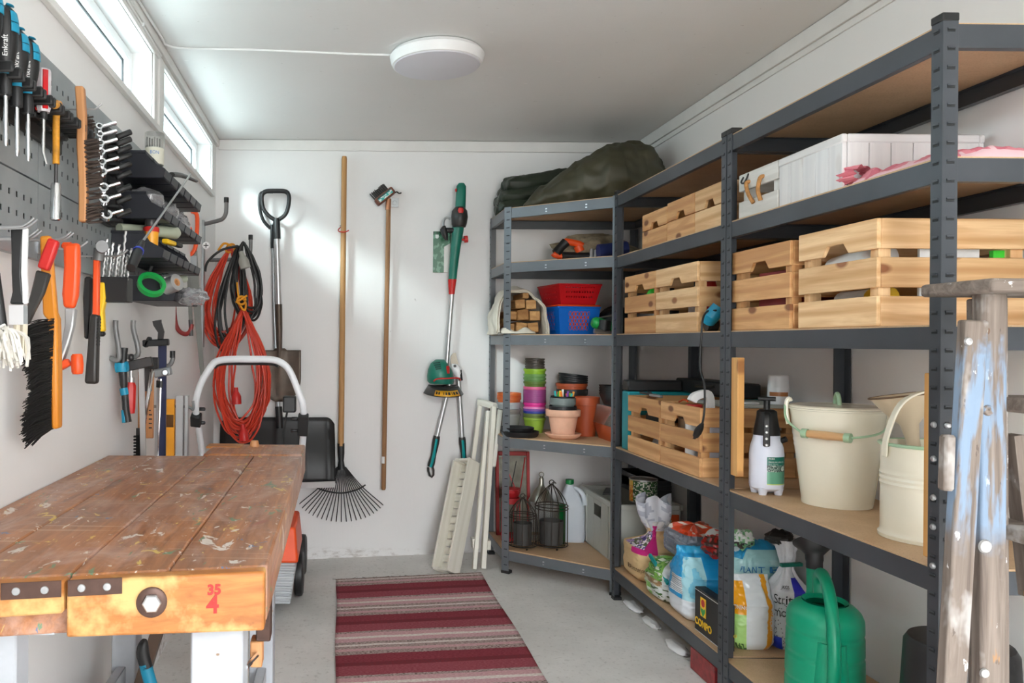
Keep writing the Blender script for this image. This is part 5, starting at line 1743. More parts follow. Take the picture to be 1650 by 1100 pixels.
# frame underneath
def leg(nm, x0, x1, y0, y1, z1, m_='bench_paint'):
    b = mbw(t); b.box(x0, x1, y0, y1, fzb - .0, z1); return b.build(nm, m_, t, bevel=.003)
leg('leg', -.216, -.138, 1.19, 1.26, ZT - .086)
leg('leg', -.53, -.475, 1.19, 1.24, ZT - .055)
leg('leg', -.232, -.168, 2.14, 2.21, ZT - .086)
leg('leg', -.60, -.535, 2.14, 2.21, ZT - .055)
b = mbw(t); b.box(-.66, -.40, 1.14, 1.165, ZT - .086, ZT - .054); b.build('end_rail', 'bench_paint', t, bevel=.002)
b = mbw(t); b.box(-.21, -.185, 1.262, 2.138, .18, .26); b.build('stretcher', 'bench_paint', t, bevel=.002)
b = mbw(t); b.box(-.585, -.56, 1.262, 2.138, .18, .26); b.build('stretcher', 'bench_paint', t, bevel=.002)
b = mbw(t); b.box(-.53, -.235, 2.16, 2.185, .55, .64); b.build('end_rail', 'bench_paint', t, bevel=.002)
mat('brace_brown', (86, 66, 52), .6, var=.2)
b = mbw(t); b.bar((-.545, 2.1, .12), (-.37, 2.12, .69), .03, .045, up=(0, 1, 0)); b.build('brace', 'brace_brown', t)
b = mbw(t); b.box(-.132, -.108, 1.32, 1.36, ZT - .16, ZT - .088); b.build('vise_bar', 'iron_dark', t, bevel=.002)
b = mbw(t); b.box(-.142, -.122, 1.325, 1.36, ZT - .205, ZT - .162); b.build('vise_nut', 'brush_wood', t, bevel=.002)
b = mbw(t); b.tube([(-.14, 1.24, ZT - .17), (-.128, 1.34, ZT - .186)], .0045, 8); b.build('vise_pin', 'chrome', t)
# blue handled tool leaning under the bench
t = thing('hand_tool', 'blue and black curved handle leaning in the dark under workbench', 'tool', onY(245, 1130, 1.9))
Y = 1.95
b = mbw(t); b.tube(smooth_path([onY(233, 1030, Y), onY(230, 1050, Y), onY(236, 1075, Y)], 4), [.006, .010, .013, .015, .016, .016, .016, .016, .016], 10); b.build('handle_neck', 'black_plastic', t)
b = mbw(t); b.tube(smooth_path([onY(234, 1068, Y), onY(241, 1095, Y), onY(255, 1140, Y), onY(270, 1200, Y), onY(280, 1400, Y)], 4), .016, 10); b.build('handle', 'blue_teal', t)
# ================================================================ crates and goods on the right-hand shelves
wood('pine_crate', (240, 206, 160), (198, 146, 92), .5, knots=.9, tone=.22, knotc=(140, 82, 44))
wood('pine_plank', (228, 178, 112), (206, 146, 78), .45, knots=.8, tone=.05, knotc=(150, 92, 48))
wood('crate_white', (226, 226, 226), (212, 212, 214), .5, knots=.25, tone=.05, knotc=(190, 180, 172))
wood('crate_worn_white', (226, 226, 222), (196, 194, 188), .6, knots=.5, tone=.06, knotc=(170, 150, 130))
wood('cut_timber', (214, 172, 118), (178, 128, 76), .6, knots=0, tone=.35)
wood('pine_warm', (232, 186, 132), (188, 128, 78), .5, knots=.9, tone=.2, knotc=(120, 66, 36))
mat('cream_enamel', (240, 234, 214), .25, var=.03, coat=.3)
mat('pale_green', (168, 202, 166), .3, var=.05, coat=.2)
mat('beige_enamel', (214, 196, 168), .3, var=.06)
mat('milky_plastic', (222, 226, 240), .38, var=.03)
mat('can_green', (0, 150, 112), .36, var=.05, bmp=.02)
mat('rope_tan', (176, 126, 74), .85, var=.3, vscale=80)
mat('grey_crate', (176, 178, 172), .5, var=.06)
mat('label_teal', (20, 112, 96), .45, var=.04)
mat('label_mint', (110, 170, 140), .45, var=.05)
mat('tin_metal', (190, 192, 190), .3, .85)
colmat('sack_film', .28, .4, 26)
colmat('sack_paper', .6, .3, 22)
ZS = {k: z + .0085 for k, z in zip(range(1, 6), LEV)}
XF = 1.240
def Yx(px, X=XF): return X * F_PX / (px - CX)

def crate(label, y0, y1, z0, h, x0=XF, dep=.34, slats=3, m='pine_crate', notch=True, name='wooden_crate', group='pine crates on the shelves', gapf=.08):
    t = thing(name, label, 'crate', (x0, (y0 + y1) / 2, z0), group=group)
    th, pw = .010, .028
    gap = h * gapf
    sh = (h - gap * (slats - 1)) / slats
    w = y1 - y0
    x1 = x0 + dep
    for side, nm in ((0, 'front_panel'), (1, 'back_panel')):
        b = mbw(t)
        xa = x0 if side == 0 else x1 - th
        for k in range(slats):
            za = z0 + k * (sh + gap)
            if notch and k == slats - 1 and side == 0:
                yc = (y0 + y1) / 2
                nw, nh = min(.052, w * .17), sh * .36
                poly = [(y0, za), (yc - nw, za), (yc - nw * .62, za + nh), (yc + nw * .62, za + nh), (yc + nw, za), (y1, za), (y1, za + sh), (y0, za + sh)]
                n0 = len(b.v)
                b.prism(poly, xa, xa + th, basis((0, 0, 0), (0, 1, 0), (0, 0, 1), (1, 0, 0)))
                for q in range(n0, len(b.gc)): b.gc[q] = V(b.gc[q].x, b.gc[q].z, b.gc[q].y)
            else:
                b.box(xa, xa + th, y0, y1, za, za + sh, grain=1)
        b.build(nm, m, t, bevel=.0015)
    for side in (0, 1):
        b = mbw(t)
        ya = y0 if side == 0 else y1 - th
        for k in range(slats):
            za = z0 + k * (sh + gap)
            b.box(x0 + th + .0003, x1 - th - .0003, ya + .0004, ya + th, za, za + sh, grain=0)
        b.build('side_panel', m, t, bevel=.0015)
    for xa in (x0 + th + .0006, x1 - th - pw - .0006):
        for ya in (y0 + th + .0006, y1 - th - pw - .0006):
            b = mbw(t); b.box(xa, xa + pw, ya, ya + pw, z0 + .001, z0 + h - .002); b.build('corner_post', m, t)
    b = mbw(t); b.box(x0 + th + .001, x1 - th - .001, y0 + th + .001, y1 - th - .001, z0 + .003, z0 + .009, grain=0); b.build('base_board', m, t)
    return t
# upper small crates of the middle unit
crate('smallest two-slat pine crate, nearest the corner on the second shelf', 3.03, 3.275, ZS[2], .135, slats=2, m='pine_warm', gapf=.02)
crate('two-slat pine crate in the middle of three on the second shelf', 2.795, 3.027, ZS[2], .142, slats=2, m='pine_warm', gapf=.02)
crate('two-slat pine crate against the post on the second shelf', 2.575, 2.792, ZS[2], .142, slats=2, gapf=.02)
# third shelf
crate('darker pine crate with a green ball in its handle, by corner unit', 3.135, 3.47, ZS[3], .244, m='pine_warm')
crate('pale pine crate left of the middle post, cable hanging beside it', 2.77, 3.13, ZS[3], .244)
crate('reddish pine crate right of the middle post with split middle slat', 2.20, 2.525, ZS[3], .244, m='pine_warm')
crate('largest pale knotty pine crate nearest the camera on the third shelf', 1.845, 2.16, ZS[3], .250, dep=.355)
# fourth shelf
crate('pine crate on the fourth shelf in front of the teal case', 3.08, 3.42, ZS[4], .238, m='pine_warm')
crate('pine crate on the fourth shelf behind the white sprayer', 2.74, 3.075, ZS[4], .238, m='pine_warm')
# stuff visible in the crates
def ball(nm, lb_, cat, c, r, m, g=None):
    b = MB(); b.lathe([(0, -r)] + [(r * math.sin(PI * i / 10), -r * math.cos(PI * i / 10)) for i in range(1, 10)] + [(0, r)], 18, T(*c))
    return tag(b.build(nm, m), lb_, cat, g)
mat('green_bright', (70, 214, 60), .35)
ball('ball', 'bright green ball showing through the handle of a pine crate', 'ball', (1.305, 3.30, ZS[3] + .155), .034, 'green_bright')
def bottle(label, c, r, h, mbody, mcap, name='bottle', cat='bottle', neck=.4, M=None):
    t = thing(name, label, cat, c)
    b = MB(); b.lathe([(0, 0), (r * .96, 0), (r, .004), (r, h * .68), (r * neck, h * .82), (r * neck, h * .86), (0, h * .86)], 20); b.build('bottle_body', mbody, t)
    b = MB(); b.lathe([(r * neck * 1.15, h * .84), (r * neck * 1.15, h * .99), (r * neck, h), (0, h)], 16); b.build('bottle_cap', mcap, t)
    return t
bottle('red and white spray can inside the pale pine crate', (1.315, 2.84, ZS[3] + .01), .03, .20, 'red_plastic', 'white_plastic', 'spray_can', 'can', .7)
bottle('white bottle inside the pale pine crate behind the handle', (1.33, 2.96, ZS[3] + .01), .034, .19, 'white_plastic', 'dark_plastic')
bottle('dark bottle inside the darker pine crate', (1.33, 3.21, ZS[3] + .01), .033, .19, 'dark_plastic', 'black_plastic')
t = thing('paper_roll', 'white paper roll inside the largest pine crate', 'roll', (1.37, 2.0, ZS[3] + .02))
b = MB(); b.tube([(-.06, -.08, .15), (-.07, .09, .13)], .035, 16); b.build('roll_body', 'white_label', t)
t = thing('cable_bundle', 'yellow and black rolled item low in the largest pine crate', 'roll', (1.36, 1.98, ZS[3] + .05))
b = MB(); b.tube([(-.05, -.075, .02), (-.05, -.02, .02)], .026, 14); b.build('bundle_core', 'yellow_plastic', t)
b = MB(); b.tube([(-.05, -.02, .02), (-.05, .10, .02)], .024, 14); b.build('bundle_wrap', 'white_label', t)
b = MB(); b.box(1.36, 1.50, 1.875, 1.882, ZS[3] + .06, ZS[3] + .205); tag(b.build('packet', 'white_label'), 'white folded sheet upright inside the largest pine crate', 'packet')
b = MB(); b.box(1.53, 1.585, 1.872, 1.884, ZS[3] + .06, ZS[3] + .18); tag(b.build('seed_box', 'green_bright'), 'green labelled pack inside the largest crate near the wall', 'pack')
b = MB(); b.box(1.27, 1.42, 2.24, 2.42, ZS[3] + .012, ZS[3] + .17); tag(b.build('cardboard_box', mat('card_red', (140, 40, 40), .6), bevel=.002), 'dark red box inside the reddish pine crate', 'box')
b = MB(); b.bar((1.30, 2.24, ZS[3] + .244 + .004), (1.30, 2.10, ZS[3] + .254 + .004), .012, .006); tag(b.build('stick', 'brush_wood'), 'short thin stick lying on the rim between two big crates', 'stick')
# white crates on the second shelf
j = crate('worn white two-slat crate with rope handles on the second shelf', 2.265, 2.485, ZS[2], .135, slats=2, m='crate_worn_white', notch=False, name='white_crate', gapf=.24, group=None)
for yy in (2.345, 2.425):
    b = mbw(j); b.tube(smooth_path([V(XF + .004, yy - .005, ZS[2] + .105), V(XF - .008, yy, ZS[2] + .10), V(XF - .012, yy + (.004 if yy < 2.4 else -.02), ZS[2] + .065), V(XF - .004, yy + (.004 if yy < 2.4 else -.035), ZS[2] + .035)], 5), .006, 8); b.build('rope_handle', 'rope_tan', j)
b = mbw(j); b.tube(smooth_path([V(XF - .001, 2.455, ZS[2] + .125), V(XF - .006, 2.46, ZS[2] + .11), V(XF - .006, 2.44, ZS[2] + .105), V(XF - .001, 2.425, ZS[2] + .13)], 4), .0025, 6); b.build('latch_wire', 'black_plastic', j)
t = thing('white_crate', 'smooth white panelled box next to the pink cloth', 'crate', (XF, 2.12, ZS[2]))
x0, x1, y0, y1, z0, h = XF, XF + .35, 1.975, 2.258, ZS[2], .134
for nm, bx, gr in (('front_panel', (x0, x0 + .012, y0, y1), 1), ('back_panel', (x1 - .012, x1, y0, y1), 1), ('side_panel', (x0 + .0123, x1 - .0123, y0, y0 + .012), 0), ('side_panel', (x0 + .0123, x1 - .0123, y1 - .012, y1), 0)):
    b = mbw(t)
    L_ = bx[1] - bx[0] if gr == 0 else bx[3] - bx[2]
    n_ = max(3, int(L_ / .05))
    for k in range(n_):
        f0, f1 = k / n_, (k + 1) / n_
        if gr == 1: b.box(bx[0], bx[1], bx[2] + L_ * f0 + .0008, bx[2] + L_ * f1 - .0008, z0 + .001, z0 + h - .02)
        else: b.box(bx[0] + L_ * f0 + .0008, bx[0] + L_ * f1 - .0008, bx[2], bx[3], z0 + .001, z0 + h - .02)
    b.build(nm, 'crate_white', t, bevel=.0012)
b = mbw(t)
b.box(x0 - .003, x0 + .012, y0 - .003, y1, z0 + h - .022, z0 + h); b.box(x1 - .012, x1 + .001, y0 - .003, y1, z0 + h - .022, z0 + h); b.box(x0 + .0125, x1 - .0125, y0 - .003, y0 + .012, z0 + h - .022, z0 + h); b.box(x0 + .0125, x1 - .0125, y1 - .012, y1, z0 + h - .022, z0 + h)
b.build('rim', 'crate_white', t, bevel=.003)
b = mbw(t); b.box(x0 + .0125, x1 - .0125, y0 + .0125, y1 - .0125, z0 + .002, z0 + .01); b.build('base_board', 'crate_white', t)
# pink cloth
def cloth_col(u, v):
    k = nz((u * 9, v * 9, 0), 1, 4)
    if (int(u * 26) % 5 == 0 or int(v * 14) % 5 == 0) and k > -.25: return rgb(238, 200, 206)[:3]
    return rgb(226, 140, 152)[:3] if k > -.1 else rgb(212, 116, 132)[:3]
t = thing('pink_cloth', 'pink checked cloth folded loosely on the shelf beside the white box', 'cloth', (1.4, 1.8, ZS[2]))
def hcloth(x, y):
    f = (x - 1.25) / .35
    base = .014 + .030 * math.exp(-((f - .42) / .22) ** 2) + .016 * math.exp(-((f - .08) / .07) ** 2) * (1 if y > 1.9 else .6)
    return base * (1 + .35 * nz((x * 16, y * 22, 0), 1, 2)) + .005 * nz((x * 60, y * 50, 0), 1, 9)
b = mbw(t)
def pc(u, v):
    x = 1.240 + .36 * u
    yb = 1.945 + .018 * math.sin(u * 9) + .012 * nz((u * 8, 0, 0), 1, 1)
    ya = 1.66 + .02 * math.sin(u * 5)
    y = ya + (yb - ya) * v
    edge = min(u, 1 - u, v, 1 - v)
    hh = hcloth(x, y) * min(1, edge * 9) ** .6
    return V(x + .01 * nz((x * 10, y * 10, 3), 1, 5) * (1 if edge > .04 else 0), y, ZS[2] + .0015 + hh)
b.grid(pc, 60, 46, cloth_col)
b.build('folded_layers', colmat('cloth_print', .85, .15, 90), t)
b = mbw(t)
crs = lambda u, v: V(1.262 + .028 * math.sin(2 * PI * u) * (1 + .25 * math.sin(9 * u * 2 * PI)) * (1 - .3 * v), 1.985 - .055 * v, ZS[2] + .026 + .023 * -math.cos(2 * PI * u) * (1 + .25 * math.sin(7 * u * 2 * PI + v * 3)) * (1 - .2 * v))
b.grid(crs, 48, 8, lambda u, v: rgb(*([226, 136, 148] if int(u * 40) % 3 else [208, 108, 124]))[:3], closeu=True)
n0 = len(b.v)
b.grid(lambda u, v: V(1.262, 1.987 - .006 * v, ZS[2] + .026) .lerp(crs(u, 0), v), 48, 4, lambda u, v: rgb(214, 118, 134)[:3], closeu=True)
b.build('rolled_end', 'cloth_print', t)
# board lying on top of the middle unit
b = MB(); b.box(1.33, 1.58, 2.66, 2.90, ZS[1] + .001, ZS[1] + .016, RZ(0)); tag(b.build('loose_board', 'pine_plank', bevel=.004), 'loose wooden board lying on top of the middle shelving unit', 'board')

# --- fourth shelf: guard planks, sprayer, bucket, coal scuttle
b = MB(); b.box(1.2305, 1.252, 2.464, 2.505, .725, 1.092); tag(b.build('guard_plank', 'pine_plank', bevel=.002), 'short upright pine plank screwed to the middle post beside the sprayer', 'plank')
b = MB(); b.box(1.2345, 1.272, 1.6668, 1.687, .69, 1.075); tag(b.build('guard_plank', 'pine_plank', bevel=.002), 'thin upright pine plank screwed to the near post beside the scuttle', 'plank')
# pressure sprayer
SPc = V(1.316, 2.455, ZS[4])
t = thing('pressure_sprayer', 'white pressure sprayer with black pump head and green label', 'sprayer', SPc)
b = MB()
prof = [(0, .010), (.034, .012), (.046, .02), (.0485, .03), (.0485, .125), (.046, .145), (.040, .165), (.036, .185), (.0, .186)]
b.lathe(prof, 32)
b.build('tank', 'milky_plastic', t)
for k in range(4):
    a = PI / 4 + k * PI / 2
    b = MB(); b.lathe([(0, 0), (.010, 0), (.016, .022), (0, .03)], 12, T(.033 * math.cos(a), .033 * math.sin(a), 0)); b.build('foot', 'milky_plastic', t)
b = MB(); b.lathe([(.0, .18), (.0375, .18), (.036, .195), (.029, .235), (.0275, .252), (.02, .258), (0, .258)], 28); b.build('pump_head', 'black_plastic', t)
face = V(0 - SPc.x, 0 - SPc.y, 0).normalized()
side = V(-face.y, face.x, 0)
b = MB()
hp = smooth_path([V(0, 0, .235), face * .034 + V(0, 0, .247), face * .050 + V(0, 0, .232), face * .056 + V(0, 0, .20), face * .054 + V(0, 0, .150)], 5)
strip(b, hp, .019, .012, side); b.build('trigger_handle', 'black_plastic', t, bevel=.003)
b = MB()
for k in range(4):
    b.tube([face * .0612 + V(0, 0, .155 + k * .019), face * .0632 + V(0, 0, .155 + k * .019)], [.0045, .003], 8)
b.build('grip_studs', 'steel_brushed', t)
b = MB(); b.tube([V(0, 0, .25), V(0, 0, .285)], .009, 12); b.tube([side * -.024 + V(0, 0, .29), side * .024 + V(0, 0, .29)], .007, 10); b.build('pump_knob', 'black_plastic', t)
b = MB(); b.tube([V(.030, -.022, .163), V(.042, -.034, .172)], .0085, 12); b.build('valve_cap', 'black_plastic', t)
# label wraps the tank
fa = math.atan2(face.y, face.x)
def wrapL(a0, a1, z0, z1, r=.0490): return lambda u, v: V(r * math.cos(a0 + (a1 - a0) * u), r * math.sin(a0 + (a1 - a0) * u), z0 + (z1 - z0) * v)
a0 = fa + R(2); a1 = fa + R(80)
def labcol(u, v):
    if v > .70: return rgb(16, 108, 92)[:3]
    if v > .47:
        k = nz((u * 18, v * 30, 0), 1, 2)
        if (u - .78) ** 2 * 2.2 + (v - .58) ** 2 * 4.5 < .035: return rgb(232, 236, 226)[:3]
        return rgb(*([70, 96, 90] if k > .05 else ([170, 186, 178] if k > -.2 else [40, 58, 52])))[:3]
    if v < .035: return rgb(196, 214, 120)[:3]
    if abs(v - .25) < .008 or abs(u - .74) < .012: return rgb(60, 130, 104)[:3]
    return rgb(98, 160, 132)[:3]
b = MB(); b.grid(wrapL(a0, a1, .034, .118), 40, 60, labcol); b.build('label', 'print_gloss', t)
def wtext(s_, size, u, z, m_='white_label', al='LEFT', nm='label_text'):
    return text_obj(nm, s_, size, m_, t, fn=lambda x, y: V(.0494 * math.cos(a0 + (a1 - a0) * u + x / .0494), .0494 * math.sin(a0 + (a1 - a0) * u + x / .0494), z + y), align=al)
wtext('PARK', .0075, .06, .1125); wtext('PRESSURE SPRAYER', .0060, .06, .1025); wtext('Sprøjte / Painespray', .0035, .06, .097, nm='label_text'); wtext('Drucksprüher', .0035, .06, .0925)
wtext('1,5 L', .0075, .78, .0835, 'label_teal', 'CENTER')
# cream bucket with lid
BKc = V(1.435, 2.30, ZS[4])
t = thing('lidded_bucket', 'cream enamel bucket with lid, pale green fittings and wooden grip', 'bucket', BKc)
rb, rt_, hb_ = .087, .120, .270
rr = lambda z: rb + (rt_ - rb) * z / hb_
b = MB()
pr = [(0, .004), (rb - .002, .004), (rb + .001, 0), (rb + .002, .006)]
for z in [.012 + i * .0065 for i in range(40)]:
    pr.append((rr(z) + (.0012 if .165 < z < .172 or .180 < z < .187 or .195 < z < .202 else 0), z))
pr += [(rt_, hb_), (rt_ + .004, hb_ + .001), (rt_ + .004, hb_ + .005), (rt_ - .001, hb_ + .006)]
b.lathe(pr, 56); b.build('bucket_body', 'cream_enamel', t)
b = MB(); b.bar(V(.0, -rb - .001, .005).lerp(V(0, -rt_, hb_), 0), V(0, -rt_ - .001, hb_), .006, .003); b.v = [RZ(R(62)) @ v for v in b.v]; b.build('seam', 'cream_enamel', t)
b = MB(); b.lathe([(rt_ + .001, hb_ + .006), (rt_ + .002, hb_ + .011), (rt_ - .004, hb_ + .014), (rt_ * .9, hb_ + .012), (rt_ * .5, hb_ + .015), (0, hb_ + .017)], 56); b.build('lid', 'cream_enamel', t)
b = MB(); b.tube(arc((0, 0, hb_ + .016), .026, 0, PI, 12, (.35, .94, 0), (0, 0, 1.2)), .0055, 10); b.build('lid_handle', 'pale_green', t)
dirE = V(-.94, .34, 0)
e0, e1 = dirE * (rt_ + .004), dirE * -(rt_ + .004)
for e in (e0, e1):
    b = MB(); b.tube(smooth_path([e + V(0, 0, hb_ - .045), e * 1.04 + V(0, 0, hb_ - .01), e * 1.04 + V(0, 0, hb_ + .018), e * .99 + V(0, 0, hb_ + .030), e * .95 + V(0, 0, hb_ + .022)], 4), .006, 8); b.build('ear', 'cream_enamel', t)
fdir = V(-.36, -.93, 0)
ba = [e0 * 1.07 + V(0, 0, hb_ + .012), e0 * 1.07 + fdir * .03 + V(0, 0, hb_ - .03), e0 * .82 + fdir * .085 + V(0, 0, hb_ - .062)]
bb = [e1 * 1.07 + V(0, 0, hb_ + .012), e1 * 1.0 + fdir * .05 + V(0, 0, hb_ - .015), e1 * .6 + fdir * .135 + V(0, 0, hb_ - .05), e1 * .02 + fdir * .158 + V(0, 0, hb_ - .064)]
b = MB(); b.tube(smooth_path(ba, 6), .0032, 8); b.tube(smooth_path(bb, 6), .0032, 8); b.build('bail_wire', 'pale_green', t)
g0, g1 = ba[-1], bb[-1]
b = MB(); b.tube([g0.lerp(g1, .10), g0.lerp(g1, .5), g0.lerp(g1, .90)], [.0105, .012, .0105], 14); b.build('wooden_grip', 'pine_crate', t)
for f0, f1 in ((0, .12), (.88, 1)):
    b = MB(); b.tube([g0.lerp(g1, f0), g0.lerp(g1, f1)], .0132, 14); b.build('grip_cap', 'pale_green', t)
# cream coal scuttle, open
CSc = V(1.41, 1.895, ZS[4])
t = thing('coal_scuttle', 'open cream enamel coal scuttle with green rim half hidden by post', 'scuttle', CSc)
r0, hc_ = .104, .222
b = MB()
pr = [(0, .006), (r0, .006), (r0 + .004, 0), (r0 + .005, .008), (r0 + .001, .012)]
for z in [.02 + i * .006 for i in range(33)]: pr.append((r0 + (.0022 if z > .138 and z < .144 or .126 < z < .132 or .150 < z < .156 else 0), z))
pr += [(r0, hc_), (r0 - .003, hc_ + .002), (r0 - .003, .05), (0, .05)]
b.lathe(pr, 48); b.build('scuttle_body', 'cream_enamel', t)
b = MB(); b.tube([(r0 * math.cos(2 * PI * i / 40) * 1.02, r0 * math.sin(2 * PI * i / 40) * 1.02, hc_) for i in range(40)], .0042, 8, closed=True); b.build('rim', 'pale_green', t)
b = MB(); hd = [V(-(r0 + .004), .01, hc_ - .03), V(-(r0 + .006), .0, hc_ + .02), V(-r0 * .75, 0, hc_ + .095), V(-r0 * .2, 0, hc_ + .125), V(r0 * .5, 0, hc_ + .115), V(r0 + .006, 0, hc_ + .02), V(r0 + .004, 0, hc_ - .03)]
strip(b, smooth_path(hd, 6), .018, .005, (0, 1, 0)); b.build('carry_handle', 'cream_enamel', t, bevel=.0015)
# enamel funnel scoop standing in it
t = thing('enamel_funnel', 'beige enamel funnel standing mouth up in the coal scuttle', 'funnel', CSc + V(.018, .04, .052))
tilt = RX(R(-6)) @ RY(R(-8))
b = MB(tilt); b.lathe([(.012, 0), (.0145, .18), (.02, .215), (.045, .245), (.070, .285), (.073, .287), (.070, .288), (.045, .25), (.017, .215), (.010, .18), (.009, .0)], 36); b.build('funnel_body', 'beige_enamel', t)
b = MB(tilt); b.tube([(.0725 * math.cos(2 * PI * i / 36), .0725 * math.sin(2 * PI * i / 36), .287) for i in range(36)], .0026, 6, closed=True); b.build('funnel_rim', mat('rim_brown', (104, 76, 52), .4), t)
# board over the rear of the crate with a tub and small white tool on it
zc = ZS[4] + .2385
b = MB(); b.box(1.33, 1.595, 2.735, 2.98, zc, zc + .012); tag(b.build('cover_board', 'grey_crate', bevel=.002), 'grey board covering the back of the pine crate behind the sprayer', 'board')
t = thing('paint_tub', 'white plastic tub with brown label on the grey board', 'tub', (1.535, 2.79, zc + .0122))
b = MB(); b.lathe([(0, 0), (.034, 0), (.034, .06), (0, .06)], 28); b.build('tub_body', 'white_plastic', t)
b = MB(); b.lathe([(.0345, .058), (.033, .064), (.032, .098), (.03, .1), (0, .1)], 28); b.build('tub_lid', 'white_plastic', t)
b = MB(); b.grid(wrapL(R(-170), R(-60), .028, .042, .0343), 16, 2, lambda u, v: rgb(176, 112, 64)[:3]); b.build('tub_label', 'print_gloss', t)
t = thing('spray_trigger', 'small white trigger nozzle lying on the grey board behind the sprayer', 'nozzle', (1.40, 2.77, zc + .0122))
b = MB(); strip(b, smooth_path([V(-.015, 0, .006), V(-.012, 0, .03), V(-.02, 0, .052), V(.0, 0, .056)], 4), .02, .014); b.build('nozzle_body', 'white_plastic', t, bevel=.003)
b = MB(); b.box(-.018, .05, -.02, .02, 0, .008); b.build('nozzle_base', 'white_plastic', t, bevel=.003)
# goods in the fourth-shelf crates
t = thing('trigger_bottle', 'white trigger spray bottle standing in the crate by the hanging plug', 'bottle', (1.30, 2.80, ZS[4] + .012))
b = MB(); b.lathe([(0, 0), (.032, 0), (.034, .01), (.034, .15), (.014, .19), (.014, .215), (0, .215)], 20); b.build('bottle_body', 'milky_plastic', t)
b = MB(); strip(b, smooth_path([V(.0, 0, .212), V(0, 0, .25), V(-.012, 0, .272), V(-.05, .0, .262), V(-.062, 0, .245)], 5), .024, .026); b.build('trigger_head', 'white_plastic', t, bevel=.005)
t = thing('red_lid_jar', 'jar with red lid in the crate beside the white trigger bottle', 'jar', (1.285, 2.885, ZS[4] + .012))
b = MB(); b.lathe([(0, 0), (.03, 0), (.03, .2), (0, .2)], 20); b.build('jar_body', 'white_plastic', t)
b = MB(); b.lathe([(.028, .2), (.028, .225), (.026, .228), (0, .228)], 20); b.build('jar_lid', 'red_plastic', t)
b = MB(); b.tube(smooth_path([V(1.30, 3.05, ZS[4] + .236), V(1.28, 2.99, ZS[4] + .243), V(1.275, 2.95, ZS[4] + .252), V(1.272, 2.91, ZS[4] + .248)], 4), .003, 6); tag(b.build('orange_wire', 'orange_plastic'), 'thin orange wire curling over the crate rim', 'wire')
t = thing('pliers', 'pair of grey pliers lying across the rim of the crate', 'pliers', (1.28, 3.25, ZS[4] + .245))
b = MB(); b.bar((-.02, .08, .01), (.0, .0, .004), .014, .008); b.bar((.01, .075, .012), (-.004, 0, .004), .014, .008); b.build('handles', 'gun_metal', t, bevel=.002)
b = MB(); b.bar((-.002, .005, .004), (.0, -.085, .003), .026, .010, w1=.012); b.build('jaws', 'steel_brushed', t, bevel=.002)
for i, (x_, y_, m_, lb_) in enumerate(((1.285, 2.90, 'orange_plastic', 'orange lump showing between the low slats of the crate behind the sprayer'), (1.29, 3.24, 'white_plastic', 'white crumpled lump low in the crate before the teal case'))):
    b = MB(); crumple(b, (x_ + .035, y_, ZS[4] + .045), .04, .08, .03, 30 + i, .25); tag(b.build('packet', m_), lb_, 'packet')
b = MB(); b.box(1.28, 1.34, 3.10, 3.33, ZS[4] + .095, ZS[4] + .17); tag(b.build('tool_box', 'dark_plastic', bevel=.004), 'dark box showing through the handle hole of the crate by the corner', 'box')
b = MB(); b.box(1.29, 1.38, 2.93, 3.04, ZS[4] + .10, ZS[4] + .18); tag(b.build('grey_box', 'steel_brushed', bevel=.004), 'grey metal box showing through the crate handle behind the cable plug', 'box')
# teal and black tool case at the back
t = thing('tool_case', 'long teal tool case with black lid standing behind the crates', 'case', (1.53, 3.15, ZS[4]))
b = mbw(t); b.box(1.5860, 1.6, 2.985, 3.50, ZS[4], ZS[4] + .252); b.box(1.2425, 1.585, 3.425, 3.50, ZS[4], ZS[4] + .252); b.build('case_body', mat('case_teal', (20, 140, 150), .4), t, bevel=.004)
b = mbw(t); b.box(1.478, 1.578, 2.983, 3.505, ZS[4] + .2525, ZS[4] + .31); b.box(1.2425, 1.4775, 3.43, 3.50, ZS[4] + .2525, ZS[4] + .30); b.build('case_lid', 'black_plastic', t, bevel=.006)
b = mbw(t); b.tube([V(1.474, 3.30, ZS[4] + .285), V(1.474, 3.14, ZS[4] + .29)], .006, 8); b.build('case_handle', 'dark_plastic', t)
# grinder with hanging cable
t = thing('angle_grinder', 'teal and black power tool behind the middle post, its cable hanging', 'power tool', onX(1155, 531, 1.30))
q0 = V(1.262, 2.705, ZS[3] + .022)
b = mbw(t); b.tube([q0 + V(-.002, .02, .012), q0 + V(0, 0, .03), q0 + V(.02, -.01, .06)], [.022, .026, .024], 14); b.build('body', 'blue_teal', t)
b = mbw(t); b.tube([q0 + V(.03, .03, .0), q0 + V(-.006, .03, .0)], .021, 14); b.build('guard', 'black_plastic', t)
CP = [onX(1154, 500, 1.262), onX(1141, 501, 1.245), onX(1133, 512, 1.21), onX(1130, 540, 1.20), onX(1128, 590, 1.20), onX(1135, 620, 1.20), onX(1135, 660, 1.20), onX(1132, 682, 1.20)]
b = mbw(t); b.tube(smooth_path(CP, 7), .0033, 8); b.build('power_cord', 'cable_black', t)
pe = onX(1121, 702, 1.20)
b = mbw(t); b.tube([CP[-1], CP[-1].lerp(pe, .35), CP[-1].lerp(pe, .7), pe], [.005, .011, .0125, .010], 10)
d_ = (pe - CP[-1]).normalized()
for s in (-1, 1):
    b.tube([pe + V(0, .005 * s, 0), pe + V(0, .005 * s, 0) + d_ * .016], .0024, 6)
b.build('plug', 'black_plastic', t)

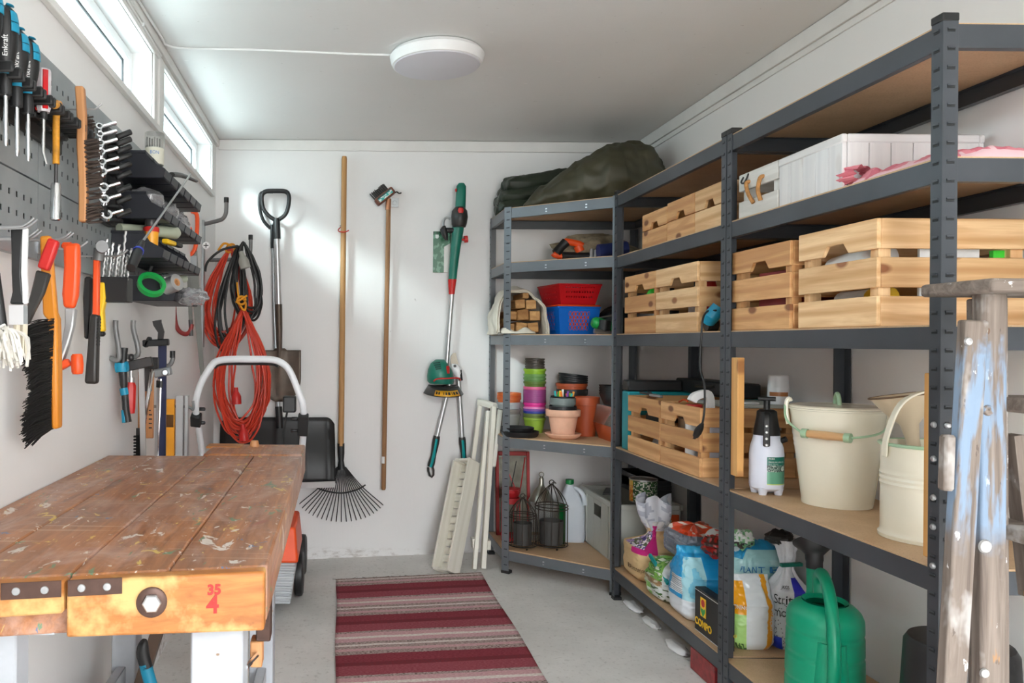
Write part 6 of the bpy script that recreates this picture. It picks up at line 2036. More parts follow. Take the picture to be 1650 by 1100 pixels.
# ================================================================ bottom shelf: sacks, boxes, watering can
def sack(name, label, c, w, d, h, yaw, colf, seed, m='sack_film', top='fold', wr=.035, cat='sack', lean=(0, 0), nu=90, nv=80, neck=.25, group=None):
    """a filled bag: w across the front, d deep; top 'fold' is pinched flat, 'neck' is gathered, 'open' stays round"""
    t = thing(name, label, cat, c, yaw, group)
    def f(u, v):
        a = 2 * PI * u
        ca, sa = math.cos(a), math.sin(a)
        e = .62
        x = math.copysign(abs(ca) ** e, ca); y = math.copysign(abs(sa) ** e, sa)
        s = 1.0
        if v < .12: s = .80 + .20 * math.sin(v / .12 * PI / 2)
        s *= 1 + .07 * math.sin(PI * min(1, v / .8))
        sy = s; sx_ = s
        if top == 'fold':
            if v > .62:
                k = (v - .62) / .38
                sy *= (1 - k) ** .8 * .98 + .06; sx_ *= 1 - .10 * k
        elif top == 'neck':
            if v > .55:
                k = (v - .55) / .45
                g = 1 - (1 - neck) * math.sin(min(1, k / .5) * PI / 2) if k < .5 else neck + (k - .5) * .5
                g *= 1 + .10 * math.sin(a * 7 + seed) * min(1, k * 3)
                sy *= g; sx_ *= g
        elif top == 'dome':
            if v > .6:
                k = (v - .6) / .4
                g = math.sqrt(max(0, 1 - k * k))
                sy *= g; sx_ *= g
        z = h * v if top != 'dome' else h * v
        p = V(x * w / 2 * sx_, y * d / 2 * sy, z)
        q = V(x * .5 * w, y * .5 * d, z)
        n1 = nz(q, 9 / max(.15, w) * .35, seed) + .6 * nz(q, 24 / max(.15, w) * .35, seed + 2) + .35 * (1 - abs(nz(q, 30 / max(.15, w) * .35, seed + 5)) * 3)
        k = wr * (.35 + .9 * v)
        p += V(x, y, .35) * (n1 * k * .5 * w / .2 * .5)
        if p.z < 0.001: p.z = .001
        p += V(lean[0], lean[1], 0) * (v * v * h)
        return p
    b = MB()
    b.grid(f, nu, nv, (lambda u, v: colf(u, v)) if colf else None, closeu=True)
    nb = len(b.v)
    # close top and bottom with fans
    n = nu
    base = sum((b.v[i] for i in range(n)), V(0, 0, 0)) / n
    b.v.append(base); b.gc.append(base); b.rn.append(0)
    for i in range(n):
        b.f.append([nb, (i + 1) % n, i]); b.col.append(colf(i / n, 0) if colf else (1, 1, 1)); b.mi.append(0)
    tp = nv * n
    topc = sum((b.v[tp + i] for i in range(n)), V(0, 0, 0)) / n - V(0, 0, h * .02 if top != 'dome' else 0)
    b.v.append(topc); b.gc.append(topc); b.rn.append(0)
    for i in range(n):
        b.f.append([nb + 1, tp + i, tp + (i + 1) % n]); b.col.append(colf(i / n, .99) if colf else (1, 1, 1)); b.mi.append(0)
    b.build('sack_body', m, t, angle=60)
    t_f = f
    return t, f
def C(*c): return rgb(*c)[:3]
# u on a sack: 0 is +x, .25 +y, .5 -x (front when yaw 0), .75 -y (faces the camera)
def on_sack(f, uc, vc, w_, h_, out=.004):
    """maps text metres to the sack's skin round (uc, vc)"""
    def g(x, y):
        u, v = uc + x / w_, vc + y / h_
        p = f(u % 1, max(0, min(1, v)))
        e = .004
        pu, pv = f((u + e) % 1, max(0, min(1, v))), f(u % 1, max(0, min(1, v + e)))
        n_ = (pu - p).cross(pv - p)
        n_ = n_.normalized() if n_.length > 1e-9 else V(0, 0, 1)
        return p + n_ * out
    return g
Z5 = ZS[5]
# beige sack with flowers (front u around .5-.75)
def col_beige(u, v):
    k = nz((u * 26, v * 22, 0), 1, 3)
    if .42 < u < .62 and .56 < v < .80:
        return C(*([90, 70, 140] if k > .2 else ([236, 226, 232] if k > -.05 else ([96, 104, 70] if k > -.3 else [170, 140, 190]))))
    if .60 < u < .72 and .50 < v < .92 or (.52 < u < .66 and .48 < v < .60): return C(196, 24, 120)
    if v > .86: return C(224, 222, 220)
    return C(216, 184, 136)
# placed against the front beam in the corner end of the unit
t, f = sack('compost_sack', 'beige compost sack with purple flower print and magenta band, nearest corner', (1.355, 3.41, Z5), .21, .24, .25, 0, col_beige, 3, 'sack_paper', 'neck', .03, lean=(0, -.05))
text_obj('sack_text', 'Blomsterjord', .026, mat('ink_brown', (96, 66, 36), .6), t, fn=on_sack(f, .58, .22, .85, .23))
b = MB()
def wrap_top(u, v):
    a = 2 * PI * u
    r_ = .035 + .02 * math.sin(v * PI) + .012 * math.sin(a * 5) * (.3 + v) + .028 * v * v
    return V(-.02 * v + r_ * math.cos(a), -.018 - .03 * v + r_ * .8 * math.sin(a), .205 + .14 * v + .02 * math.sin(a * 3 + 1) * v)
b.grid(wrap_top, 48, 16, lambda u, v: C(214, 216, 222) if nz((u * 9, v * 7, 1), 1, 2) > -.2 else C(178, 182, 194), closeu=True)
b.build('gathered_top', 'sack_film', t)
t = thing('label_tin', 'metal tin with green leaf label standing on the pale grey crate', 'tin', (1.436, 3.755, .1165 + .2785))
def tincol(u, v):
    k = nz((u * 34, v * 9, 0), 1, 6)
    if u < .56: return C(226, 120, 40) if (v < .75 and k > -.1) else C(240, 200, 90)
    return C(*([70, 120, 66] if k > .12 else ([226, 228, 214] if k > -.15 else [40, 80, 48])))
b = MB(); b.grid(lambda u, v: V(.062 * math.cos(2 * PI * u), .062 * math.sin(2 * PI * u), .004 + .098 * v), 64, 24, tincol, closeu=True); b.build('tin_label', 'print_gloss', t)
b = MB(); b.lathe([(0, .002), (.0615, .002), (.0635, 0), (.0635, .004), (.0615, .005), (.0615, .101), (.064, .102), (.064, .108), (.060, .109), (.058, .103), (0, .102)], 40); b.build('tin_rim', 'tin_metal', t)
t = thing('plant_trays', 'black plastic plant trays stacked on the pale grey crate', 'tray', (1.52, 3.98, .1165 + .2785))
for k in range(3):
    b = MB(); z = k * .022; o_ = .004 * k
    b.box(-.05, .06, -.2 + o_, .2 + o_, z, z + .003); b.box(-.05, -.046, -.2 + o_, .2 + o_, z + .003, z + .045); b.box(.056, .06, -.2 + o_, .2 + o_, z + .003, z + .045); b.box(-.046, .056, -.2 + o_, -.196 + o_, z + .003, z + .045); b.box(-.046, .056, .196 + o_, .2 + o_, z + .003, z + .045)
    b.build('tray', 'black_plastic', t)
# green and white grass-seed sack in front
def col_grass(u, v):
    k = nz((u * 24, v * 20, 0), 1, 8)
    if v > .52 and u < .60: return C(*([120, 170, 74] if k > 0 else ([70, 130, 54] if k > -.25 else [206, 214, 190])))
    if .40 < u < .60 and v > .38: return C(*([150, 120, 84] if k > -.1 else [196, 190, 170]))
    if u < .5: return C(*([130, 190, 90] if k > -.1 else [210, 220, 206]))
    if v < .35 and k > .22: return C(60, 96, 44)
    return C(206, 210, 208)
sack('compost_sack', 'green and white sack with grass picture slumped low in front of the blue sack', (1.325, 3.14, Z5), .17, .20, .155, 0, col_grass, 12, 'sack_film', 'dome', .05)
# blue sack
def col_blue(u, v):
    k = nz((u * 10, v * 6, 0), 1, 5)
    if v > .92: return C(60, 170, 216)
    if .48 < u < .56 and .36 < v < .60: return C(226, 230, 232) if int(v * 90) % 2 else C(150, 160, 168)
    if v < .30: return C(222, 228, 234)
    if .56 < u < .72 and v < .88: return C(*([168, 216, 226] if k > -.2 else [120, 196, 222]))
    return C(34, 152, 210)
sack('compost_sack', 'bright blue and white sack standing left of the middle post', (1.345, 2.93, Z5), .20, .19, .255, 0, col_blue, 21, 'sack_film', 'fold', .035)
# grey rolled-down sack with red lining on top
def col_grey(u, v):
    k = nz((u * 12, v * 12, 0), 1, 4)
    if v > .80: return C(*([226, 78, 40] if k > -.28 else [236, 220, 206]))
    return C(124, 130, 142) if k > -.25 else C(160, 164, 174)
t, f = sack('compost_sack', 'half empty grey sack with rolled orange-red opening, on top of the pile', (1.405, 3.15, Z5 + .16), .17, .25, .125, 0, col_grey, 33, 'sack_film', 'dome', .075)
b = MB(); crumple(b, (1.43, 2.96, Z5 + .265), .06, .08, .035, 41, .45, 16, lambda u, v: C(*([206, 204, 200] if nz((u * 14, v * 9, 0), 1, 1) > -.15 else [190, 60, 50])))
tag(b.build('plastic_bag', 'sack_film'), 'crumpled silver and red bag top behind the blue sack', 'bag')
b = MB(); crumple(b, (1.36, 2.86, Z5 + .27), .05, .045, .032, 47, .45, 14, lambda u, v: C(*([160, 34, 26] if nz((u * 12, v * 9, 0), 1, 2) > -.1 else [70, 40, 34])))
tag(b.build('plastic_bag', 'sack_film'), 'crumpled dark red bag top just left of the middle post', 'bag')
b = MB(); b.bar(V(1.252, 3.20, Z5 + .15), V(1.256, 3.03, Z5 + .085), .012, .016); tag(b.build('bag_clip', 'teal_plastic', bevel=.003), 'long teal bag clip between grey and blue sacks', 'clip')
# pale teal sack with printed words
def col_teal(u, v):
    k = nz((u * 9, v * 9, 0), 1, 6)
    if v > .93: return C(40, 150, 200)
    if v > .82 and u < .62: return C(*([44, 156, 206] if k > -.2 else [214, 226, 230]))
    return C(164, 208, 208) if k > -.3 else C(186, 220, 218)
t, f = sack('compost_sack', 'pale teal sack with blue printed words against the wall right of post', (1.47, 2.795, Z5), .22, .14, .31, 0, col_teal, 54, 'sack_film', 'dome', .025)
text_obj('sack_text', 'PLANTEJORD', .027, mat('ink_blue', (34, 120, 176), .4), t, fn=on_sack(f, .745, .72, .66, .31))
text_obj('sack_text', 'ISTUTUSMULTA', .024, 'ink_blue', t, fn=on_sack(f, .745, .60, .66, .31))
b = MB(); crumple(b, (1.40, 2.76, Z5 + .322), .035, .03, .030, 61, .5, 14, lambda u, v: C(*([120, 170, 120] if nz((u * 15, v * 9, 0), 1, 1) > .1 else ([214, 216, 210] if v < .6 else [60, 52, 48]))))
tag(b.build('plastic_bag', 'sack_film'), 'small crumpled green and white bag top right of the middle post', 'bag')
# orange, white and green sack
def col_orange(u, v):
    if .50 < u < .70 and .50 < v < .93: return C(240, 164, 24)
    if .80 < u < .86: return C(238, 166, 40)
    if .46 < u < .70 and v < .5: return C(*([176, 220, 130] if v > .10 or nz((u * 60, v * 9, 0), 1, 2) < 0 else [60, 110, 50]))
    return C(226, 230, 232)
t, f = sack('compost_sack', 'white sack with orange panel and green lower half right of the post', (1.362, 2.645, Z5), .135, .11, .235, 0, col_orange, 71, 'sack_film', 'fold', .03)
text_obj('sack_text', 'GØDNING', .018, 'white_label', t, fn=on_sack(f, .62, .60, .46, .235))
text_obj('sack_text', 'DANGRO', .014, 'white_label', t, fn=lambda x, y, g=on_sack(f, .83, .42, .46, .235): g(y, x))
# white sack tied with a clip
def col_white(u, v):
    k = nz((u * 20, v * 26, 0), 1, 2)
    if .46 < u < .66 and v < .12: return C(36, 62, 190)
    if .74 < u < .80 and .46 < v < .66: return C(60, 60, 190)
    if v < .45 and abs(k) < .05: return C(120, 126, 130)
    return C(222, 222, 226) if v > .45 else C(198, 204, 208)
t, f = sack('grit_sack', 'white sack with black lettering, gathered and clipped at the neck', (1.487, 2.645, Z5), .115, .11, .35, 0, col_white, 82, 'sack_film', 'neck', .02, neck=.30)
text_obj('sack_text', 'Strit', .042, 'black_plastic', t, fn=on_sack(f, .655, .475, .44, .35))
text_obj('sack_text', 'mor', .042, 'black_plastic', t, fn=on_sack(f, .655, .36, .44, .35))
text_obj('sack_text', 'JALOS', .013, 'black_plastic', t, fn=on_sack(f, .68, .58, .44, .35))
b = MB(); b.bar(V(-.035, -.027, .272), V(.035, -.027, .276), .016, .012); b.build('neck_clip', 'green_tool', t, bevel=.002)
b = MB(); crumple(b, (-.02, .01, .355), .04, .03, .024, 77, .5, 12); b.build('neck_end', 'dark_plastic', t)
# black fertiliser box with yellow lettering
t = thing('fertiliser_box', 'black box with yellow lettering and red-yellow emblem at the middle post', 'box', (1.28, 2.69, Z5))
b = mbw(t)
bx0, bx1, by0, by1, bz1 = 1.250, 1.288, 2.585, 2.79, Z5 + .15
b.box(bx0, bx1, by0, by1, Z5, bz1); b.build('box_body', 'black_plastic', t, bevel=.002)
Mf = lambda y, z: t.matrix_world.inverted() @ basis((bx0 - .0006, y, z), (0, -1, 0), (0, 0, 1), (-1, 0, 0))
text_obj('box_text', 'COMPO', .034, 'yellow_plastic', t, M=Mf(2.725, Z5 + .036), bold=.0012)
b = MB(Mf(2.725, Z5 + .096)); b.box(-.020, .020, -.032, .032, 0, .0008); b.build('emblem_panel', 'yellow_plastic', t)
b = MB(Mf(2.725, Z5 + .096)); b.lathe([(0, .0012), (.013, .0012), (.013, .0006)], 20, T(0, .014, 0)); b.build('emblem_flower', 'red_plastic', t)
b = MB(Mf(2.725, Z5 + .096)); b.prism([(0, -.032), (.016, -.014), (.016, .0), (.004, -.008), (0, -.002), (-.004, -.008), (-.016, .0), (-.016, -.014)], .0006, .0014); b.build('emblem_leaf', 'tape_green', t)
b = MB(Mf(2.6875, Z5 + .06)); b.box(-.1, .1, -.0575, -.055, 0, .0006); b.build('box_stripe', 'white_label', t)
b = MB(Mf(2.6875, Z5 + .06)); b.box(-.1, .1, .082, .084, 0, .0006); b.build('box_stripe', 'white_label', t)
Mn = t.matrix_world.inverted() @ basis((1.269, by0 - .0006, Z5 + .05), (1, 0, 0), (0, 0, 1), (0, -1, 0))
text_obj('box_text', 'COMPO', .014, 'yellow_plastic', t, M=Mn)
# red box on the floor under the shelf, white scraps
b = MB(); b.box(1.24, 1.36, 2.62, 2.80, .001, .078); t = tag(b.build('floor_box', mat('box_red_print', (150, 40, 44), .4, var=.5, vscale=40), bevel=.002), 'small dark red printed box on the floor under the shelf', 'box')
for i, (x_, y_, s_) in enumerate(((1.27, 3.42, .045), (1.27, 3.22, .04), (1.26, 2.96, .045))):
    b = MB(); crumple(b, (x_, y_, .012), s_ * .6, s_ * 1.7, .012, 90 + i, .4, 8)
    tag(b.build('plastic_scrap', 'white_plastic'), 'white plastic scrap on the floor under the bottom shelf, ' + ('nearest corner', 'in the middle', 'nearest the red box')[i], 'scrap')
# green watering can
WCc = V(1.352, 2.215, Z5)
t = thing('watering_can', 'green plastic watering can with black rose on the bottom shelf', 'watering can', WCc)
yaw = math.atan2(-1, -.35)                                # handle side faces the camera
Rw = RZ(math.atan2(.92, .36))                           # local +x is the spout direction
b = MB(Rw)
pr = [(0, 0), (.092, 0), (.097, .006)]
for z in [.012 + i * .005 for i in range(46)]:
    pr.append((.0975 - .004 * (z / .24) - (.0022 if abs(z - .205) < .004 or abs(z - .145) < .004 or abs(z - .075) < .004 else 0), z))
pr += [(.093, .245), (.086, .262), (.072, .276), (.056, .284)]
b.lathe(pr, 56, ex=1.12); b.build('can_body', 'can_green', t)
b = MB(Rw)
b.grid(lambda u, v: V((.056 + (-.012) * v) * 1.12 * math.cos(2 * PI * u) - .012 * v * 0, (.056 - .010 * v) * math.sin(2 * PI * u), .284 - .006 * v + (.004 if v < .5 else 0)), 40, 3, closeu=True); b.build('filler_rim', 'can_green', t)
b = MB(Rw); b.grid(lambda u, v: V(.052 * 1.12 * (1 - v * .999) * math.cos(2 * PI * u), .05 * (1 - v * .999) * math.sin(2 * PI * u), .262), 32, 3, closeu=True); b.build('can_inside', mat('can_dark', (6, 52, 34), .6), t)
b = MB(Rw); b.tube(smooth_path([(.07, 0, .06), (.105, 0, .10), (.135, 0, .19), (.15, 0, .27), (.155, 0, .34)], 6), [.034] * 6 + [.030] * 6 + [.024] * 6 + [.021] * 7, 18); b.build('spout', 'can_green', t)
b = MB(Rw); b.tube(smooth_path([(.155, 0, .335), (.157, 0, .36), (.166, 0, .385), (.178, 0, .402)], 4), [.022] * 4 + [.024] * 3 + [.03, .036, .042, .046, .05, .054], 20); b.build('rose', 'black_plastic', t)
b = MB(Rw); b.tube(smooth_path([(.075, 0, .27), (.085, 0, .315), (.06, 0, .345), (.0, 0, .345), (-.06, 0, .318), (-.105, 0, .262), (-.128, 0, .19), (-.126, 0, .12), (-.098, 0, .065)], 6), .0155, 14); b.build('handle', 'can_green', t)
b = MB(Rw); b.bar(V(.085, 0, .30), V(.14, 0, .262), .014, .012); b.build('spout_brace', 'can_green', t, bevel=.003)
b = MB(Rw); b.tube([V(-.088, 0, .03), V(-.092, 0, .2)], [.03, .022], 16, flat=1.6); b.build('handle_web', 'can_green', t)
# upturned black pot near the frame's lower right
t = thing('black_pot', 'upturned black plastic pot with drain hole on the bottom shelf', 'pot', (1.435, 1.84, Z5))
b = MB(); b.lathe([(.125, 0), (.128, .002), (.128, .03), (.122, .032), (.108, .300), (.100, .314), (.036, .314), (.034, .300), (.0, .299)], 44); b.build('pot_body', 'black_plastic', t)

# ================================================================ old wooden step ladder at the right edge
def ladder_mat():
    m, n, l, p = new_mat('ladder_wood')
    v = coords(n, l, (2, 34, 34))
    g = noise_tex(n, l, v, 1.7, 4, .6, .8)
    c = ramp(n, l, g, .3, .7, rgb(92, 80, 72), rgb(136, 124, 114))
    big = noise_tex(n, l, coords(n, l, (5, 9, 9)), 1.2, 4, .6)
    c = mixc(n, l, ramp(n, l, big, .56, .66, (0, 0, 0, 1), (.7, .7, .7, 1)), c, rgb(178, 175, 172))
    sp = noise_tex(n, l, coords(n, l, (16, 30, 30)), 1.5, 4, .6)
    c = mixc(n, l, ramp(n, l, sp, .66, .70), c, rgb(222, 220, 216))
    c = mixc(n, l, ramp(n, l, sp, .30, .33, (.7, .7, .7, 1), (0, 0, 0, 1)), c, rgb(84, 72, 64))
    rust = noise_tex(n, l, coords(n, l, (3, 12, 12)), 2.4, 4, .6)
    c = mixc(n, l, ramp(n, l, rust, .68, .72, (0, 0, 0, 1), (.7, .7, .7, 1)), c, rgb(172, 122, 66))
    l.new(c, p.inputs['Base Color']); p.inputs['Roughness'].default_value = .7
    bump(n, l, p, g, .4, .003)
    m2 = m.copy(); m2.name = 'ladder_blue'; MATS['ladder_blue'] = m2
    n, l, p = m2.node_tree.nodes, m2.node_tree.links, m2.node_tree.nodes['Principled BSDF']
    src = p.inputs['Base Color'].links[0].from_socket
    se = n.new('ShaderNodeSeparateXYZ')
    l.new(coords(n, l, (1, 1, 1), 'world'), se.inputs[0])
    w1 = noise_tex(n, l, coords(n, l, (1, 1, 1), 'world'), 11, 4, .6)
    ad = n.new('ShaderNodeMath'); ad.operation = 'MULTIPLY_ADD'; ad.inputs[1].default_value = .16
    l.new(w1, ad.inputs[0]); l.new(se.outputs['Z'], ad.inputs[2])
    lo = ramp(n, l, ad.outputs[0], .84, .90); hi = ramp(n, l, ad.outputs[0], 1.0, 1.0)
    n_hi = n.new('ShaderNodeMapRange'); n_hi.inputs['From Min'].default_value = 1.205; n_hi.inputs['From Max'].default_value = 1.225; n_hi.inputs['To Min'].default_value = 1; n_hi.inputs['To Max'].default_value = 0
    l.new(ad.outputs[0], n_hi.inputs['Value'])
    mk = mixc(n, l, 1.0, lo, n_hi.outputs[0], 'MULTIPLY')
    mk = mixc(n, l, 1.0, mk, ramp(n, l, noise_tex(n, l, coords(n, l, (3, 22, 22)), 2, 4), .40, .50, (0, 0, 0, 1), (.9, .9, .9, 1)), 'MULTIPLY')
    l.new(mixc(n, l, mk, src, rgb(122, 144, 168)), p.inputs['Base Color'])
ladder_mat()
t = thing('step_ladder', 'old folded wooden step ladder with worn blue paint at right edge', 'ladder', (1.22, 1.42, 0))
def lp(px, py, Y): return onY(px, py, Y)
def stile(nm, a, c, w, d, m_):
    b = mbw(t); b.bar(a, c, d, w, up=(1, 0, 0)); return b.build(nm, m_, t, bevel=.004, seg=2)
YL = 1.44
ta, tb = lp(1594, 472, YL), lp(1592, 1100, YL); tb = tb + (tb - ta) * (tb.z / max(.01, ta.z - tb.z))
stile('stile', ta, tb, .046, .026, 'ladder_blue')
ta2, tb2 = lp(1613, 478, 1.4535) + V(0, .0375, 0), lp(1616, 1100, 1.4535) + V(0, .0375, 0); tb2 = tb2 + (tb2 - ta2) * (tb2.z / (ta2.z - tb2.z))
stile('stile_edge', ta2 + V(.004, 0, 0), tb2 + V(.004, 0, 0), .020, .075, 'ladder_wood')
tc_, td = lp(1568, 516, YL - .03), lp(1533, 1100, YL - .03); td = td + (td - tc_) * (td.z / (tc_.z - td.z))
stile('rear_stile', tc_, td, .040, .024, 'ladder_blue')
b = mbw(t); b.box(lp(1547, 460, YL).x, lp(1547, 460, YL).x + .40, YL - .07, YL + .10, lp(1547, 474, YL).z, lp(1547, 474, YL).z + .024); b.build('top_step', 'ladder_wood', t, bevel=.006, seg=2)
for py in (652, 860):
    z = lp(1640, py, YL).z
    b = mbw(t); b.box(lp(1620, py, YL).x + .012, lp(1620, py, YL).x + .34, YL - .05, YL + .07, z - .014, z + .014); b.build('step', 'ladder_wood', t, bevel=.005, seg=2)
b = mbw(t); b.bar(lp(1632, 700, YL + .05), lp(1660, 960, YL + .05), .02, .03); b.build('brace', 'ladder_wood', t)
for (px, py, m_, r_) in ((1560, 550, 'steel_brushed', .0075), (1592, 661, 'ladder_blue', .010), (1587, 880, 'steel_brushed', .0125), (1586, 1084, 'steel_brushed', .009), (1586, 533, 'rim_brown', .010)):
    c = lp(px, py, YL - (.043 if px == 1560 else .014))
    b = mbw(t); b.lathe([(r_, 0), (r_ * .8, .003), (0, .0045)], 16, along(c, c + V(0, -1, 0))); b.build('bolt', m_, t)
b = mbw(t); b.bar(lp(1527, 700, YL - .03), lp(1524, 790, YL - .03), .02, .02); b.build('hinge_block', 'ladder_wood', t, bevel=.004)
# ================================================================ corner unit goods
C1, C2, C3, C4, C5 = [z + .0085 for z in LEVC]
wood('cut_log', (206, 164, 110), (160, 112, 66), .75, knots=0, tone=.3)
mat('canvas_white', (212, 204, 190), .9, var=.1, bmp=.2, bscale=120)
mat('tarp_green', (40, 48, 36), .42, var=.3, vscale=7, bmp=.25, bscale=18)
mat('tarp_olive', (66, 64, 46), .5, var=.25, vscale=6, bmp=.25, bscale=16)
mat('basket_red', (196, 8, 20), .4, var=.05)
mat('basket_orange', (224, 70, 16), .4, var=.05)
mat('basket_blue', (6, 106, 204), .4, var=.05)
mat('garden_green', (30, 158, 74), .4)
mat('terracotta', (228, 176, 148), .75, var=.12, vscale=14, bmp=.1)
mat('terracotta_plastic', (176, 78, 40), .5, var=.1)
def pots(): pass
# --- top: two green sheets
def lump(name, label, cat, rings, m, seed, wr=.03, seg=72):
    """rings: (centre x, y, z, half width across, half height) along the lump; the underside rests on the shelf"""
    xs_ = rings
    t = None
    b = MB()
    P = [V(*r_[:3]) for r_ in rings]
    N = 80
    def at(f):
        f = f * (len(rings) - 1); i = min(int(f), len(rings) - 2); k = f - i
        k = k * k * (3 - 2 * k)
        return [rings[i][j] + (rings[i + 1][j] - rings[i][j]) * k for j in range(5)]
    def f(u, v):
        x, y, z, w, h = at(v)
        v2 = min(len(rings) - 1.001, v * (len(rings) - 1)); d = (P[min(int(v2) + 1, len(P) - 1)] - P[int(v2)]); d.z = 0; d.normalize()
        s = V(-d.y, d.x, 0)
        end = min(1, v * 14, (1 - v) * 14) ** .5 if 0 < v < 1 else .0
        a = 2 * PI * u
        q = V(math.cos(a) * w * end, 0, math.sin(a) * h * end)
        p = V(x, y, z) + s * q.x + V(0, 0, q.z)
        n1 = nz(p, 11, seed) + .6 * nz(p, 26, seed + 1) + .6 * (1 - 2 * abs(nz(p, 9, seed + 7))) + .45 * (1 - 2 * abs(nz(p, 21, seed + 8)))
        p += (s * math.cos(a) + V(0, 0, math.sin(a))) * n1 * wr * end
        p.z = max(p.z, C1 + .001 + .002 * abs(math.sin(a * 3)))
        return p
    b.grid(f, seg, N, closeu=True)
    return tag(b.build(name, m, angle=70), label, cat)
lump('tarpaulin_bag', 'large olive green tarpaulin bag sloping across the top of corner shelves', 'tarpaulin', [(.91, 3.965, C1 + .01, .05, .02), (1.0, 3.95, C1 + .04, .10, .06), (1.15, 3.93, C1 + .085, .15, .115), (1.30, 3.90, C1 + .125, .18, .165), (1.42, 3.92, C1 + .14, .17, .175), (1.50, 3.97, C1 + .12, .14, .14), (1.55, 4.02, C1 + .06, .08, .06)], 'tarp_olive', 5, .015)
# folded dark sheet: a stack of folds behind it
t = thing('folded_tarpaulin', 'dark green folded tarpaulin at the left on top of the corner shelves', 'tarpaulin', (.95, 4.17, C1))
for i, (x0, x1, z0, h, dy) in enumerate(((.83, 1.10, 0, .055, 0), (.835, 1.14, .056, .06, .01), (.86, 1.19, .117, .075, .02))):
    b = mbw(t)
    def fold(u, v, x0=x0, x1=x1, z0=z0, h=h, dy=dy, i=i):
        a = 2 * PI * u
        ca, sa = math.cos(a), math.sin(a)
        e = .55
        x = math.copysign(abs(ca) ** e, ca); z = math.copysign(abs(sa) ** e, sa)
        end = min(1, v * 10, (1 - v) * 10) ** .5 if 0 < v < 1 else 0
        cx = (x0 + x1) / 2
        p = V(cx + x * (x1 - x0) / 2 * (.96 + .04 * end), 4.05 + dy + .24 * v, C1 + z0 + h / 2 + (z * h / 2 + .05 * (x * .5 + .3) * (i > 0)) * end)
        n1 = nz(p, 13, i + 3) + .5 * nz(p, 32, i) + .6 * (1 - 2 * abs(nz(p, 10, i + 9))) + .45 * (1 - 2 * abs(nz(p, 22, i + 5)))
        p += V(x, 0, z) * n1 * .014 * end
        p.z = max(p.z, C1 + .001)
        p.y = min(p.y, YB - .02)
        return p
    b.grid(fold, 72, 44, closeu=True)
    b.build('fold_layer', 'tarp_green', t, angle=70)
# --- second shelf
t = thing('electric_saw', 'orange and black handled power saw on the second corner shelf', 'saw', onY(910, 417, 3.98))
Y = 3.98
def cs(px, py, dy=0): return onY(px, py, Y + dy)
b = mbw(t); b.tube([cs(896, 408), cs(904, 398), cs(912, 390)], [.024, .022, .024], 12); b.tube([cs(905, 412), cs(935, 413), cs(960, 413)], .020, 12); b.build('grip', 'black_plastic', t)
b = mbw(t); b.tube(smooth_path([cs(905, 389), cs(918, 390), cs(932, 393), cs(938, 396)], 4), [.010, .012] + [.017] * 11, 12); b.tube([cs(931, 396), cs(935, 405)], .022, 12); b.tube(smooth_path([cs(891, 408), cs(897, 412), cs(917, 414)], 4), .014, 12); b.build('housing', 'orange_plastic', t)
b = MB(); crumple(b, (1.30, 4.08, C2 + .075), .20, .09, .075, 8, .35, 16); tag(b.build('fleece_roll', mat('fleece_beige', (150, 136, 112), .95, var=.4, vscale=30)), 'matted beige fibre roll at the back of the second corner shelf', 'roll')
b = MB(); b.tube([onY(964, 405, 3.9), onY(1010, 400, 3.9)], .035, 14); tag(b.build('blue_roll', mat('roll_blue', (38, 52, 110), .5)), 'dark blue roll behind the corner post on the second shelf', 'roll')
for i in range(4):
    b = MB(); p = onY(952 + i * 7, 412, 3.96 - .01 * i); b.tube([V(p.x, p.y, C2 + .008), V(p.x + .008, p.y + .01, C2 + .07 - .006 * i)], .010, 10)
    tag(b.build('metal_tube', 'steel_brushed'), 'short metal tube standing beside the saw on the second corner shelf', 'tube', 'metal tubes beside the saw')
# --- third shelf: firewood bag, baskets, green tool
t = thing('firewood_bag', 'white canvas bag lying on its side full of split firewood', 'bag', (.90, 4.1, C3))
b = mbw(t)
def bag(u, v):
    a = PI * (-.12) + PI * 1.24 * u
    w, h = .128 - .02 * (1 - v) ** 2, .225 - .05 * v * 0
    sq = lambda c: math.copysign(abs(c) ** .75, c)
    k = min(1, v * 6 + .05) ** .5
    x = .90 + sq(math.cos(a)) * w * (.3 + .7 * k) - .0
    z = C3 + max(0.002, sq(math.sin(a)) * h * (.35 + .65 * k) * (1 - .06 * math.sin(v * 9)))
    p = V(x, 4.26 - .31 * v + .03 * math.sin(a) * v - .02 * math.cos(a * 2) * v, z)
    n1 = nz(p, 14, 4) + .5 * nz(p, 30, 2)
    p += V(math.cos(a), 0, math.sin(a)) * n1 * .016
    p.z = max(p.z, C3 + .001)
    return p
b.grid(bag, 44, 26)
b.build('bag_cloth', 'canvas_white', t, solid=.003, soff=1)
b = mbw(t); b.grid(lambda u, v: bag(u, 1) + V(0, -.004 - .0 * v, 0) + (V(.90, 3.95, C3 + .1) - bag(u, 1)) * (.10 * v) + V(0, .012 * math.sin(v * PI), 0), 44, 4); b.build('bag_hem', 'canvas_white', t, solid=.004)
b = mbw(t)
b.grid(lambda u, v: V(.80 + .17 * u, 3.93 + .06 * v - .02 * math.sin(u * PI), C3 + .004 + .020 * math.sin(v * PI) * (1 + .5 * math.sin(u * 11))), 16, 6); b.build('bag_flap', 'canvas_white', t, solid=.003)
lg = [(.845, .030, .05), (.905, .034, .056), (.965, .034, .056), (.862, .095, .046), (.915, .098, .058), (.975, .094, .052), (.90, .152, .05), (.955, .150, .052), (.925, .193, .03), (.825, .065, .03)]
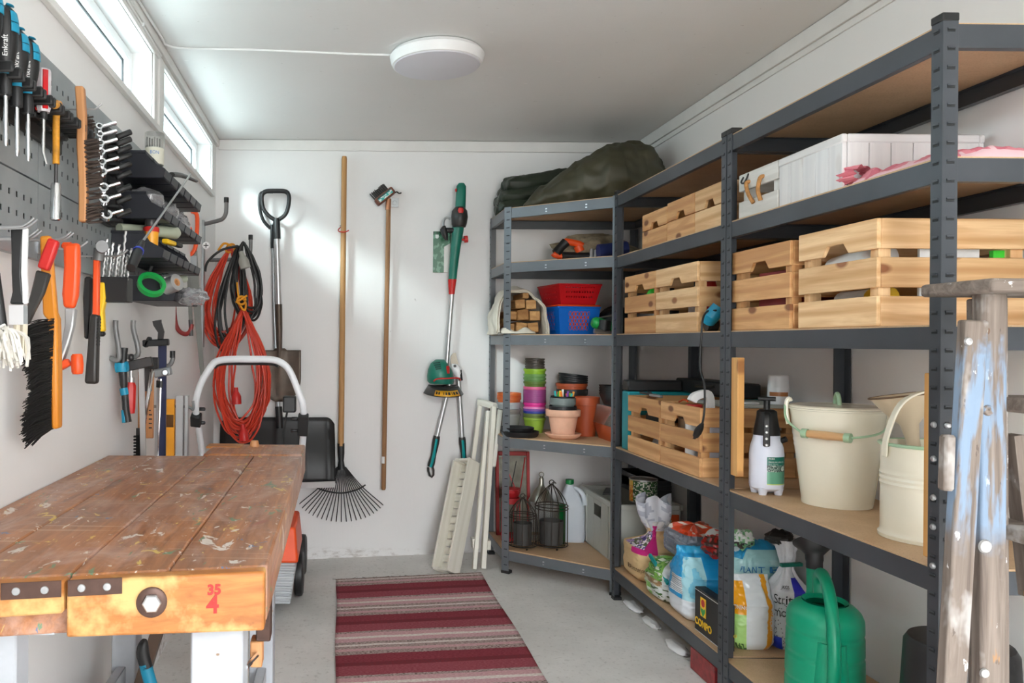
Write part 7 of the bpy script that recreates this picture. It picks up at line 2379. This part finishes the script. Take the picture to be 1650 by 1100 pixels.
for i, (x, z, s_) in enumerate(lg):
    b = MB(T(x + .005, 4.1, C3 + z) @ RY(rng.uniform(-.12, .12)))
    b.box(-s_ / 2, s_ / 2, -.115 + rng.uniform(-.012, .008), .1, -s_ / 2 * .9, s_ / 2 * .9, grain=1)
    lab_ = ('lower left corner', 'bottom middle', 'bottom right', 'left of the middle row', 'centre', 'right of the middle row', 'upper left', 'upper right', 'topmost sliver', 'small sliver far left')[i]
    tag(b.build('firewood_log', 'cut_log', bevel=.004), 'split firewood log end in the white bag, %s' % lab_, 'log', 'firewood logs in the white bag')
def holed(b, p, nu, nv, skip):
    verts = [p(i / nu, j / nv) for j in range(nv + 1) for i in range(nu + 1)]
    faces = [(j * (nu + 1) + i, j * (nu + 1) + i + 1, (j + 1) * (nu + 1) + i + 1, (j + 1) * (nu + 1) + i) for j in range(nv) for i in range(nu) if not skip((i + .5) / nu, (j + .5) / nv, i, j)]
    b.add(verts, faces)
def basket(name, label, cx, cy, z, yaw, w0, w1, d0, d1, h, m, skipf, nu=60, nv=24, rim_m=None):
    t = thing(name, label, 'basket', (cx, cy, z), yaw)
    corners0 = [(-w0 / 2, -d0 / 2), (w0 / 2, -d0 / 2), (w0 / 2, d0 / 2), (-w0 / 2, d0 / 2)]
    corners1 = [(-w1 / 2, -d1 / 2), (w1 / 2, -d1 / 2), (w1 / 2, d1 / 2), (-w1 / 2, d1 / 2)]
    b = MB()
    for k in range(4):
        a0, c0, a1, c1 = corners0[k], corners0[(k + 1) % 4], corners1[k], corners1[(k + 1) % 4]
        def p(u, v):
            x0, y0 = a0[0] + (c0[0] - a0[0]) * u, a0[1] + (c0[1] - a0[1]) * u
            x1, y1 = a1[0] + (c1[0] - a1[0]) * u, a1[1] + (c1[1] - a1[1]) * u
            return V(x0 + (x1 - x0) * v, y0 + (y1 - y0) * v, .002 + (h - .002) * v)
        holed(b, p, nu, nv, skipf)
    b.build('basket_wall', m, t, flat=True, solid=.0018)
    b = MB(); b.box(-w0 / 2, w0 / 2, -d0 / 2, d0 / 2, 0, .002); b.build('basket_base', m, t)
    b = MB()
    for k in range(4):
        a, c = corners1[k], corners1[(k + 1) % 4]
        b.bar(V(a[0], a[1], h), V(c[0], c[1], h), .010, .008, up=(0, 0, 1))
    b.build('basket_rim', rim_m or m, t, bevel=.002)
    return t
def sk_diamond(u, v, i, j):
    if not (.16 < v < .84 and (.24 < u < .76)): return False
    a = (u * 11 + v * 4) % 1; c = (u * 11 - v * 4) % 1
    return .14 < a < .86 and .14 < c < .86
def sk_slots(u, v, i, j):
    return .12 < u < .88 and .22 < v < .86 and (i % 4) in (1, 2) and (j % 6) in (2, 3)
bx, by, byw = 1.165, 4.05, R(9)
basket('storage_basket', 'blue plastic basket with diamond lattice under the red one', bx, by, C3, byw, .188, .216, .215, .245, .135, 'basket_blue', sk_diamond, 72, 40)
basket('storage_basket', 'orange plastic basket nested inside the blue basket', bx, by, C3 + .004, byw, .183, .2125, .210, .2415, .139, 'basket_orange', lambda u, v, i, j: .1 < u < .9 and .1 < v < .85 and (i + j) % 8 in (0, 1) and (i - j) % 8 in (0, 1), 60, 40)
basket('storage_basket', 'red plastic basket with rows of small square holes, stacked on top', bx, by, C3 + .148, byw, .178, .222, .21, .256, .098, 'basket_red', sk_slots, 60, 24)
t = thing('hedge_trimmer', 'green garden power tool by the post on the third corner shelf', 'power tool', onY(970, 537, 3.84))
Y = 3.84
b = mbw(t); b.tube(smooth_path([onY(954, 518, Y), onY(964, 521, Y), onY(978, 525, Y), onY(1000, 529, Y)], 4), [.018, .022] + [.028] * 11, 14); b.build('housing', 'garden_green', t)
b = mbw(t); b.tube([onY(975, 516, Y - .02), onY(972, 536, Y - .02)], .03, 12); b.build('grip_band', 'black_plastic', t)
b = mbw(t); b.tube([onY(956, 514, Y), onY(1000, 505, Y)], .004, 8); b.build('guide_rod', 'steel_brushed', t)
b = mbw(t); b.tube([onY(957, 533, Y - .04), onY(985, 537, Y - .04)], .012, 8); b.build('blade_bar', 'steel_brushed', t)
b = MB(); crumple(b, (1.40, 4.02, C3 + .075), .10, .09, .07, 14, .2, 14); tag(b.build('black_pouch', 'black_plastic'), 'black bag behind the green tool on the third corner shelf', 'bag')

# --- fourth shelf: pots
def potm(c): return mat('pot_%02x%02x%02x' % c, c, .45, var=.06)
def make_pot(name, label, x, y, z, rt, rb_, h, m, rim=.012, group=None, cat='pot', th=.0012, M=None, saucer=False):
    t = thing(name, label, cat, M=M if M is not None else T(x, y, z), group=group)
    b = MB()
    s = (rt - rb_) / h
    hr = h - rim
    rr_ = rb_ + s * hr
    b.lathe([(0, 0), (rb_, 0), (rr_, hr)], 36)
    b.lathe([(rr_, hr), (rr_ - th, hr), (rb_ - th, th), (0, th)], 36)
    b.build('pot_wall', m, t)
    b = MB(); b.lathe([(rr_, hr), (rt + .002, hr + .001), (rt + .0025, h - .001), (rt + .0005, h), (rt - .001, h - .002), (rr_ + .0005, hr + .002)], 36); b.build('pot_rim', m, t)
    return t
PS = .00318
Y1 = 4.16
x1 = onY(861, 690, Y1).x
st = [(666, (148, 182, 62), 'lime green pot with olive body at the bottom of the tall coloured stack'), (659, (112, 128, 66), 'olive pot second from the bottom of the tall coloured stack'), (655, (52, 72, 168), 'blue pot third from the bottom of the tall coloured stack'), (651.5, (132, 84, 168), 'violet pot just above the blue one in the tall stack'), (648, (236, 140, 196), 'pale pink pot above the violet one in the tall stack'), (641.5, (236, 60, 160), 'hot pink pot in the middle of the tall stack')]
for i in range(6): st.append((637.5 - i * 3.4, (160, 74, 136), 'plum coloured pot, %s of six plum rims in the tall stack' % ('lowest', 'second lowest', 'third lowest', 'third highest', 'second highest', 'highest')[i]))
st += [(615.5, (238, 112, 160), 'salmon pink pot on top of the plum pots in the tall stack'), (607, (94, 120, 50), 'dark green pot above the salmon pink one'), (601, (108, 152, 84), 'mid green pot below the lime rim in the tall stack'), (595, (112, 158, 86), 'grey-green pot second below the lime rim'), (586.5, (150, 194, 52), 'lime green pot near the top of the tall stack')]
for i in range(4): st.append((582.5 - i * 4.2, (86, 80, 72), 'taupe pot, %s of four on top of the tall stack' % ('lowest', 'second lowest', 'second highest', 'topmost')[i]))
for i, (py, c, l_) in enumerate(st):
    zr = C4 + (690 - py) * PS + .001
    small = i >= len(st) - 4
    rt = .048 if small else .0555
    make_pot('plant_pot', l_, x1, Y1, zr - .078, rt, rt - .013, .078, potm(c), .012 if not small else .010, 'coloured pots in the tall stack')
for k, (dx, c_) in enumerate(((-.025, (214, 224, 204)), (.028, (64, 150, 140)))):
    pass
# short stack behind the post
x2, Y2 = .892, 4.17
st2 = [(660, (150, 150, 146), 'grey pot at the bottom of the short stack by the left post'), (652, (128, 122, 116), 'taupe pot second from the bottom of the short stack'), (641, (176, 178, 180), 'pale grey pot third from the bottom of the short stack'), (633.5, (206, 104, 52), 'terracotta coloured pot below the top two of the short stack'), (630, (210, 96, 44), 'orange pot second from the top of the short stack'), (626, (216, 110, 52), 'orange pot on top of the short stack by the left post')]
for i, (py, c, l_) in enumerate(st2):
    zr = C4 + (690 - py) * PS
    make_pot('plant_pot', l_, x2, Y2, zr - .092, .060, .046, .092, potm(c), .012, 'pots in the short stack')
# black saucers
for k, (xx, yy, z_, r_) in enumerate(((.905, 3.975, C4, .095), (.895, 3.985, C4 + .018, .082))):
    t = thing('plant_saucer', ('larger black plant saucer lying under the smaller one', 'smaller black plant saucer lying on the larger one')[k], 'saucer', (xx, yy, z_))
    b = MB(); b.lathe([(0, 0), (r_ - .012, 0), (r_ - .004, .012), (r_, .026), (r_ - .003, .027), (r_ - .010, .014), (r_ - .016, .004), (0, .004)], 44); b.build('saucer_body', 'black_plastic', t)
# terracotta pot on its saucer with pots and labels inside
TP = V(1.098, 3.90, C4)
t = thing('terracotta_saucer', 'terracotta saucer under the clay pot', 'saucer', TP)
b = MB(); b.lathe([(0, 0), (.062, 0), (.078, .012), (.086, .022), (.086, .026), (.080, .027), (.066, .012), (0, .010)], 44); b.build('saucer_body', 'terracotta', t)
t = thing('terracotta_pot', 'thick rimmed pale terracotta clay pot standing on saucer', 'pot', TP + V(0, 0, .0105))
b = MB(); b.lathe([(0, 0), (.052, 0), (.070, .098), (.070, .1), (.0, .1)][:4] + [(.062, .1), (.046, .01), (0, .01)], 44); b.build('pot_wall', 'terracotta', t)
b = MB(); b.lathe([(.070, .096), (.080, .098), (.082, .102), (.083, .128), (.081, .131), (.073, .131), (.070, .128), (.066, .098)], 44); b.build('pot_rim', 'terracotta', t)
make_pot('plant_pot', 'black pot sunk in the terracotta clay pot', TP.x - .002, TP.y, C4 + .066, .063, .048, .092, potm((30, 30, 32)), .026)
make_pot('plant_pot', 'grey pot holding coloured plant labels above the clay pot', TP.x - .002, TP.y, C4 + .112, .0595, .044, .086, potm((112, 122, 120)), .034)
make_pot('plant_pot', 'shallow black pot inside the grey pot with the labels', TP.x - .002, TP.y, C4 + .128, .0555, .042, .078, potm((24, 24, 26)), .008)
lc = [(222, 60, 40), (60, 160, 70), (40, 170, 170), (240, 200, 40), (226, 226, 220), (236, 120, 40), (120, 60, 150), (60, 170, 160), (230, 70, 60), (150, 200, 60), (240, 150, 40)]
for i, c in enumerate(lc):
    a = R(180 + i * 17)
    p = TP + V(-.002 + .036 * math.cos(a), .030 * math.sin(a), .150)
    b = MB(T(*p) @ RY(rng.uniform(-.25, .25)) @ RX(rng.uniform(-.1, .25)))
    b.box(-.005, .005, -.0006, .0006, 0, .082 + rng.uniform(-.012, .01))
    tag(b.build('plant_label', potm(c)), '%s plastic plant label, %s from the left in the grey pot' % (('red', 'green', 'turquoise', 'yellow', 'white', 'orange', 'purple', 'teal', 'pinkish red', 'lime', 'amber')[i], ('first', 'second', 'third', 'fourth', 'fifth', 'sixth', 'seventh', 'eighth', 'ninth', 'tenth', 'last')[i]), 'label', 'plant labels in the grey pot')
# tall brown pot with pots on top
q = V(1.245, 4.02, C4)
make_pot('plant_pot', 'tall brown plastic pot right of the clay pot', q.x, q.y, q.z, .066, .046, .195, 'terracotta_plastic', .04)
q2 = V(1.225, 4.19, C4)
make_pot('plant_pot', 'large black pot behind the clay pot', q2.x, q2.y, q2.z, .078, .055, .225, potm((34, 32, 32)), .03)
make_pot('plant_pot', 'brown pot with dark base nested in the large black pot', q2.x - .002, q2.y, q2.z + .05, .078, .057, .205, 'terracotta_plastic', .016)
for i in range(4):
    make_pot('plant_pot', 'tilted black pot, %s of four on top of the brown pot' % ('lowest', 'second lowest', 'second highest', 'topmost')[i], 0, 0, 0, .072, .05, .085, potm((28, 28, 30)), .009, 'tilted black pots', M=T(q2.x - .002, q2.y, q2.z + .186 + i * .0105) @ RY(R(6)))
# propagator and black trays
t = thing('propagator', 'seed propagator with orange-brown base and clear lid by the right post', 'propagator', (1.374, 3.83, C4), 0)
b = MB()
P = [(-.085, -.12, 0), (.085, -.12, 0), (.085, .12, 0), (-.085, .12, 0), (-.105, -.14, .075), (.105, -.14, .075), (.105, .14, .075), (-.105, .14, .075)]
b.add(P, [(3, 2, 1, 0), (0, 1, 5, 4), (1, 2, 6, 5), (2, 3, 7, 6), (3, 0, 4, 7)]); b.build('propagator_base', 'terracotta_plastic', t, solid=.002, bevel=.0)
b = MB()
P = [(-.106, -.141, .076), (.106, -.141, .076), (.106, .141, .076), (-.106, .141, .076), (-.092, -.127, .165), (.092, -.127, .165), (.092, .127, .165), (-.092, .127, .165)]
b.add(P, [(4, 5, 6, 7), (0, 1, 5, 4), (1, 2, 6, 5), (2, 3, 7, 6), (3, 0, 4, 7)]); b.build('propagator_lid', 'clear_plastic', t, solid=.0015)
for i in range(4):
    b = MB(T(1.352, 3.85, C4 + .167 + i * .013))
    b.add([(-.05, -.07, 0), (.05, -.07, 0), (.05, .07, 0), (-.05, .07, 0), (-.068, -.088, .055), (.068, -.088, .055), (.068, .088, .055), (-.068, .088, .055)], [(3, 2, 1, 0), (0, 1, 5, 4), (1, 2, 6, 5), (2, 3, 7, 6), (3, 0, 4, 7)])
    tag(b.build('seed_tray', 'black_plastic', solid=.0015), 'small black seed tray, %s of four stacked on the clear lid' % ('lowest', 'second lowest', 'second highest', 'topmost')[i], 'tray', 'black seed trays on the clear lid')
# --- bottom shelf
t = thing('framed_mirror', 'red framed old mirror with dull glass leaning in the bottom corner shelf', 'mirror', (.93, 4.24, C5))
x0, x1, z1 = .845, 1.025, .44
fw = .016
for nm, bx in (('stile', (x0, x0 + fw, 0, .02, 0, z1)), ('stile', (x1 - fw, x1, 0, .02, 0, z1)), ('rail', (x0 + fw, x1 - fw, 0, .02, z1 - .022, z1)), ('rail', (x0 + fw, x1 - fw, 0, .02, 0, fw))):
    b = MB(t.matrix_world.inverted() @ T(0, 4.23, C5) @ RX(R(-5)) @ T(0, 0, 0)); b.box(*bx); b.build(nm, mat('red_paint_frame', (168, 38, 34), .5, var=.15), t, bevel=.002)
b = MB(t.matrix_world.inverted() @ T(0, 4.23, C5) @ RX(R(-5))); b.box(x0 + fw, x1 - fw, .010, .013, fw, z1 - .022); b.build('glass_sheet', mat('dull_glass', (136, 132, 118), .25, .3, var=.45, vscale=12), t)
t = thing('red_lantern', 'red metal lantern with wire arms behind the left bird cage', 'lantern', (.895, 4.12, C5))
b = MB(); b.lathe([(.0, .22), (.030, .222), (.042, .235), (.046, .25), (.040, .262), (.05, .266), (.05, .27), (0, .275)], 20); b.build('lantern_cap', mat('lantern_red', (176, 28, 34), .45), t)
b = MB(); b.lathe([(0, 0), (.05, 0), (.05, .02), (.046, .024), (0, .024)], 20); b.lathe([(.047, .195), (.047, .222), (.044, .222), (.044, .195), (.047, .195)], 20); b.build('lantern_body', 'lantern_red', t)
for k in range(6):
    a = k * PI / 3
    b = MB(); b.tube([V(.046 * math.cos(a), .046 * math.sin(a), .02), V(.046 * math.cos(a), .046 * math.sin(a), .2)], .003, 6); b.build('lantern_bar', 'lantern_red', t)
for (xa, za, xb, zb) in ((-.035, .42, .03, .25), (.085, .42, .045, .24), (.04, .4, 0, .27)):
    b = MB(); b.tube([V(xa, .06, za), V(xb, 0, zb)], .003, 6); b.build('wire_arm', 'lantern_red' if xa != .04 else 'gun_metal', t)
mat('cage_wire', (62, 52, 44), .55, .5, var=.3)
mat('pot_charcoal', (64, 62, 60), .6, var=.15)
def cage(label, x, y, r_, hc, n_, potr, poth):
    t = thing('bird_cage', label, 'bird cage', (x, y, C5))
    wr_ = .0016
    for k in range(n_):
        a = 2 * PI * k / n_
        pts = [V(r_ * math.cos(a), r_ * math.sin(a), .014), V(r_ * math.cos(a), r_ * math.sin(a), hc * .58)]
        for f in (.2, .4, .6, .8, 1.0):
            rr_ = r_ * math.cos(f * PI / 2) ** .8 if f < 1 else .003
            pts.append(V(rr_ * math.cos(a), rr_ * math.sin(a), hc * (.58 + .36 * (f ** 1.15))))
        b = MB(); b.tube(pts, wr_, 6); b.build('cage_bar', 'cage_wire', t)
    for z_, rr_ in ((.014, r_), (hc * .58, r_ * 1.01), (hc * .62, r_ * 1.0)):
        b = MB(); b.tube([V(rr_ * math.cos(2 * PI * i / 32), rr_ * math.sin(2 * PI * i / 32), z_) for i in range(32)], .0026, 6, closed=True); b.build('cage_ring', 'cage_wire', t)
    b = MB()
    for k in range(5):
        yy = -r_ * .8 + k * r_ * .4; xx = math.sqrt(max(0, r_ * r_ - yy * yy)); b.tube([V(-xx, yy, .014), V(xx, yy, .014)], .002, 6)
    b.build('cage_floor', 'cage_wire', t)
    b = MB(); b.tube(arc((0, 0, hc * .96), .012, 0, 2 * PI, 12), .0025, 6); b.tube(arc((.012, 0, hc * .94), .009, 0, 4.5, 10), .0022, 6); b.build('hanging_ring', 'cage_wire', t)
    for a in (.6, 2.7, 4.8):
        b = MB(); b.lathe([(0, 0), (.006, .006), (0, .0115)], 10, T(r_ * math.cos(a), r_ * math.sin(a), 0)); b.build('cage_foot', 'cage_wire', t)
    t2 = thing('cage_pot', 'charcoal pot inside the ' + label.split(' with')[0].replace('wire ', ''), 'pot', (x, y, C5 + .018))
    b = MB(); b.lathe([(0, 0), (potr * .96, 0), (potr, poth), (potr - .002, poth), (potr * .94, .004), (0, .004)], 36); b.build('pot_wall', 'pot_charcoal', t2)
    return t
cage('left rusty wire bird cage with domed top', .925, 3.985, .068, .265, 14, .046, .105)
cage('right taller wire bird cage with domed top', 1.072, 4.0, .080, .335, 14, .058, .115)
t = thing('glass_lantern', 'silver topped glass lantern behind the right bird cage', 'lantern', (1.06, 4.155, C5))
b = MB(); b.lathe([(.058, .0), (.062, .2), (.058, .202)], 28); b.build('lantern_glass', 'clear_plastic', t)
b = MB(); b.lathe([(.066, .2), (.06, .212), (.034, .255), (.016, .275), (.013, .29), (.012, .315), (.006, .325), (0, .326)], 28); b.tube(arc((0, 0, .335), .012, 0, 2 * PI, 12), .0025, 6); b.build('lantern_top', mat('silver_old', (176, 172, 160), .3, .85), t)
b = MB(); b.lathe([(0, -.0), (.06, 0), (.06, .008), (0, .008)], 28); b.build('lantern_base', 'silver_old', t)
b = MB(); b.box(1.128, 1.16, 4.06, 4.075, C5 + .001, C5 + .20); tag(b.build('green_glass', glass('green_glass', (40, 150, 80), .3, .05, .35)), 'slim green glass piece between the right cage and the water jug', 'glass')
# water jug
t = thing('water_jug', 'translucent plastic jug with green cap, a third full of water', 'jug', (1.215, 4.14, C5), R(-8))
def jug(u, v):
    a = 2 * PI * u
    ca, sa = math.cos(a), math.sin(a); e = .6
    w = .064
    z = .29 * v
    k = 1 if v < .62 else max(.28, 1 - ((v - .62) / .38) ** 1.3 * .78)
    xo = 0 if v < .62 else -.012 * ((v - .62) / .38)
    if v < .04: k = .9 + .1 * v / .04
    hnd = .016 * math.exp(-((u - .0) / .07) ** 2) + .016 * math.exp(-((u - 1.0) / .07) ** 2)
    if .60 < v < .9: k -= 0
    return V(math.copysign(abs(ca) ** e, ca) * w * k + xo, math.copysign(abs(sa) ** e, sa) * w * k * .95, z)
mj, n, l, p = new_mat('jug_plastic')
p.inputs['Base Color'].default_value = rgb(226, 232, 240)
p.inputs['Roughness'].default_value = .35
p.inputs['Alpha'].default_value = .72
b = MB(); b.grid(jug, 40, 40, closeu=True); b.box(-.055, .055, -.05, .05, 0.0005, .002); b.build('jug_body', 'jug_plastic', t)
b = MB(); b.grid(lambda u, v: V(jug(u, .015 + .31 * v).x * .965, jug(u, .015 + .31 * v).y * .965, .004 + .29 * .31 * v), 40, 6, closeu=True); b.add([V(jug(i / 40, .32).x * .965, jug(i / 40, .32).y * .965, .004 + .29 * .31) for i in range(40)], [tuple(range(40))]); b.build('water', mat('jug_water', (176, 194, 214), .1), t)
b = MB(); b.tube(smooth_path([V(.012, -.012, .27), V(.034, -.03, .262), V(.052, -.040, .235), V(.058, -.045, .19)], 5), [.012] * 16, 12); b.build('jug_handle', 'jug_plastic', t)
b = MB(); b.tube([V(-.012, 0, .288), V(-.012, 0, .296)], .019, 20); b.tube([V(-.012, 0, .294), V(-.012, 0, .314)], [.0215, .021], 24); b.build('jug_cap', mat('cap_green', (10, 122, 60), .4), t)
# grey crate
t = thing('grey_crate', 'pale grey plastic crate with hand hole on the bottom corner shelf', 'crate', (1.428, 3.93, C5), 0)
w2, d2, h2, th = .15, .255, .275, .004
b = MB()
b.box(-w2, w2, -d2, d2, 0, th)
hole = (.17, .225, -.055, .055)
b.box(-w2, -w2 + th, -d2, hole[2], th, h2); b.box(-w2, -w2 + th, hole[3], d2, th, h2); b.box(-w2, -w2 + th, hole[2], hole[3], th, hole[0]); b.box(-w2, -w2 + th, hole[2], hole[3], hole[1], h2)
b.box(w2 - th, w2, -d2, d2, th, h2); b.box(-w2 + th, w2 - th, -d2, -d2 + th, th, h2); b.box(-w2 + th, w2 - th, d2 - th, d2, th, h2)
for yy in (-.24, -.16, .16, .235):
    b.box(-w2 - .006, -w2, yy - .008, yy + .008, .01, h2 - .02)
b.build('crate_body', mat('crate_pale', (196, 198, 190), .5, var=.05), t, bevel=.002)
b = MB()
b.box(-w2 - .010, -w2 + .006, -d2 - .008, d2 + .008, h2 - .022, h2 + .003); b.box(w2 - .006, w2 + .010, -d2 - .008, d2 + .008, h2 - .022, h2 + .003); b.box(-w2 + .006, w2 - .006, -d2 - .008, -d2 + .006, h2 - .022, h2 + .003); b.box(-w2 + .006, w2 - .006, d2 - .006, d2 + .008, h2 - .022, h2 + .003)
b.build('crate_rim', 'crate_pale', t, bevel=.003)
b = mbw(t); b.box(1.492, 1.57, 3.6715, 3.6745, .292, .350); b.build('label', mat('label_orange', (216, 84, 28), .45), t)
b = mbw(t); b.box(1.492, 1.535, 3.6705, 3.6714, .292, .325); b.build('label_patch', 'label_amber', t)
text_obj('label_text', 'Hej!', .022, 'black_plastic', t, M=t.matrix_world.inverted() @ basis((1.514, 3.6702, .308), (1, 0, 0), (0, 0, 1), (0, -1, 0)))
b = MB(); b.bar((1.33, 3.90, C5 + .2815), (1.40, 4.06, C5 + .2815), .07, .006); tag(b.build('metal_sheet', 'gun_metal'), 'piece of dark sheet lying on the pale grey crate', 'sheet')

# ================================================================ woven rug
def rug_mat():
    m, n, l, p = new_mat('rug_weave')
    v = coords(n, l, (1, 1, 1), 'gc')
    se = n.new('ShaderNodeSeparateXYZ'); l.new(v, se.inputs[0])
    wob = noise_tex(n, l, coords(n, l, (6, 6, 1)), 1.0, 2)
    ma = n.new('ShaderNodeMath'); ma.operation = 'MULTIPLY_ADD'; ma.inputs[1].default_value = .03
    l.new(wob, ma.inputs[0]); l.new(se.outputs['Y'], ma.inputs[2])
    mo = n.new('ShaderNodeMath'); mo.operation = 'FRACT'; l.new(ma.outputs[0], mo.inputs[0])
    def stops(cols):
        r_ = n.new('ShaderNodeValToRGB'); r_.color_ramp.interpolation = 'CONSTANT'
        e = r_.color_ramp.elements
        e[0].position = cols[0][0]; e[0].color = rgb(*cols[0][1])
        e[1].position = cols[1][0]; e[1].color = rgb(*cols[1][1])
        for pos, c in cols[2:]:
            k = e.new(pos); k.color = rgb(*c)
        l.new(mo.outputs[0], r_.inputs[0])
        return r_.outputs[0]
    dark, dark2, pink, white, pale = (148, 68, 78), (118, 58, 66), (196, 150, 156), (232, 226, 220), (194, 174, 168)
    base = stops([(0, dark), (.17, dark2), (.25, dark), (.43, pale), (.48, pink), (.565, white), (.615, pink), (.70, pale), (.76, white), (.80, pale), (.86, pink), (.92, pale)])
    alt = stops([(0, (130, 54, 64)), (.17, (134, 54, 60)), (.25, (164, 92, 100)), (.43, (110, 90, 86)), (.48, (214, 176, 176)), (.565, (206, 192, 184)), (.615, (214, 180, 182)), (.70, (112, 96, 92)), (.76, (206, 190, 182)), (.80, (120, 100, 98)), (.86, (214, 178, 178)), (.92, (112, 84, 84))])
    f = noise_tex(n, l, coords(n, l, (95, 420, 1), 'world'), 1.0, 2, .5)
    c = mixc(n, l, ramp(n, l, f, .47, .56), base, alt)
    l.new(c, p.inputs['Base Color'])
    p.inputs['Roughness'].default_value = .95
    p.inputs['Specular IOR Level'].default_value = .1
    wv = noise_tex(n, l, coords(n, l, (160, 300, 1), 'world'), 1.0, 2)
    bump(n, l, p, wv, .5, .004)
rug_mat()
t = thing('woven_rug', 'striped red, pink and white woven rug on the concrete floor', 'rug', (.35, 2.75, floor_z(.35, 2.8)))
b = mbw(t)
RX0, RX1, RY0, RY1 = .0, .708, 1.55, 3.925
def rug(u, v):
    x = RX0 + (RX1 - RX0) * u + .003 * math.sin(v * 17 + (3 if u > .5 else 0)) * (abs(u - .5) * 2) ** 6
    y = RY0 + (RY1 - RY0) * v + .012 * (u - .5)
    return V(x, y, floor_z(x, y) + .0085 + .0012 * nz((x * 5, y * 5, 0), 1, 2))
b.grid(rug, 40, 160, gcf=lambda u, v: (u, (3.80 - (RY0 + (RY1 - RY0) * v)) / .42 + 9, 0))
# keep the stripe phase free of the random texture offset
r_off = b.gc[0] - V(0, (3.80 - RY0) / .42 + 9, 0)
b.gc = [g - r_off for g in b.gc]
b.build('woven_cloth', 'rug_weave', t, solid=.006, soff=-1)
b = mbw(t)
for i in range(60):
    x = RX0 + .01 + (RX1 - RX0 - .02) * i / 59; y = RY1 + .006 * (i / 59 - .5)
    z = floor_z(x, y) + .003
    q = V(x + rng.uniform(-.03, .03), y + rng.uniform(.006, .03), 0); q.z = floor_z(q.x, q.y) + .002
    b.tube([V(x, y - .004, z + .003), V(x, y, z).lerp(q, .5) + V(0, 0, .001), q], .0010, 4)
o = b.build('fringe', mat('fringe_thread', (120, 110, 104), .9), t); o['kind'] = 'stuff'
